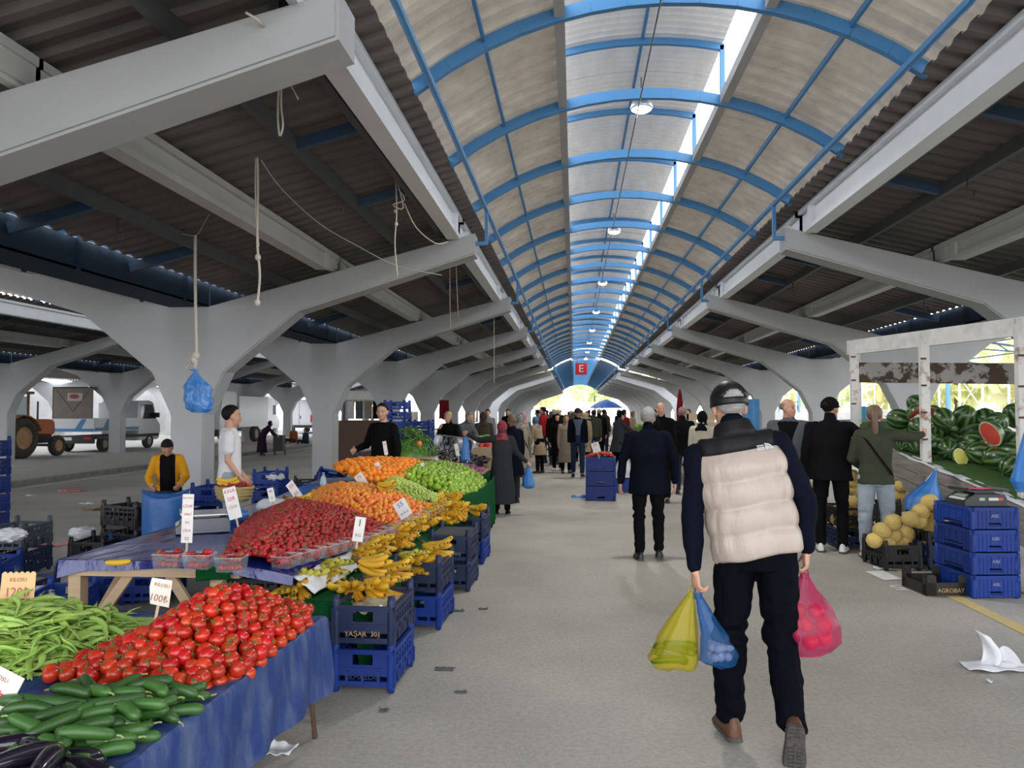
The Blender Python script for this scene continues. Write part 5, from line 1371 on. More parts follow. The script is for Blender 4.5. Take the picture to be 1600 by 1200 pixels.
person('woman in a long khaki trench coat walking beside the one in black', -.22, 20.7, pi+.15, 1.58, .014, hair='bob', hm=H_BROWN, top='trench_coat', topm=BEIGE, coat_hem=.32, botm=BLACK, face=True, bw=1.05)
CPM = person('man in a dark cap and open navy jacket over a grey shirt walking towards us', .09, 19.4, pi+.08, 1.74, .013, hat='cap', hatm=CHAR, top='open_jacket', topm=NAVY, under=SLATE, botm=JEANB, face=True, head=(18,-4), lL=((-.03,.20,-1),(0,.02,-1)), lR=((.03,-.12,-1),(0,-.35,-1)), fp=(0,25), skin=m_skind)
PARK = person('woman in a black knit hat and black parka leaning to the right-hand stall', 1.02, 18.3, -1.0, 1.70, .014, lean=8, hat='beanie', hatm=BLACK, hair='none', top='parka', topm=CHAR, coat_hem=.72, botm=BLACK, aR=((.1,.75,-.6),(0,1,-.2)), aL=((-.1,.7,-.7),(0,1,-.2)), face=True)
person('bareheaded man in a black jacket seen from behind beyond the crate stack', .86, 26.5, 0, 1.78, .016, hm=H_GREY, hair='fringe', top='jacket', topm=BLACK, botm=BLACK, hem=.75)
person('shopper in a dark red jacket among the far crowd', 1.72, 26.8, -.8, 1.74, .018, top='jacket', topm=DRED, botm=BLACK)
person('tall man in black standing just behind the white-haired man', 1.58, 14.2, 2.9, 1.84, .014, hair='fringe', hm=H_STUB, top='jacket', topm=BLACK, botm=BLACK, head=(20,0))
VM = person('man in a black quilted jacket and dark jeans facing away on the right side', 2.16, 15.6, -.2, 1.76, .014, hair='short', hm=H_STUB, top='quilted_jacket', topm=BLACK, botm=JEANB, hem=.80)
person('woman in a cream jacket with a thin black bag strap, hair covered in black', 2.22, 13.6, -.5, 1.68, .014, hat='hood', hatm=BLACK, hair='none', top='jacket', topm=CREAM, botm=BLACK)
person('person in a long aubergine robe bent over a shopping trolley on the far road', -11.75, 28.2, -1.2, 1.42, .018, lean=38, hat='scarf', hatm=PURPLE, hair='none', top='robe', topm=PURPLE, coat_hem=.12, botm=PURPLE, bw=1.25, aL=((-.1,.5,-.8),(0,.8,-.5)), aR=((.1,.5,-.8),(0,.8,-.5)))
person('child in petrol blue sitting on the kerb of the far pavement', -12.9, 36.3, 2.6, 1.45, .018, sit=True, drop=.10, lean=10, lL=((-.3,.95,.2),(.2,.4,-.6)), lR=((.3,.95,.2),(-.2,.4,-.6)), top='jumper', topm=TEAL, botm=JEANB, z0=.1)
person('person in rust clothes sitting on the ground beside spread cloths', -14.0, 37.5, 2.9, 1.6, .018, sit=True, drop=.10, lL=((-.3,.95,.2),(.2,.4,-.6)), lR=((.3,.95,.2),(-.2,.4,-.6)), hat='scarf', hatm=SCARFG, hair='none', top='jumper', topm=ORANGEC, botm=BROWN, z0=.1)
CR_W = [('grey-haired shopper in a dark green jacket far down the aisle', -.1,27.5,0,1.7,OLIVE,H_GREY,'short'),('far shopper in a purple jacket behind the capped man',.0,25.5,.4,1.66,fab('purple_cloth',(.16,.05,.16)),H_BROWN,'bob'),
 ('far shopper in a light grey coat near the middle of the crowd',.5,30.5,pi,1.68,fab('light_grey_cloth',(.32,.32,.31)),H_BLACK,'short'),('blond shopper in a black coat in the middle of the far crowd',-.55,26.5,.2,1.72,BLACK,H_BLOND,'bob'),
 ('far man in a brown jacket right of the aisle middle',1.2,31,-.3,1.75,BROWN,H_BLACK,'short'),('far man in a slate jacket at the left stalls',-1.4,29.5,1.0,1.74,SLATE,H_BLACK,'short'),
 ('far shopper in a teal coat deep in the left crowd',-1.0,33,.8,1.64,TEAL,H_BROWN,'bob'),('far shopper in a cream coat before the bright opening',.25,36,0,1.66,CREAM,H_BROWN,'bob'),
 ('far man in charcoal before the bright opening',.75,39,0,1.76,CHAR,H_BLACK,'short'),('far shopper in a rust coat near the bright opening',1.5,37,-.5,1.66,ORANGEC,H_BLACK,'bob'),
 ('far man in a navy coat at the right stalls',1.95,34,-1,1.76,NAVY,H_GREY,'short'),('far shopper in a plaid coat at the right stalls',2.25,30,-1.2,1.68,PLAID,H_BROWN,'bob'),
 ('smallest far shopper in a dark red coat before the opening',-.3,44,0,1.66,DRED,H_BLACK,'bob'),('far shopper in a blue headwrap tone jacket beyond the red jacket',-1.15,38,.6,1.68,SCARFB,H_BLACK,'short'),
 ('far man in a grey jumper standing behind the left tables',-2.7,24,pi,1.74,fab('pale_grey_cloth',(.25,.25,.25)),H_BLACK,'short'),('far seller in black behind the left tables',-2.5,29,pi,1.76,BLACK,H_BLACK,'short'),
 ('far seller in white behind the right tables',3.5,24,2.6,1.74,WHITE,H_BLACK,'short'),('far seller in dark green behind the right tables',3.1,30,2.4,1.74,OLIVE,H_BLACK,'short')]
CR_W += [('far shopper in an olive coat in the left half of the crowd',-.8,28.2,.3,1.66,OLIVE,H_BROWN,'bob'),('far man in black near the blue parasol',1.35,35.5,0,1.78,BLACK,H_GREY,'short'),('far shopper in a beige coat close to the blue parasol',1.05,33.2,.2,1.66,BEIGE,H_BROWN,'bob'),
 ('far man in a navy jacket left of the bright opening',-.75,41,.2,1.76,NAVY,H_BLACK,'short'),('far man in a slate jacket in the middle of the bright opening',.45,47,0,1.76,SLATE,H_BLACK,'short'),('far shopper in a dark red coat at the left stalls',-1.45,35,.9,1.64,DRED,H_BROWN,'bob'),
 ('far shopper in a pale grey coat before the opening',-.15,33.5,pi,1.64,WHITE,H_BROWN,'bob'),('far man in a brown jacket at the left stalls',-1.5,43,.8,1.74,BROWN,H_BLACK,'short'),('far man in charcoal at the right stalls',2.4,38,-1,1.74,CHAR,H_GREY,'short'),('far shopper in a plaid coat in the crowd behind the capped man',.30,23.4,.2,1.64,PLAID,H_BLOND,'bob'),
 ('far man in a black jacket behind the two women in long coats',-.62,24.0,.1,1.74,BLACK,H_GREY,'short'),('far man in an olive jacket between parka and crate stack',.62,24.4,0,1.72,OLIVE,H_BLACK,'short')]
for l, x, y, a, h, m_, hm_, hr in CR_W:
    person(l, x, y, a, h, .022, hair=hr, hm=hm_, top='jacket' if hr == 'short' else 'coat', topm=m_, botm=BLACK if hr != 'short' else JEANB, coat_hem=None if hr == 'short' else .45, folds=.008)
# ================================================================ right stall, vehicles, bags, ropes, the rest
G2 = random.Random(23)
PA_, PB_, PC_ = atY(1398,706,10.2), atY(1605,794,8.3), V((6.6,11.0,1.22))
_nn = (PB_-PA_).cross(PC_-PA_).normalized()
def sdeck(x, y): return PA_.z-(_nn.x*(x-PA_.x)+_nn.y*(y-PA_.y))/_nn.z
m_plank = mat('grey_weathered_plank', (.27,.25,.22), .85, var=.7, vscale=5, col2=(.15,.13,.11), stretch=(.5,.5,6), bump=.3, bscale=30)
m_rustb = mat('flaking_painted_board', (.36,.34,.32), .8, var=1, vscale=5, col2=(.07,.045,.03), bump=.3, bscale=20, thresh=(.47,.53))
m_postw = mat('chipped_white_post', (.66,.65,.62), .6, var=.9, vscale=7, col2=(.30,.16,.08), thresh=(.55,.66))
e1 = (PB_-PA_); eh = V((e1.x, e1.y, 0)).normalized(); back = V((-eh.y, eh.x, 0)); back = back if back.x > 0 else -back
st_ = thing('melon_stall', 'weathered plank stall with a white post frame carrying the watermelons', 'stall', (PA_.x, PA_.y, 0))
def L_(p): return V(p)-V((PA_.x, PA_.y, 0))
P0 = PA_-eh*1.6; P1 = PB_+eh*.9
def q3(p): return V((p.x, p.y, sdeck(p.x, p.y)))
cs = [q3(P0), q3(P1), q3(P1+back*2.1), q3(P0+back*2.1)]
b = MB(); b.add([L_(c) for c in cs]+[L_(c-V((0,0,.05))) for c in cs], [(0,1,2,3),(7,6,5,4),(0,4,5,1),(1,5,6,2),(2,6,7,3),(3,7,4,0)]); b.obj('deck', m_plank, st_)
for i in range(3):
    a, c = q3(P0)-V((0,0,.07+.15*i)), q3(P1)-V((0,0,.07+.13*i)); b = MB(); b.bar(L_(a-back*.02), L_(c-back*.02), .03, .125, up=(0,0,1)); b.obj('side_plank', m_plank, st_)
for p in (P0, PA_+eh*.5, P1, P0+back*2, P1+back*2):
    b = MB(); b.bar(L_((p.x,p.y,0)), L_((p.x,p.y,sdeck(p.x,p.y)-.05)), .08, .08); b.obj('leg', m_plank, st_)
fl = [(3.95,11.2),(4.31,9.85),(4.76,8.6)]
for i, (x, y) in enumerate(fl):
    z0 = .78 if i == 1 else sdeck(x, y) if i else .9
    b = MB(); b.box((-.05,-.04,z0),(.05,.04,2.64), Matrix.Translation(L_((x,y,0)))); po_ = b.obj('post', m_postw, st_)
    b = MB()
    for k in range(5): b.tube([L_((x-.06,y-.045,z0+.2+.33*k)), L_((x+.0,y-.06,z0+.2+.33*k))], .012, 6)
    b.obj('rusty_hinge', m_rust, po_)
b = MB(); b.bar(L_((3.92,11.32,2.56)), L_((5.03,7.8,2.56)), .06, .2); b.obj('top_rail', mat('white_painted_rail', (.72,.71,.68), .6, var=.4, vscale=6), st_)
b = MB(); b.bar(L_(atY(1338,582,11.6)), L_(atY(1594,584,11.1)), .05, .29); b.obj('back_board', m_rustb, st_)
for u, y in ((1338,11.62),(1594,11.12)):
    p = atY(u, 583, y); b = MB(); b.box((-.05,-.04,.9),(.05,.04,2.6), Matrix.Translation(L_((p.x,p.y,0)))); b.obj('post', m_postw, st_)
m_mat = mat('grass_green_mat', (.05,.13,.02), .9, var=.5, vscale=20, bump=.8, bscale=120)
o = MB(); o.grid(lambda s, q: tuple(q3(PA_+eh*(-1.4+3.9*q)+back*(.05+1.9*s+.02*sin(q*25)))+V((0,0,.012+.01*noise.noise((s*6,q*14,0))))), 12, 40); tag(o.obj('grass_mat', m_mat, None, True), 'green grass-like mat under the watermelons', 'mat')
o = MB(); o.grid(lambda s, q: tuple(q3(PA_+eh*(-1.0+3.3*q)+back*(-.03+.16*s+.03*noise.noise((q*14,s,4))))+V((0,0,.008+.03*max(0,noise.noise((s*4,q*17,3)))-.05*(1-s)*max(0,noise.noise((q*9,1,8)))))), 4, 60); tag(o.obj('paper_sheet', m_paper, None, True), 'torn white paper edging along the front of the watermelon stall', 'paper')
def melon_spot(u, v, h):
    lo_, hi = 6.5, 13.0
    f = lambda Y: (lambda p: p.z-(sdeck(p.x, p.y)+h))(atY(u, v, Y))
    for _ in range(40):
        m = (lo_+hi)/2
        if (f(lo_) > 0) == (f(m) > 0): lo_ = m
        else: hi = m
    return atY(u, v, (lo_+hi)/2)
wm = MB().ell((0,0,0), (.135,.135,.155), 26, 18).obj('watermelon', m_wm, smooth=True)
MB().tube([(0,0,.152),(.006,0,.165),(.016,.004,.172)], [.007,.005,.004], 6).obj('stem', m_stem, wm)
WMS = [(1417,690,.13,.92),(1433,694,.13,.95),(1460,694,.13,1),(1480,702,.13,.95),(1497,692,.15,1),(1512,701,.13,1),(1531,709,.13,1.12),(1560,718,.13,1.1),(1578,728,.13,.85),
 (1405,655,.30,1.05),(1436,668,.30,1),(1462,668,.30,1.08),(1488,668,.30,1.15),(1518,674,.30,1.1),(1544,676,.30,1.1),(1566,686,.30,1.15),(1590,694,.30,1.15),(1446,684,.2,1),(1520,690,.22,1),(1550,698,.22,1),(1580,708,.22,1.05),
 (1474,654,.47,1),(1507,652,.47,1.1),(1540,655,.47,1.05),(1557,660,.47,1),(1588,650,.52,1.15),(1433,632,.47,.95),(1604,700,.26,1.1)]
for i, (u, v, h, s) in enumerate(WMS):
    p = melon_spot(u, v, h)
    c = dup(wm, p, rot=Euler((G2.uniform(.7,2.4), G2.uniform(-.5,.5), G2.uniform(0,6.3))), label='striped green watermelon in the pile on the plank stall' if i != 25 else 'round watermelon topping the pile by the blue bag', group='watermelons on the plank stall' if i != 25 else None, scale=s*.98); c['category'] = 'watermelon'
    if i == 25 and 'group' in c: del c['group']
retire(wm)
# filler so that the pile rests on something: lower hidden watermelons
wm = MB().ell((0,0,0), (.14,.14,.155), 18, 12).obj('watermelon', m_wm, smooth=True)
for i in range(10):
    for j in range(2):
        p = q3(PA_+eh*(-.5+.32*i)+back*(.75+.33*j)); c = dup(wm, p+V((0,0,.13)), rot=Euler((1.5, 0, i*1.3+j)), label='watermelon in the covered back rows of the stall pile', group='covered back watermelons'); c['category'] = 'watermelon'
retire(wm)
def half(u, v, h, rx, rz, fl, name, label, r=.13):
    p = melon_spot(u, v, h)
    b = MB(); vs = []
    n1, n2 = 22, 7
    for i in range(n2+1):
        t = pi/2*i/n2
        for j in range(n1): a = 2*pi*j/n1; b.v.append((cos(t)*cos(a)*r, sin(t)*r, cos(t)*sin(a)*r*1.1))
    for i in range(n2):
        for j in range(n1): b.f.append((i*n1+j, i*n1+(j+1)%n1, (i+1)*n1+(j+1)%n1, (i+1)*n1+j)); b.m.append(0)
    o = b.obj(name, m_wm, None, True, p, (rx, 0, rz)); tag(o, label, 'watermelon')
    b = MB()
    b.add([(cos(2*pi*j/n1)*r, -.001, sin(2*pi*j/n1)*r*1.1) for j in range(n1)]+[(cos(2*pi*j/n1)*r*.9, -.002, sin(2*pi*j/n1)*r*.99) for j in range(n1)], [(j, (j+1)%n1, n1+(j+1)%n1, n1+j) for j in range(n1)])
    b.obj('white_rind', m_rind, o)
    b = MB(); b.add([(cos(2*pi*j/n1)*r*.9, -.002, sin(2*pi*j/n1)*r*.99) for j in range(n1)]+[(0,-.008,0)], [(j, (j+1)%n1, n1) for j in range(n1)]); b.obj('flesh', fl, o)
half(1430, 645, .47, .75, .75, m_cutm, 'watermelon_half', 'cut red watermelon half left of the white stall post', .105)
half(1459, 646, .47, .75, -.95, m_cutm, 'watermelon_half', 'cut red watermelon half right of the white stall post', .105)
half(1547, 678, .42, .45, -1.30, m_cutm, 'watermelon_half', 'long red cut watermelon half leaning among the right-hand melons', .15)
half(1501, 714, .09, -.3, .3, m_yel, 'watermelon_half', 'yellow cut melon half at the front of the green mat', .10)
# melon crates
ml = MB().ell((0,0,0), (.088,.088,.083), 20, 14).obj('melon', m_melon, smooth=True)
MB().tube([(0,0,.08),(.004,0,.096),(.02,.004,.103)], [.006,.0045,.004], 6).obj('stem', m_stem, ml)
def melons(lst, y, dz, where, group):
    for i, (x, yy) in enumerate(lst):
        p = atY(1260+x/4.706, 740+yy/4.706, y+dz*(i % 3)); c = dup(ml, p, rot=Euler((G2.uniform(-.7,.7), G2.uniform(-.7,.7), G2.uniform(0,6))), label='yellow netted melon '+where, group=group, scale=G2.uniform(.95,1.08)); c['category'] = 'melon'
put_crate('lowpost', 3.37, 8.56, 0, .10, 'black crate of melons standing alone nearest the white floor square')
melons([(500,492),(600,512),(715,507),(555,420),(637,452),(738,444),(641,358),(560,500),(660,505)], 8.42, .10, 'in the black crate nearest the white floor square', 'melons in the nearest black crate')
put_crate('dark', 3.86, 8.66, 0, .05, 'dark blue crate under the black melon crate beside the tall blue stack'); put_crate('lowpost', 3.86, 8.66, .25, .05, 'black crate of melons beside the tall blue crate stack')
melons([(765,335),(830,350),(905,367),(1000,364),(842,280),(920,302),(1005,264),(906,212)], 8.3, .07, 'in the black crate beside the tall blue stack', 'melons beside the tall blue crate stack')
put_crate('dark', 3.31, 9.76, 0, .02, 'dark blue crate at the feet of the man in the black cap'); put_crate('black', 3.31, 9.76, .25, .02, 'black crate of melons at the feet of the man in the black cap')
melons([(230,338),(320,352),(385,362),(287,288),(372,292),(345,218)], 9.68, .08, 'in the crate by the man in the black cap', 'melons by the man in the black cap')
put_crate('black', 3.86, 10.2, .0, 0, 'lower black crate behind the woman in pale jeans'); put_crate('black', 3.86, 10.2, .25, 0, 'upper black crate behind the woman in pale jeans')
melons([(690,95),(700,172),(690,232),(650,180)], 10.1, .05, 'behind the legs of the woman in pale jeans', 'melons behind the woman in pale jeans')
put_crate('black', 3.3, 11.3, .0, 0, 'black crate behind the man in the black cap'); put_crate('black', 3.3, 11.3, .27, 0, 'upper black crate behind the man in the black cap')
melons([(340,15),(338,65),(336,118),(40,112),(46,170)], 11.2, .05, 'behind the man in the black cap', 'melons behind the man in the black cap')
retire(ml)
# four bright blue crates with a scale
for i, w_ in enumerate(('bottom','second','third','top')):
    put_crate('low', 3.68, 7.44, .2*i, .10, '%s bright blue crate of the tall stack carrying the shop scale' % w_)
m_scale = mat('dark_scale_plastic', (.03,.032,.036), .4); m_scaleg = mat('grey_scale_plastic', (.16,.17,.19), .45); m_steel = mat('brushed_steel', (.6,.6,.6), .3, metal=.9); m_lcd = mat('lcd_panel', (.30,.36,.30), .25); m_pad = mat('key_pad', (.62,.63,.6), .5)
def scale_(x, y, z, rz, m, label, lab=True):
    t = thing('shop_scale', label, 'scale', (x, y, z), rz)
    b = MB(); b.prism([(-.19,0),(.19,0),(.19,.07),(.17,.105),(-.10,.105),(-.19,.05)], -.15, .15, axis='y'); b.obj('body', m, t)
    b = MB(); b.add([(-.185,-.13,.056),(-.105,-.13,.105),(-.105,.13,.105),(-.185,.13,.056)], [(0,1,2,3)]); 
    o = MB(); o.add([(-.160,-.10,.076),(-.110,-.10,.106),(-.110,.08,.106),(-.160,.08,.076)], [(0,1,2,3)]); o.obj('display', m_lcd, t)
    o = MB(); o.add([(-.193,-.13,.0535),(-.166,-.13,.0705),(-.166,.10,.0705),(-.193,.10,.0535)], [(0,1,2,3)]); o.obj('key_pad', m_pad, t)
    b = MB(); b.box((-.06,-.08,.105),(.12,.08,.13)); b.obj('tray_support', m, t)
    b = MB(); b.prism([(-.15,.128),(.20,.128),(.215,.155),(.205,.155),(.195,.138),(-.145,.138),(-.155,.155),(-.165,.155)], -.16, .16, axis='y'); b.obj('weighing_tray', m_steel if not lab else m_scale, t)
    if lab:
        for k, (c_, w_) in enumerate((((.3,.5,.35),.05),((.6,.6,.6),.09),((.6,.05,.05),.045))):
            b = MB(); x0 = -.06+.085*k; b.box((x0,-.152,.05),(x0+w_,-.150,.075)); b.obj('sticker', mat('sticker_%d' % k, c_, .5), t)
    return t
scale_(3.67, 7.40, .80, .10, m_scale, 'dark shop scale standing on the tall blue crate stack')
b = MB(); b.grid(lambda s, q: (3.60+.2*s, 7.33+.13*q, .945+.012*noise.noise((s*5,q*5,1))), 6, 6); tag(b.obj('pink_paper', mat('pink_paper', (.75,.10,.22), .6), None, True), 'crumpled pink paper lying on the dark scale tray', 'paper')
p = atY(312, 838, 5.9); scale_(-2.86, 5.75, .735, .5, m_scaleg, 'grey shop scale on the blue tarp behind the tall price sign', False)
# fruit box with lettering
m_boxk = mat('black_cardboard', (.022,.019,.017), .7, var=.3, vscale=8); m_boxi = mat('brown_cardboard', (.24,.14,.08), .8)
t = thing('fruit_box', 'empty black cardboard fruit box lying on the ground before the blue crates', 'box', (3.30, 7.42, 0), .10)
b = MB(); W, D, Hh = .38, .42, .13
b.box((-W/2,-D/2,0),(W/2,D/2,.008)); b.obj('base', m_boxi, t)
for nm, a, c in (('front_panel',(-W/2,-D/2,0),(W/2,-D/2+.008,.12)),('back_panel',(-W/2,D/2-.008,0),(W/2,D/2,.12)),('side_panel',(-W/2,-D/2,0),(-W/2+.008,D/2,.10)),('side_panel',(W/2-.008,-D/2,0),(W/2,D/2,.10))):
    b = MB(); b.box(a, c); b.obj(nm, m_boxk, t)
for sx in (-1,1):
    for sy in (-1,1):
        b = MB(); b.prism([(sx*W/2,0),(sx*(W/2-.09),0),(sx*(W/2-.09),.17),(sx*(W/2-.07),.19),(sx*W/2,.19)], sy*D/2-.008*(sy > 0), sy*D/2+.008*(sy < 0)); b.box((sx*W/2-.008*(sx>0), sy*D/2, 0),(sx*W/2+.008*(sx<0), sy*D/2-sy*.07, .19)); b.obj('corner_post', m_boxk, t)
text_mesh('lettering', 'AGROBAY', .052, m_gold, t, .0008, (.03,-D/2-.002,.05))
# plastic bags
m_bagb = mat('blue_film', (.05,.26,.72), .25, alpha=.72, var=.4, vscale=9, col2=(.12,.4,.85), bump=.4, bscale=20, spec=.6)
m_bagy = mat('yellow_film', (.66,.58,.01), .22, alpha=.26, bump=.3, bscale=14); m_bagl = mat('light_blue_film', (.05,.25,.66), .22, alpha=.2, bump=.3, bscale=14); m_bagr = mat('pink_film', (.66,.04,.18), .2, alpha=.26, bump=.3, bscale=14); m_bagw = mat('white_film', (.75,.77,.8), .3, alpha=.75, bump=.3, bscale=20)
def bag(label, m, top, prof, seed, rz=0, pleat=.10, handles=True, name='plastic_bag', crump=0):
    """film bag hanging from top: prof rows (drop, half width, half depth, side shift)"""
    t = thing(name, label, 'bag', top, rz)
    b = MB(); n = 36; g = random.Random(seed); ph = [g.uniform(0,6.3) for _ in range(4)]
    rows = []
    for i in range(len(prof)-1):
        for k in range(5): rows.append([a+(c-a)*k/5 for a, c in zip(prof[i], prof[i+1])])
    rows.append(list(prof[-1]))
    for d, w_, dp, sh_ in rows:
        f = pleat*(1-min(1, d/prof[-1][0]*1.1))+.025
        for j in range(n):
            a = 2*pi*j/n; q = 1+f*sin(9*a+ph[0])+.6*f*sin(14*a+ph[1]+d*5)+.05*noise.noise(V((cos(a)*2, sin(a)*2, d*9+seed)))+crump*(noise.noise(V((cos(a)*3, sin(a)*3, d*14+seed)))+.7*abs(noise.noise(V((cos(a)*6, sin(a)*6, d*22)))))
            b.v.append((sh_+w_*cos(a)*q, dp*sin(a)*q, -d+.012*sin(2*a+ph[2])*(d > prof[-1][0]*.6)))
    for i in range(len(rows)-1):
        for j in range(n): b.f.append((i*n+j, (i+1)*n+j, (i+1)*n+(j+1)%n, i*n+(j+1)%n)); b.m.append(0)
    b.f.append(tuple((len(rows)-1)*n+j for j in range(n))); b.m.append(0)
    b.obj('film', m, t, True)
    if handles:
        for s in (-1, 1):
            MB().tube([(s*.012,0,-.03),(s*.02,.0,.0),(0,0,.03)], [.012,.009,.006], 7, flat=.5).obj('handle', m, t, True)
    return t
hl = world(MAN, MAN['wri'][-1]+V((-.002,.03,-.125))); hr = world(MAN, MAN['wri'][1]+V((.0,.03,-.125)))
bag('yellow translucent shopping bag with cucumbers in the man\'s left hand', m_bagy, hl+V((-.012,0,0)), [(0,.01,.012,0),(.10,.05,.035,-.035),(.22,.095,.07,-.07),(.32,.125,.085,-.095),(.37,.10,.07,-.085),(.385,.05,.04,-.07)], 1)
bag('blue translucent shopping bag with pale eggs in the man\'s left hand', m_bagl, hl+V((.015,-.02,0)), [(0,.01,.012,0),(.10,.035,.03,.035),(.20,.065,.06,.08),(.29,.095,.075,.105),(.335,.09,.065,.095),(.35,.05,.04,.085)], 2)
bag('pink translucent shopping bag full of red fruit in the man\'s right hand', m_bagr, hr, [(0,.012,.014,0),(.08,.06,.04,.0),(.17,.125,.075,.005),(.27,.15,.10,.015),(.345,.15,.10,.02),(.385,.11,.08,.02)], 3, -.1, .06)
cp = p_cuc(.35, .2)
for i in range(9):
    c = dup(cp, hl+V((-.10+G2.uniform(-.045,.045), G2.uniform(-.04,.04), -.345+.018*(i//2)+.01)), rot=Euler((G2.uniform(-1,1), G2.uniform(-.2,.35), G2.uniform(-.5,.5))), label='green cucumber inside the yellow shopping bag', group='cucumbers in the yellow bag', scale=.85); c['category'] = 'cucumber'
retire(cp)
eg = MB().ell((0,0,0), (.021,.021,.028), 12, 9).obj('egg', mat('pale_eggshell', (.66,.46,.36), .5, rand=.2), smooth=True)
for i in range(16):
    a = i*2.4; r = .052*sqrt(((i % 8)+.5)/8); c = dup(eg, hl+V((.115+r*cos(a)*1.1, -.02+r*sin(a)*.85, -.305+.045*(i//8))), rot=Euler((G2.uniform(-2,2), G2.uniform(-2,2), 0)), label='pale egg inside the blue shopping bag', group='eggs in the blue bag'); c['category'] = 'egg'
retire(eg)
rf = MB().ell((0,0,0), (.042,.042,.039), 16, 10, fn=lambda d: 1-.12*max(0,d.z)**8).obj('red_apple', mat('red_fruit_skin', (.62,.05,.02), .3, rand=.2, hue=.02), smooth=True)
MB().tube([(0,0,.034),(.003,0,.05)], .002, 5).obj('stem', m_stem, rf)
for i, (x, z) in enumerate([(-.07,-.33),(.01,-.335),(.085,-.325),(-.075,-.255),(-.0,-.26),(.075,-.25),(-.035,-.19),(.04,-.185)]):
    c = dup(rf, hr+V((x+.008, .02*(-1)**i, z)), rot=Euler((G2.uniform(-1,1), G2.uniform(-1,1), 0)), label='red fruit inside the pink shopping bag', group='fruit in the pink bag'); c['category'] = 'apple'
retire(rf)
h = world(SCW, SCW['wri'][-1]+V((-.04,.05,-.03))); bag('long light blue bag lifted by the headscarfed shopper over the stall', m_bagb, h, [(0,.015,.015,0),(.12,.05,.03,.0),(.3,.07,.04,-.01),(.44,.085,.05,-.01),(.5,.06,.04,-.01)], 4)
h = world(SCW, SCW['wri'][1]+V((.03,.04,-.06))); bag('round light blue bag in the right hand of the headscarfed shopper', m_bagb, h, [(0,.015,.015,0),(.12,.05,.04,0),(.26,.10,.07,.01),(.34,.10,.07,.01),(.37,.05,.04,.01)], 5)
h = world(CAPM, CAPM['wri'][-1]+V((0,.0,-.10))); bag('small white bag in the left hand of the man in the black cap', m_bagw, h, [(0,.01,.01,0),(.08,.03,.025,0),(.22,.045,.035,0),(.28,.03,.02,0)], 6)
p = atY(1462,735,9.0); bag('crumpled blue bag hanging from the watermelon stall edge', m_bagb, p, [(0,.012,.012,0),(.12,.06,.04,-.05),(.3,.19,.08,-.14),(.42,.2,.09,-.16),(.5,.1,.06,-.15)], 7)
p = atY(1606,668,8.1); bag('full blue bag hanging at the right end of the watermelon stall', m_bagb, p, [(0,.02,.02,0),(.2,.06,.05,-.01),(.4,.11,.09,-.02),(.54,.15,.12,-.02),(.64,.10,.08,-.02)], 8)
# hanging blue bag on a rope and the other ropes
Y_ = 8.0
bag('shiny blue plastic bag hanging from a rope before the concrete column', mat('bright_blue_film', (.02,.18,.58), .2, alpha=.93, var=.6, vscale=5, col2=(.25,.5,.85), bump=.7, bscale=12), atY(306,582,Y_), [(-.035,.035,.03,-.03),(0,.016,.016,0),(.05,.05,.04,.0),(.14,.115,.07,.01),(.28,.135,.085,.025),(.40,.13,.08,.05),(.425,.10,.06,.05)], 9, .3, .22, False, crump=.30)
m_rope = mat('white_rope', (.60,.56,.48), .8); m_line = mat('pale_green_line', (.42,.50,.45), .7); m_pink = mat('pinkish_cord', (.42,.26,.22), .8)
def rope(pts, r, label, m=None, y=None, knots=()):
    P_ = [atY(u, v, yy) for u, v, yy in pts]
    Q = []
    for i in range(len(P_)-1):
        for k in range(4):
            t = k/4; a = P_[max(i-1,0)]; b_, c_ = P_[i], P_[i+1]; d = P_[min(i+2,len(P_)-1)]
            Q.append(.5*((2*b_)+(c_-a)*t+(2*a-5*b_+4*c_-d)*t*t+(3*b_-a-3*c_+d)*t**3))
    Q.append(P_[-1])
    t_ = thing('rope', label, 'rope', P_[0])
    q0 = P_[0]; MB().tube([p-q0 for p in Q], r, 6).obj('strand', m or m_rope, t_, True)
    for u, v, yy in knots: MB().ell(atY(u,v,yy)-q0, (r*2.6,r*2.6,r*3), 8, 6).obj('knot', m or m_rope, t_, True)
    return t_
rope([(305,368,8),(305,430,8),(306,500,8),(307,555,8),(304,575,8)], .016, 'thick white rope holding the hanging blue bag', knots=((306,556,8),(303,562,8)))
rope([(304,556,8),(290,568,8),(300,560,8),(289,578,8)], .008, 'frayed short rope end curling beside the knot over the blue bag')
rope([(235,352,7.9),(272,362,7.9),(305,368,8),(318,350,7.9),(332,326,7.7)], .005, 'thin cord tying the thick rope up to the roof beams', m_line)
rope([(402,238,6.8),(403,300,6.8),(402,380,6.8),(406,430,6.8),(402,474,6.8)], .011, 'long white rope hanging down with a frayed end left of the aisle', knots=((403,402,6.8),(402,473,6.8)))
rope([(400,240,6.8),(399,285,6.8),(400,330,6.8),(404,385,6.8)], .008, 'thinner rope strand beside the long hanging white rope')
rope([(438,92,5.35),(436,130,5.35),(434,180,5.35),(437,212,5.35),(442,195,5.35),(439,160,5.35),(441,95,5.35)], .008, 'white rope loop hanging under the nearest roof bay', knots=((437,130,5.35),))
rope([(438,120,5.35),(452,130,5.35),(466,155,5.35)], .006, 'short loose rope tail beside the nearest white loop')
rope([(618,282,8.2),(620,330,8.2),(617,380,8.2),(621,432,8.2)], .008, 'tangled white rope hanging by the second arm tip', knots=((618,330,8.2),(619,350,8.2)))
rope([(621,285,8.2),(630,325,8.2),(614,320,8.2),(632,312,8.2),(622,295,8.2)], .007, 'rope tangle looped on top of the white rope by the second arm')
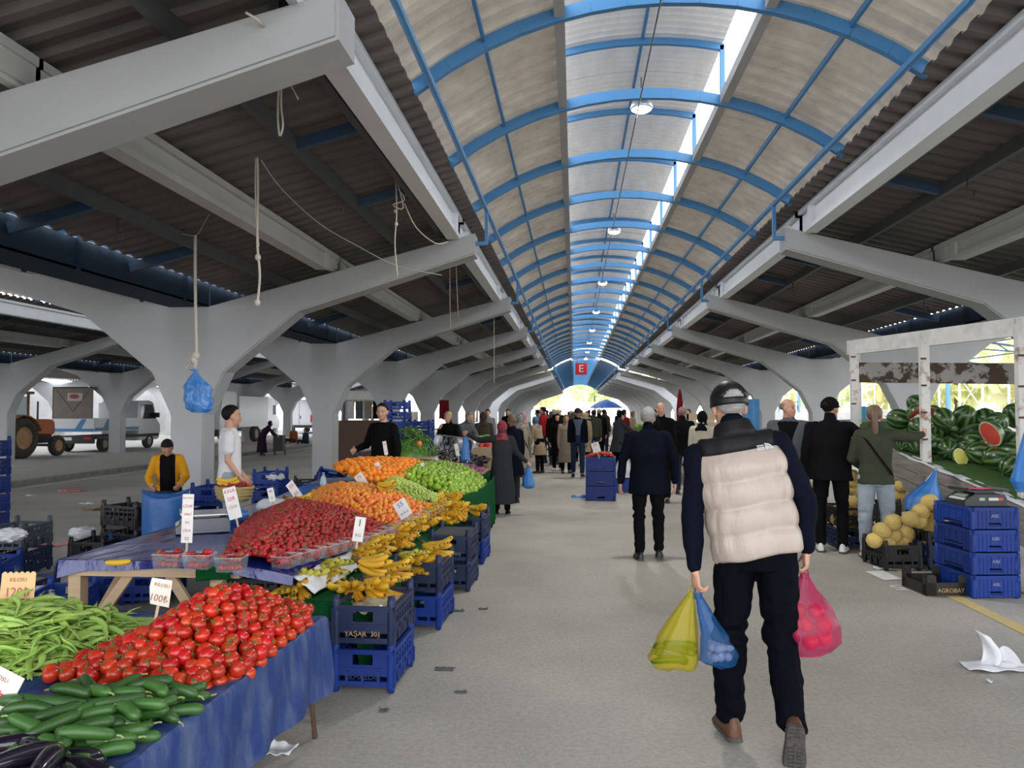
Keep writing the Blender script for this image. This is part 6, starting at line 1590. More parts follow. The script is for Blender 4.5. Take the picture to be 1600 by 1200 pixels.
rope([(632,318,8.2),(650,355,8.4),(680,380,8.9),(700,378,9.4)], .006, 'slack rope running from the tangle to the arm tip')
rope([(408,250,6.8),(440,295,7.4),(500,350,8.4),(560,385,9.1),(620,415,9.7),(690,430,10.3)], .006, 'long sagging pale green line strung between the roof and the arm', m_line)
rope([(703,415,11.4),(703,470,11.4),(704,515,11.4)], .007, 'pinkish cord hanging behind the second arm', m_pink)
rope([(712,402,11.6),(714,450,11.6),(716,498,11.6)], .007, 'second pinkish cord hanging behind the arm', m_pink)
rope([(772,496,16.5),(772,560,16.5),(772,602,16.5)], .006, 'thin pale cord hanging far down the left side', m_rope)
p = atY(412, 42, 4.25); MB().tube([(0,.0,0),(0,-.08,.0),(-.06,-.11,.03)], .008, 6).obj('wall_peg', m_rope, None, True, p); tag(bpy.data.objects['wall_peg'], 'bent pale peg sticking out of the nearest concrete arm', 'peg')
hk = link('roof_hook', None); hk.empty_display_size = .1
MB().tube([(-.03,0,.10),(-.03,0,-.10),(-.022,0,-.125),(.022,0,-.125),(.03,0,-.10),(.03,0,-.02)], .007, 6).obj('rod', m_dark, hk, True)
for xc in (-5.4, 6.86):
    for k in (0, 1, 2, 3):
        for s in (-1, 1):
            for rel in (1.15, 2.95):
                y = FY[k]+3.6 if rel > 2 else FY[k]+2.6
                if y < 3: continue
                c = dup(hk, (xc+s*rel, y, zs(rel)-.24), 0, 'dark bent steel hook hanging under a roof purlin', 'hooks under the roof purlins'); c['category'] = 'hook'
retire(hk)
# aisle: three crates with tomatoes
for i, w_ in enumerate(('bottom','middle','top')): put_crate('wide', .49, 14.5, .27*i, -.02, '%s blue crate of the stack in the middle of the aisle' % w_)
tp = p_tomato()
for x, y in hexpts([(.25,14.33),(.73,14.33),(.73,14.66),(.25,14.66)], .06, .01, G2):
    c = dup(tp, (x, y, .80+.07*(1-((x-.5)/.26)**2)), rot=Euler((G2.uniform(-1,1), G2.uniform(-1,1), 0)), label='red tomato on top of the crate stack in the middle of the aisle', group='tomatoes on the aisle crate stack'); c['category'] = 'tomato'
retire(tp)
card(931, 699, 14.1, .14, .18, -.3, [('50',.07,m_red),('TL',.04,m_red)], 'white price card on the tomato crates in the middle of the aisle', stick=.12, lean=.1)
for i, (x, y, l) in enumerate(((1.05,16.0,'lower blue crate behind the aisle stack'),(.62,16.6,'blue crate on the ground behind the aisle stack'))): put_crate('wide', x, y, 0, .1, l)
put_crate('wide', .62, 16.6, .27, .1, 'upper blue crate behind the aisle stack')
bag('white carrier bag standing behind the aisle crates', m_bagw, (1.0,16.0,.72), [(0,.03,.03,0),(.1,.1,.07,0),(.3,.16,.1,0),(.43,.15,.1,0)], 12)
# ---- blue sack, basket, table clutter
t = thing('blue_sack', 'open blue plastic sack standing before the boy in mustard sleeves', 'sack', (-4.46, 8.12, 0), .1)
b = MB(); n = 32
for i in range(13):
    z = .76*i/12
    for j in range(n): a = 2*pi*j/n; q = 1+.05*noise.noise(V((cos(a)*2, sin(a)*2, z*4)))+.03*sin(7*a+z*3); b.v.append((.24*cos(a)*q, .20*sin(a)*q, z+.03*sin(2*a+1)*(i == 12)))
for i in range(12):
    for j in range(n): b.f.append((i*n+j, i*n+(j+1)%n, (i+1)*n+(j+1)%n, (i+1)*n+j)); b.m.append(0)
b.f.append(tuple(range(n-1,-1,-1))); b.m.append(0)
so = b.obj('sack_body', mat('blue_sack_plastic', (.025,.11,.34), .4, var=.4, vscale=5, col2=(.05,.16,.42), bump=.4, bscale=9), t, True); md = so.modifiers.new('s', 'SOLIDIFY'); md.thickness = .006
b = MB(); b.tube([(.245*cos(2*pi*j/24), .205*sin(2*pi*j/24), .76+.03*sin(2*2*pi*j/24+1)) for j in range(25)], .008, 6); b.obj('rim', m_bagl, t, True)
put_crate('black', -4.98, 8.35, .35, 1.3, 'black crate on its stack behind the blue sack'); put_crate('black', -4.98, 8.35, .05, 1.3, 'lower black crate behind the blue sack')
m_wick = mat('wicker', (.58,.45,.20), .7, var=.5, vscale=40, col2=(.4,.28,.1), stretch=(1,1,3), bump=.8, bscale=70)
hb_ = (world(WT, WT['wri'][-1])+world(WT, WT['wri'][1]))/2
bx, by, bz = atY(366, 770, 8.1)
t = thing('wicker_basket', 'shallow pale wicker basket full of strawberries in the arms of the white-shirted boy', 'basket', (bx, by, bz-.09), 0)
b = MB(); n = 40; prof = [(.13,0),(.155,.02),(.175,.06),(.19,.11),(.20,.15),(.205,.165),(.195,.165),(.18,.11),(.15,.03),(.0,.025)]
for r, z in prof:
    for j in range(n): a = 2*pi*j/n; q = 1+.012*sin(20*a+z*90); b.v.append((r*cos(a)*q*1.05, r*sin(a)*q*.8, z))
for i in range(len(prof)-1):
    for j in range(n): b.f.append((i*n+j, i*n+(j+1)%n, (i+1)*n+(j+1)%n, (i+1)*n+j)); b.m.append(0)
b.f.append(tuple(range(n-1,-1,-1))); b.m.append(0); bo_ = b.obj('bowl', m_wick, t, True)
b = MB()
for k in range(4): b.tube([((.178+.009*k)*1.06*cos(2*pi*j/40), (.178+.009*k)*.81*sin(2*pi*j/40), .04+.034*k) for j in range(41)], .006, 5)
b.obj('woven_band', m_wick, t, True)
ps = p_straw()
for i in range(26):
    a = i*2.4; r = .16*sqrt((i+.5)/26); c = dup(ps, (bx+r*cos(a), by+r*sin(a)*.75, bz+.08+.03*(1-r/.17)), rot=Euler((G2.uniform(-2,2), G2.uniform(-2,2), 0)), label='strawberry in the wicker basket', group='strawberries in the wicker basket', scale=1.3); c['category'] = 'strawberry'
retire(ps)
for i, (dx, dz, a) in enumerate(((-.03,.17,.0),(-.02,.135,.15))):
    b = MB(); banana(b, (-.13,0,0), 0, .45, .27, .026, .85); o = b.obj('banana', [m_ban, m_bant], None, True, (bx+dx-.02, by-.06, bz+dz-.01), (0,0,a)); tag(o, ['upper banana resting on the wicker basket','lower banana resting on the wicker basket'][i], 'banana')
def bottle(x, y, z, label):
    t = thing('water_bottle', label, 'bottle', (x, y, z)); m_ = mat('clear_bottle', (.75,.88,.92), .05, alpha=.35, spec=.7)
    MB().lathe([(.03,0),(.034,.01),(.034,.06),(.031,.07),(.034,.08),(.034,.15),(.03,.175),(.014,.205),(.014,.215)], 16).obj('body', m_, t, True)
    MB().lathe([(.016,.212),(.016,.232),(.0,.233)], 12).obj('cap', mat('bottle_cap', (.1,.25,.6), .4), t, True)
    MB().lathe([(.0345,.085),(.0345,.135)], 16, closed=False).obj('label', mat('bottle_label', (.4,.6,.8), .4), t, True)
p = atY(505, 765, 8.45); bottle(p.x, p.y, .735, 'clear water bottle standing behind the apricots')
for i, (u, v, y, m_, l) in enumerate(((425,790,6.9,m_bagw,'clear plastic bag of fruit behind the strawberries'),(486,768,8.2,m_bagl,'crumpled pale blue bag behind the apricots'),(360,818,6.2,m_bagb,'small crumpled blue bag beside the grey scale'))):
    p = atY(u, v, y); b = MB(); b.ell((0,0,.05), (.15,.11,.07), 20, 12, None, lambda d: 1+.25*noise.noise(d*3+V((i,0,0)))); tag(b.obj('plastic_bag', m_, None, True, (p.x, p.y, deck(p.x, p.y)+.01)), l, 'bag')
# ---- crates on the left side
def stackl(u, v, items, rz, where, dy=0):
    p = atZ(u, v, 0); return stack(p.x, p.y+.25+dy, rz, items, where)
stackl(-48, 838, ['blue','blue','blue','blue','blue'], .15, 'of the tall stack at the far left behind the beans')
stackl(0, 905, ['dark','grey'], .1, 'of the grey stack at the left, holding white stuff')
stackl(-50, 925, ['blue'], .3, 'behind the orange price card'); stackl(60, 985, ['blue'], .25, 'on the ground behind the beans'); stackl(-5, 965, ['dark'], .1, 'on the ground left of the trestle table')
stackl(130, 885, ['black'], .12, 'with a knotted plastic bag on it'); stackl(190, 875, ['blue'], .2, 'beside the black crate behind the table'); stackl(222, 860, ['blue'], .2, 'behind the trestle table by the blue sack')
stackl(178, 838, ['black'], .15, 'holding white plastic, farthest behind the table')
stackl(165, 945, ['blue'], .2, 'under the trestle table'); stackl(215, 945, ['blue'], .15, 'second under the trestle table')
stackl(318, 862, ['blue','blue','blue'], .1, 'of the stack before the concrete column'); stackl(412, 820, ['blue','blue','blue'], .08, 'of the stack behind the boy in white')
stackl(452, 812, ['blue','blue'], .1, 'of the short stack behind the strawberries'); stackl(470, 800, ['black','black'], .4, 'of the black crates behind the apricots'); stackl(520, 795, ['black'], .2, 'behind the apricots')
p = atY(512, 745, 10.3); c = put_crate('blue', p.x, p.y, .55, .5, 'dark blue crate tipped over behind the apricots'); c.rotation_euler = (1.1,.2,.4); c.location.z = .52
stackl(568, 775, ['blue','blue','blue'], .1, 'of the stack to the left of the seller in black')
for i, (u, v, y, m_, l, sz) in enumerate(((130,832,8.6,m_bagw,'knotted clear plastic bag lying on the black crate',.16),(178,814,10.6,m_paper,'white crumpled plastic in the farthest black crate',.17),(15,836,6.6,m_paper,'white paper and waste in the grey crate',.15),(430,745,11,m_paper,'white plastic in the crate behind the boy in white',.14),(570,700,14,m_paper,'white plastic on the blue crates left of the seller',.16),(66,925,6.0,m_paper,'white plastic scrap in the crate behind the beans',.12))):
    p = atY(u, v, y); b = MB(); b.ell((0,0,0), (sz,sz*.8,sz*.42), 44, 26, None, lambda d: 1+.3*noise.noise(d*3.2+V((i*3,0,0)))+.22*abs(noise.noise(d*8+V((i,2,0))))-.1); tag(b.obj('plastic_wrap', m_, None, True, p), l, 'plastic')
for k in range(11): put_crate('tower', -2.92+G2.uniform(-.012,.012), 12.55, .165*k, .03, '%s blue crate of the tall tower behind the seller' % ('lowest','second lowest','third','fourth','fifth','sixth','seventh','eighth','ninth','second highest','topmost')[k])
for k in range(9): put_crate('tower', -2.62+G2.uniform(-.01,.01), 13.1, .165*k, .03, '%s blue crate of the lower tower right of the tallest one' % ('lowest','second lowest','third','fourth','fifth','sixth','seventh','second highest','topmost')[k])
# silver wrap, lettuce, radish table beyond
m_sil = mat('silver_black_film', (.55,.56,.58), .25, metal=.3, var=1, vscale=6, col2=(.02,.02,.025), thresh=(.45,.55), stretch=(1,1,.25), bump=.6, bscale=9)
o = MB(); o.grid(lambda s, q: (-2.55+1.0*q+.03*noise.noise((q*9,s*2,0)), 13.9+.1*sin(q*9)-.16*s+.06*noise.noise((q*12,s*3,5)), 1.22-.52*s-.12*q+.03*noise.noise((q*10,0,2))), 14, 50)
o.grid(lambda s, q: (-2.55+1.0*q, 13.9+.5*s+.1*sin(q*9)*(1-s), 1.22-.12*q+.03*noise.noise((q*10,0,2))*(1-s)), 4, 50)
tag(o.obj('silver_cover', m_sil, None, True), 'silver and black plastic cover draped over boxes beyond the aubergines', 'plastic cover')
t = thing('box_pile', 'brown box under the silver plastic cover', 'box', (-2.05,14.15,0)); MB().box((-.48,-.12,0),(.48,.45,1.05)).obj('box_body', m_boxi, t); MB().box((-.485,-.125,.6),(.485,-.118,.66)).obj('tape', mat('tan_tape', (.4,.28,.14), .4), t)
t = thing('market_table', 'farther left stall table with leafy greens and red peppers', 'table', (-1.85,16.0,0)); MB().box((-.35,-1.5,.78),(.38,1.5,.83)).obj('table_top', m_wood, t)
for sx in (-.3,.33):
    for sy in (-1.4,1.4): MB().box((sx-.03,sy-.03,0),(sx+.03,sy+.03,.78)).obj('leg', m_wood, t)
m_let = mat('lettuce_leaf', (.22,.40,.06), .5, rand=.3, var=.5, vscale=20, col2=(.12,.26,.04))
lt = MB().ell((0,0,0), (.13,.13,.11), 20, 14, None, lambda d: 1+.22*sin(9*atan2(d.y,d.x)+6*d.z)*(1-abs(d.z))+.12*noise.noise(d*6)).obj('lettuce', m_let, smooth=True)
for i in range(26):
    x, y = -2.1+G2.uniform(0,.55), 14.75+G2.uniform(0,2.6); c = dup(lt, (x, y, .92+.14*(-1.2-x)), rot=Euler((G2.uniform(-.5,.5), G2.uniform(-.5,.5), G2.uniform(0,6))), label='leafy green head of lettuce on the farther left table', group='lettuces on the farther left table', scale=G2.uniform(.7,1.1)); c['category'] = 'lettuce'
for u, v, y in ((752,697,13.6),(761,693,13.6),(756,702,13.5),(764,700,13.5),(748,703,13.5)):
    p = atY(u, v, y); o = MB().ell((0,0,0), (.06,.06,.055), 14, 9, None, lambda d: 1-.1*max(0,d.z)**6).obj('pink_tomato', mat('pink_tomato_skin', (.6,.06,.05), .3), None, True, p); tag(o, 'large pink tomato left of the headscarfed shopper', 'tomato', 'large pink tomatoes by the shopper')
MB().box((-1.75,13.35,.62),(-1.3,13.75,1.02)).obj('wooden_box', m_wood); tag(bpy.data.objects['wooden_box'], 'wooden box under the large pink tomatoes', 'box')
# right hand far stalls: tables with greens
for i, (x, y, l) in enumerate(((2.75,19.6,'nearer'),(2.7,24.5,'middle'),(2.6,30.0,'farther'))):
    t = thing('market_table', l+' right stall table with leafy greens in the distance', 'table', (x, y, 0)); MB().box((-.55,-1.8,.8),(.7,1.8,.85)).obj('table_top', m_wood, t); MB().box((-.56,-1.8,.25),(-.54,1.8,.8)).obj('front_cloth', m_gcl if i else m_tarpb, t)
    for sx in (-.5,.65):
        for sy in (-1.7,1.7): MB().box((sx-.03,sy-.03,0),(sx+.03,sy+.03,.8)).obj('leg', m_wood, t)
    for k in range(22):
        xx, yy = x-.45+G2.uniform(0,1.05), y-1.6+G2.uniform(0,3.2); c = dup(lt, (xx, yy, .95+.18*(xx-x+.5)+G2.uniform(0,.08)), rot=Euler((G2.uniform(-.5,.5), 0, G2.uniform(0,6))), label='leafy greens piled on the %s right stall table' % l, group='greens on the %s right table' % l, scale=G2.uniform(.7,1.2)); c['category'] = 'lettuce'
retire(lt)
t = thing('parasol', 'closed dark red parasol standing among the right stalls', 'parasol', (2.95,21.8,0)); MB().tube([(0,0,0),(0,0,2.3)], .02, 8).obj('pole', m_steel, t, True); MB().lathe([(.02,2.28),(.06,2.1),(.10,1.7),(.09,1.35),(.03,1.3)], 10).obj('canopy', DRED, t, True)
t = thing('parasol', 'open blue parasol far down on the right of the aisle', 'parasol', (1.9,46,0)); MB().tube([(0,0,0),(0,0,2.35)], .025, 8).obj('pole', m_steel, t, True); MB().lathe([(1.0,1.85),(.96,1.9),(.5,2.2),(.0,2.38)], 12, closed=False).obj('canopy', mat('blue_canopy', (.03,.10,.36), .7), t)
t = thing('wooden_crate', 'pale wooden crate stacked on the right stall behind the quilted jacket', 'crate', (2.95,18.0,.0)); 
for k in range(8): MB().box((-.4,-.3,.06+.2*k),(.4,-.27,.2+.2*k)).obj('slat', m_wood, t)
for sx in (-.4,.36): MB().box((sx,-.3,0),(sx+.04,.3,1.68)).obj('corner_post', m_wood, t)
def drape_(name, label, x, y, z, w_, h_, m_, rz=0, cat='cloth'):
    o = MB(); o.grid(lambda s, q: ((q-.5)*w_, .03*sin(q*17)*s+.02*noise.noise((q*6,s*3,x)), -h_*s+.02*sin(q*9)*s), 10, 24); o = o.obj(name, m_, None, True, (x, y, z), (0,0,rz)); md = o.modifiers.new('s', 'SOLIDIFY'); md.thickness = .01
    return tag(o, label, cat)
drape_('hanging_cloth', 'light blue cloth hanging between the right columns behind the cap', 4.9, 22.0, 2.0, .55, 1.2, fab('sky_blue_cloth', (.10,.28,.55)))
drape_('hanging_cloth', 'blue cloth hanging beside the bald man in the arch', 6.3, 19.5, 1.75, .3, 1.0, fab('mid_blue_cloth', (.06,.16,.42)))
drape_('hanging_jacket', 'dark red jacket hanging on a left column behind the blonde woman', -3.75, 22.0, 1.98, .28, .55, DRED, 0, 'jacket')
drape_('hanging_cloth', 'dark green cloth gathered at the top right of the melon stall', 5.45, 8.55, 2.75, .5, .55, fab('green_cover_cloth', (.02,.09,.06)), .4)
drape_('hanging_coat', 'pale garment hanging right of the crate tower', -3.4, 15.6, 1.65, .4, 1.0, CREAM, 0, 'garment')
drape_('hanging_cloth', 'blue cloth hanging by the right arches near the man in the cap', 5.9, 15.9, 1.75, .35, 1.1, fab('cyan_cloth', (.08,.30,.45)))
t = thing('clothes_stall', 'clothes stall with brown counter and hanging garments behind the seller', 'stall', (-7.5, 25.5, 0))
MB().box((-.3,-.5,0),(1.6,.5,1.35)).obj('counter', mat('brown_counter', (.12,.065,.045), .7, var=.3, vscale=4), t); MB().box((-.3,-.1,2.05),(1.6,0,2.35)).obj('banner', m_card, t)
for sx in (-.27,1.55): MB().box((sx-.03,-.03,0),(sx+.03,.03,2.5)).obj('post', m_dark, t)
for k in range(3,9): MB().box((-1.1+.3*k,.1,1.4),(-.88+.3*k,.2,2.0)).obj('garment', [CREAM,BLACK,OLIVE,WHITE,GREYC,BEIGE,BLACK,CREAM,WHITE][k], t)
# ---- litter on the ground
def litter(u, v, w_, d_, h_, m_, label, seed, rz=0):
    p = atZ(u, v, 0); o = MB(); o.grid(lambda s, q: ((s-.5)*w_*(1+.3*noise.noise((q*4,seed,1))), (q-.5)*d_*(1+.3*noise.noise((s*4,seed,2))), .006+h_*max(0,noise.noise((s*3+seed,q*3,seed)))*2), 14, 14)
    o = o.obj('litter', m_, None, True, (p.x, p.y, 0), (0,0,rz)); md = o.modifiers.new('s', 'SOLIDIFY'); md.thickness = .004
    return tag(o, label, 'litter')
p = atZ(1552, 1045, 0)
o = MB()
def wb(s, q):
    x = -.18+.62*s; y = (q-.5)*(.16+.04*sin(s*9)); z = .012+.05*abs(noise.noise((s*4,q*2,1)))
    return (x, y, z)
o.grid(wb, 24, 10)
o.grid(lambda s, q: (-.02+.10*(q-.5)+.03*sin(s*4), .02+.03*sin(q*5+s*3), .02+.22*s*(1-.25*q)), 10, 8); o.grid(lambda s, q: (.10+.16*(q-.5), .03+.04*sin(q*4), .02+.11*s*(1-(2*q-1)**2)), 8, 10)
o = o.obj('plastic_bag', m_paper, None, True, (p.x, p.y, 0), (0,0,-.05)); md = o.modifiers.new('s', 'SOLIDIFY'); md.thickness = .004; tag(o, 'crumpled white plastic bag lying on the floor at the far right', 'bag')
for a in ((113,768,.5,.25,.04,mat('red_film', (.5,.12,.16), .5),'reddish plastic scrap on the left road',1),(158,797,.55,.2,.05,m_boxi,'flattened tan wrapper on the left road',2),(80,852,.35,.25,.03,mat('pink_film_scrap', (.6,.2,.25), .5),'pink strap lying behind the crates at the left',3),(100,768,.2,.15,.02,m_paper,'white paper scrap beside the reddish plastic',4),(48,775,.16,.1,.02,m_paper,'small white scrap at the left of the road',5),(134,788,.25,.08,.02,m_paper,'thin white scrap before the tan wrapper',6),
 (905,777,.28,.22,.04,m_bagb,'light blue bag lying flat beside the aisle crate stack',7),(695,1046,.12,.06,.008,m_dark,'dark flat scrap on the floor right of the nearest crates',8),(600,1111,.05,.04,.01,m_dark,'small dark peel on the floor before the nearest crates',9),(716,955,.10,.05,.01,m_dark,'dark leaf scrap on the floor beside the second stack',10),(755,952,.07,.04,.01,m_dark,'dark leaf scrap in the aisle right of the second stack',11),(720,1082,.07,.03,.01,m_dark,'small dark leaf on the aisle floor',12),(1546,1066,.02,.03,.01,m_paper,'tiny white scrap below the crumpled white bag',13),(1490,888,.1,.06,.01,m_paper,'paper scrap under the blue crates',14),(1395,888,.35,.16,.015,m_paper,'torn paper under the nearest melon crate',15),(433,1172,.16,.12,.03,m_paper,'white plastic scrap under the blue tarp edge',16),(1594,927,.1,.06,.01,m_boxi,'brown cardboard scrap right of the blue crates',17)):
    litter(*a)
MB().box((-16.5,35.4,.1),(-12.9,36.2,.115)).obj('spread_cloth', fab('pink_spread', (.45,.08,.18), var=.8, vs=3, col2=(.6,.5,.5))); tag(bpy.data.objects['spread_cloth'], 'pink cloth spread with goods on the far pavement', 'cloth')
# ---- vehicles on the left
m_car = mat('white_car_paint', (.62,.63,.64), .3, coat=.3); m_tyre = mat('tyre_rubber', (.03,.028,.026), .8, var=.5, vscale=12, col2=(.10,.085,.065)); m_hub = mat('wheel_hub', (.4,.36,.3), .5); m_glass = mat('dark_glass', (.015,.02,.022), .06); m_bump = mat('black_bumper', (.02,.02,.021), .5); m_bstr = mat('blue_stripe', (.06,.22,.42), .4); m_org = mat('tractor_orange', (.50,.11,.025), .45, var=.5, vscale=6, col2=(.3,.12,.05)); m_brn = mat('tractor_cab_brown', (.30,.15,.05), .5, var=.5, vscale=6, col2=(.2,.12,.06)); m_rim = mat('ochre_rim', (.42,.25,.11), .6); m_canv = mat('grey_brown_canvas', (.20,.175,.15), .85, var=.3, vscale=3); m_lamp2 = mat('tail_lamp', (.45,.02,.02), .3); m_plate = mat('number_plate', (.7,.7,.68), .4)
def wheel(par, x, y, r, w_, rim=None, hubm=None):
    M = Matrix.Translation((x, y, r)) @ Matrix.Rotation(pi/2, 4, 'Y')
    o = MB(); o.lathe([(r*.55,-w_/2),(r*.9,-w_/2),(r,-w_*.3),(r,w_*.3),(r*.9,w_/2),(r*.55,w_/2),(r*.55,-w_/2)], 28, M, False); o = o.obj('wheel', m_tyre, par, True)
    q = MB(); q.lathe([(.0,-w_*.2),(r*.2,-w_*.42),(r*.25,-w_*.3),(r*.5,-w_*.25),(r*.57,-w_*.48),(r*.57,w_*.48),(r*.5,w_*.25),(r*.25,w_*.3),(r*.2,w_*.42),(0,w_*.2)], 20, M, False); q.obj('hub', rim or m_hub, o, True)
def body(par, name, prof, x0, x1, m_, bev=.03):
    o = MB(); o.prism(prof, x0, x1, axis='x'); o = o.obj(name, m_, par)
    bm = bmesh.new(); bm.from_mesh(o.data); bmesh.ops.recalc_face_normals(bm, faces=bm.faces); bmesh.ops.bevel(bm, geom=bm.edges, offset=bev, segments=2, affect='EDGES', clamp_overlap=True); bm.to_mesh(o.data); bm.free(); return o
# pickup with a flat bed, canvas cover over the rear
t = thing('pickup_truck', 'white flatbed truck with blue stripes and a grey canvas cover parked by the columns', 'truck', (-18.85, 27.6, .1))
o = MB(); o.box((-.85,0,.78),(.85,2.9,.86)); o.obj('bed_floor', m_car, t)
for nm, a, c in (('tail_board',(-.85,-.03,.80),(.85,.02,1.28)),('side_board',(.82,0,.80),(.87,2.9,1.28)),('side_board',(-.87,0,.80),(-.82,2.9,1.28)),('head_board',(-.85,2.85,.8),(.85,2.9,1.9))):
    o = MB(); o.box(a, c); bo = o.obj(nm, m_car, t)
    if nm == 'side_board':
        xx = c[0]+.004 if a[0] > 0 else a[0]-.004
        s_ = MB(); s_.box((xx-.006, 0, .82),(xx+.006, 2.9, .93)); s_.add([(xx,.5,.93),(xx,.85,.93),(xx,1.05,1.26),(xx,.75,1.26)], [(0,1,2,3)]); s_.obj('stripe', m_bstr, bo)
    if nm == 'tail_board':
        s_ = MB(); s_.box((-.85,-.036,.80),(.85,-.031,.9)); s_.prism([(.1,.9),(.35,.9),(.55,1.26),(.35,1.26)], -.037, -.031); s_.obj('stripe', m_bstr, bo)
body(t, 'cab', [(2.95,.35),(4.6,.35),(4.75,.7),(4.72,1.05),(4.45,1.25),(4.15,1.95),(3.9,2.02),(2.95,2.0)], -.8, .8, m_car, .05)
o = MB(); o.add([(.805,3.15,1.25),(.805,4.3,1.25),(.805,4.05,1.85),(.805,3.15,1.85)], [(0,1,2,3)]); o.add([(-.805,3.15,1.25),(-.805,4.3,1.25),(-.805,4.05,1.85),(-.805,3.15,1.85)], [(3,2,1,0)]); o.obj('side_window', m_glass, t)
o = MB(); o.box((-.7,4.1,1.9),(.7,4.12,1.92)); o.box((-.84,.1,.5),(.84,4.5,.62)); o.obj('chassis', m_bump, t)
o = MB(); o.box((-.83,-.06,.34),(.83,.06,.62)); bo = o.obj('rear_bumper', m_bump, t); MB().box((-.45,-.075,.46),(.0,-.06,.58)).obj('number_plate', m_plate, bo)
for s in (-1,1): MB().box((s*.62-.14,-.075,.5),(s*.62+.14,-.058,.6)).obj('tail_lamp', m_lamp2, t)
for y, x in ((.75,.72),(.75,-.72),(3.85,.72),(3.85,-.72)): wheel(t, x, y, .31, .2)
MB().box((.83,4.15,1.3),(1.02,4.25,1.5)).obj('wing_mirror', m_bump, t)
o = MB(); o.box((-.86,.05,1.28),(.72,.09,2.48)); o.box((-.88,.05,1.28),(-.84,1.9,2.46)); o.box((-.88,.05,2.44),(.72,1.9,2.48)); cv = o.obj('canvas_cover', m_canv, t)
o = MB(); o.box((-.28,.036,1.95),(.32,.05,2.25)); o.obj('emblem_panel', mat('pale_emblem', (.42,.38,.34), .7), cv); MB().ell((0,.035,2.12), (.2,.01,.09), 14, 6).obj('emblem', mat('dark_red_emblem', (.25,.04,.04), .6), cv)
o = MB(); o.bar((-.75,.04,2.4),(-.05,.04,1.55), .012, .012); o.bar((.62,.04,2.4),(-.05,.04,1.55), .012, .012); o.obj('cord', m_dark, cv)
# tractor
t = thing('tractor', 'old orange and brown tractor with ochre wheels parked at the far left', 'tractor', (-18.75, 23.9, .1), -.05)
wheel(t, .62, 0, .68, .36, m_rim); wheel(t, -.62, 0, .68, .36, m_rim); wheel(t, .58, 1.75, .36, .2, m_rim); wheel(t, -.58, 1.75, .36, .2, m_rim)
body(t, 'engine_hood', [(.6,.75),(2.0,.7),(2.1,.85),(2.05,1.22),(1.9,1.28),(.6,1.3)], -.27, .27, m_org, .05); MB().box((-.22,.2,.45),(.22,1.95,.78)).obj('chassis', m_bump, t)
MB().box((-.5,1.68,.33),(.5,1.80,.42)).obj('front_axle', m_bump, t)
for s in (-1,1):
    o = MB(); o.rings([(lambda yy: (lambda a: (s*.62+.2*cos(a), yy[0]+.03*sin(a), yy[1]+.03*sin(a))))(( .78*cos(q), .68+.74*sin(q))) for q in [pi*k/10 for k in range(1,10)]], 10); o.obj('fender', m_brn, t, True)
    for y in (-.55,.45): MB().box((s*.52-.03,y-.03,1.15),(s*.52+.03,y+.03,2.15)).obj('cab_post', m_brn, t)
    MB().box((s*.51,-.5,1.3),(s*.515,.4,2.05)).obj('cab_window', mat('pale_glass', (.4,.5,.52), .1, alpha=.4), t)
MB().box((-.62,-.65,2.13),(.62,.6,2.22)).obj('cab_roof', m_brn, t); MB().box((-.52,-.55,.85),(.52,.45,1.2)).obj('cab_floor', m_brn, t); MB().tube([(.18,1.3,1.28),(.18,1.3,1.9)], .03, 8).obj('exhaust', m_dark, t, True); MB().box((-.2,-.35,1.2),(.2,.1,1.35)).obj('driver_seat', m_bump, t)
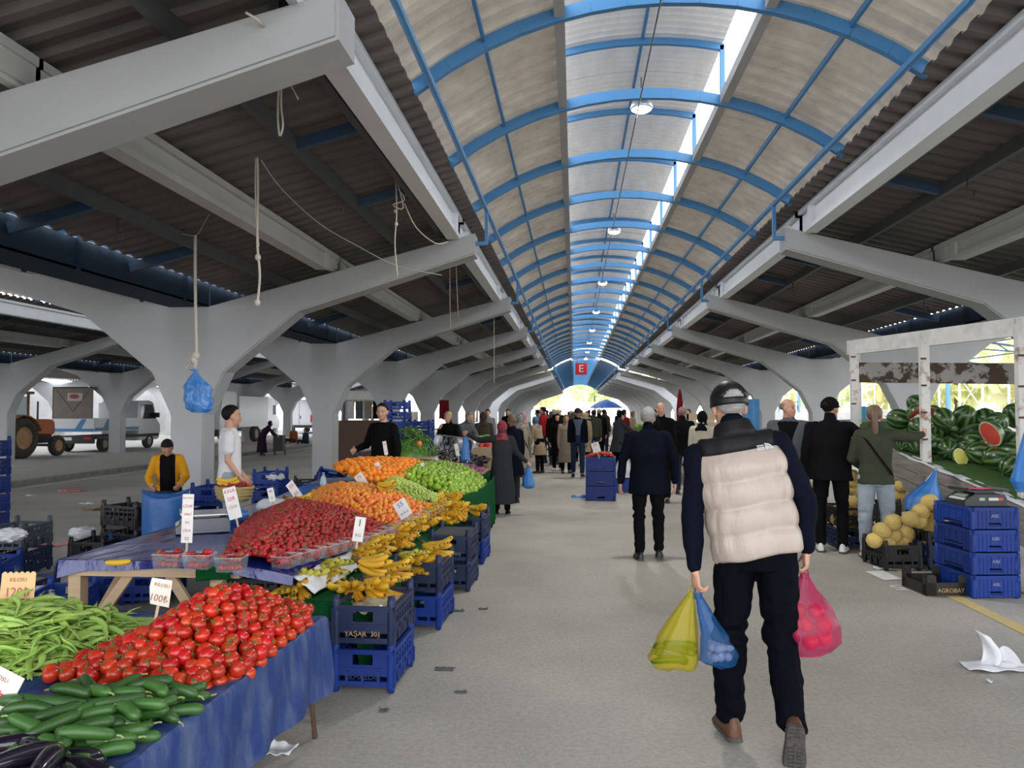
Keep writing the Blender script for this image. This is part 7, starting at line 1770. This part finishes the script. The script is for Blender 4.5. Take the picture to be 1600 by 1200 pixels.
# white lorry facing us, and two vans
t = thing('lorry', 'white lorry facing the camera behind the column of the white-shirted boy', 'truck', (-17.2, 34.0, .1))
body(t, 'cab', [(0,.4),(1.9,.4),(1.9,2.5),(.35,2.5),(.12,1.7),(0,1.2)], -1.0, 1.0, m_car, .06); MB().box((-.9,.0,1.55),(.9,.3,2.25)).obj('windscreen_frame', m_car, t); MB().box((-.85,-.01,1.6),(.85,.05,2.2)).obj('windscreen', m_glass, t); MB().box((-.8,-.03,.85),(.8,.02,1.3)).obj('grille', m_bump, t); MB().box((-1.0,-.08,.4),(1.0,.05,.72)).obj('bumper', m_bump, t); MB().box((-1.05,2.0,.8),(1.05,5.5,2.3)).obj('cargo_box', m_car, t); MB().box((-.2,-.09,.5),(.25,-.08,.62)).obj('number_plate', m_plate, t)
for y, x in ((.9,.85),(.9,-.85),(4.3,.85),(4.3,-.85)): wheel(t, x, y, .42, .25)
def van(x, y, rz, label):
    t = thing('van', label, 'van', (x, y, .1), rz)
    body(t, 'body', [(0,.4),(4.9,.4),(5.0,.8),(4.9,1.1),(4.3,1.3),(3.8,2.2),(3.5,2.35),(.1,2.4),(0,2.2)], -.95, .95, m_car, .08)
    MB().box((.952,3.3,1.35),(.957,4.0,1.95)).box((-.957,3.3,1.35),(-.952,4.0,1.95)).obj('side_window', m_glass, t); MB().box((-.7,-.008,1.4),(.7,.0,1.95)).obj('rear_window', m_car, t); MB().box((-.92,-.06,.4),(.92,.05,.6)).obj('rear_bumper', m_bump, t); MB().box((-.01,-.012,.6),(.01,.0,2.2)).obj('door_gap', m_bump, t); MB().box((.06,-.03,1.05),(.12,-.01,1.25)).obj('door_handle', m_bump, t)
    for s in (-1,1): MB().box((s*.86-.06,-.015,.8),(s*.86+.06,.0,1.3)).obj('tail_lamp', m_lamp2, t)
    for yy, xx in ((.9,.82),(.9,-.82),(4.0,.82),(4.0,-.82)): wheel(t, xx, yy, .34, .2)
van(-19.6, 44.0, .12, 'white van seen from behind between the far left columns'); van(-19.2, 52.5, .0, 'second white van farther back on the far pavement')
t = thing('shopping_trolley', 'two-wheeled shopping trolley beside the bent person on the far road', 'trolley', (-11.2, 28.5, 0)); MB().box((-.18,-.15,.15),(.18,.15,.75)).obj('bag_body', m_bump, t); MB().tube([(-.15,.15,.1),(-.15,.2,1.0),(.15,.2,1.0),(.15,.15,.1)], .015, 6).obj('frame', m_steel, t)
for s in (-1,1): wheel(t, s*.2, .1, .09, .03)
# prototypes of the crates go
for c in CR.values(): retire(c)
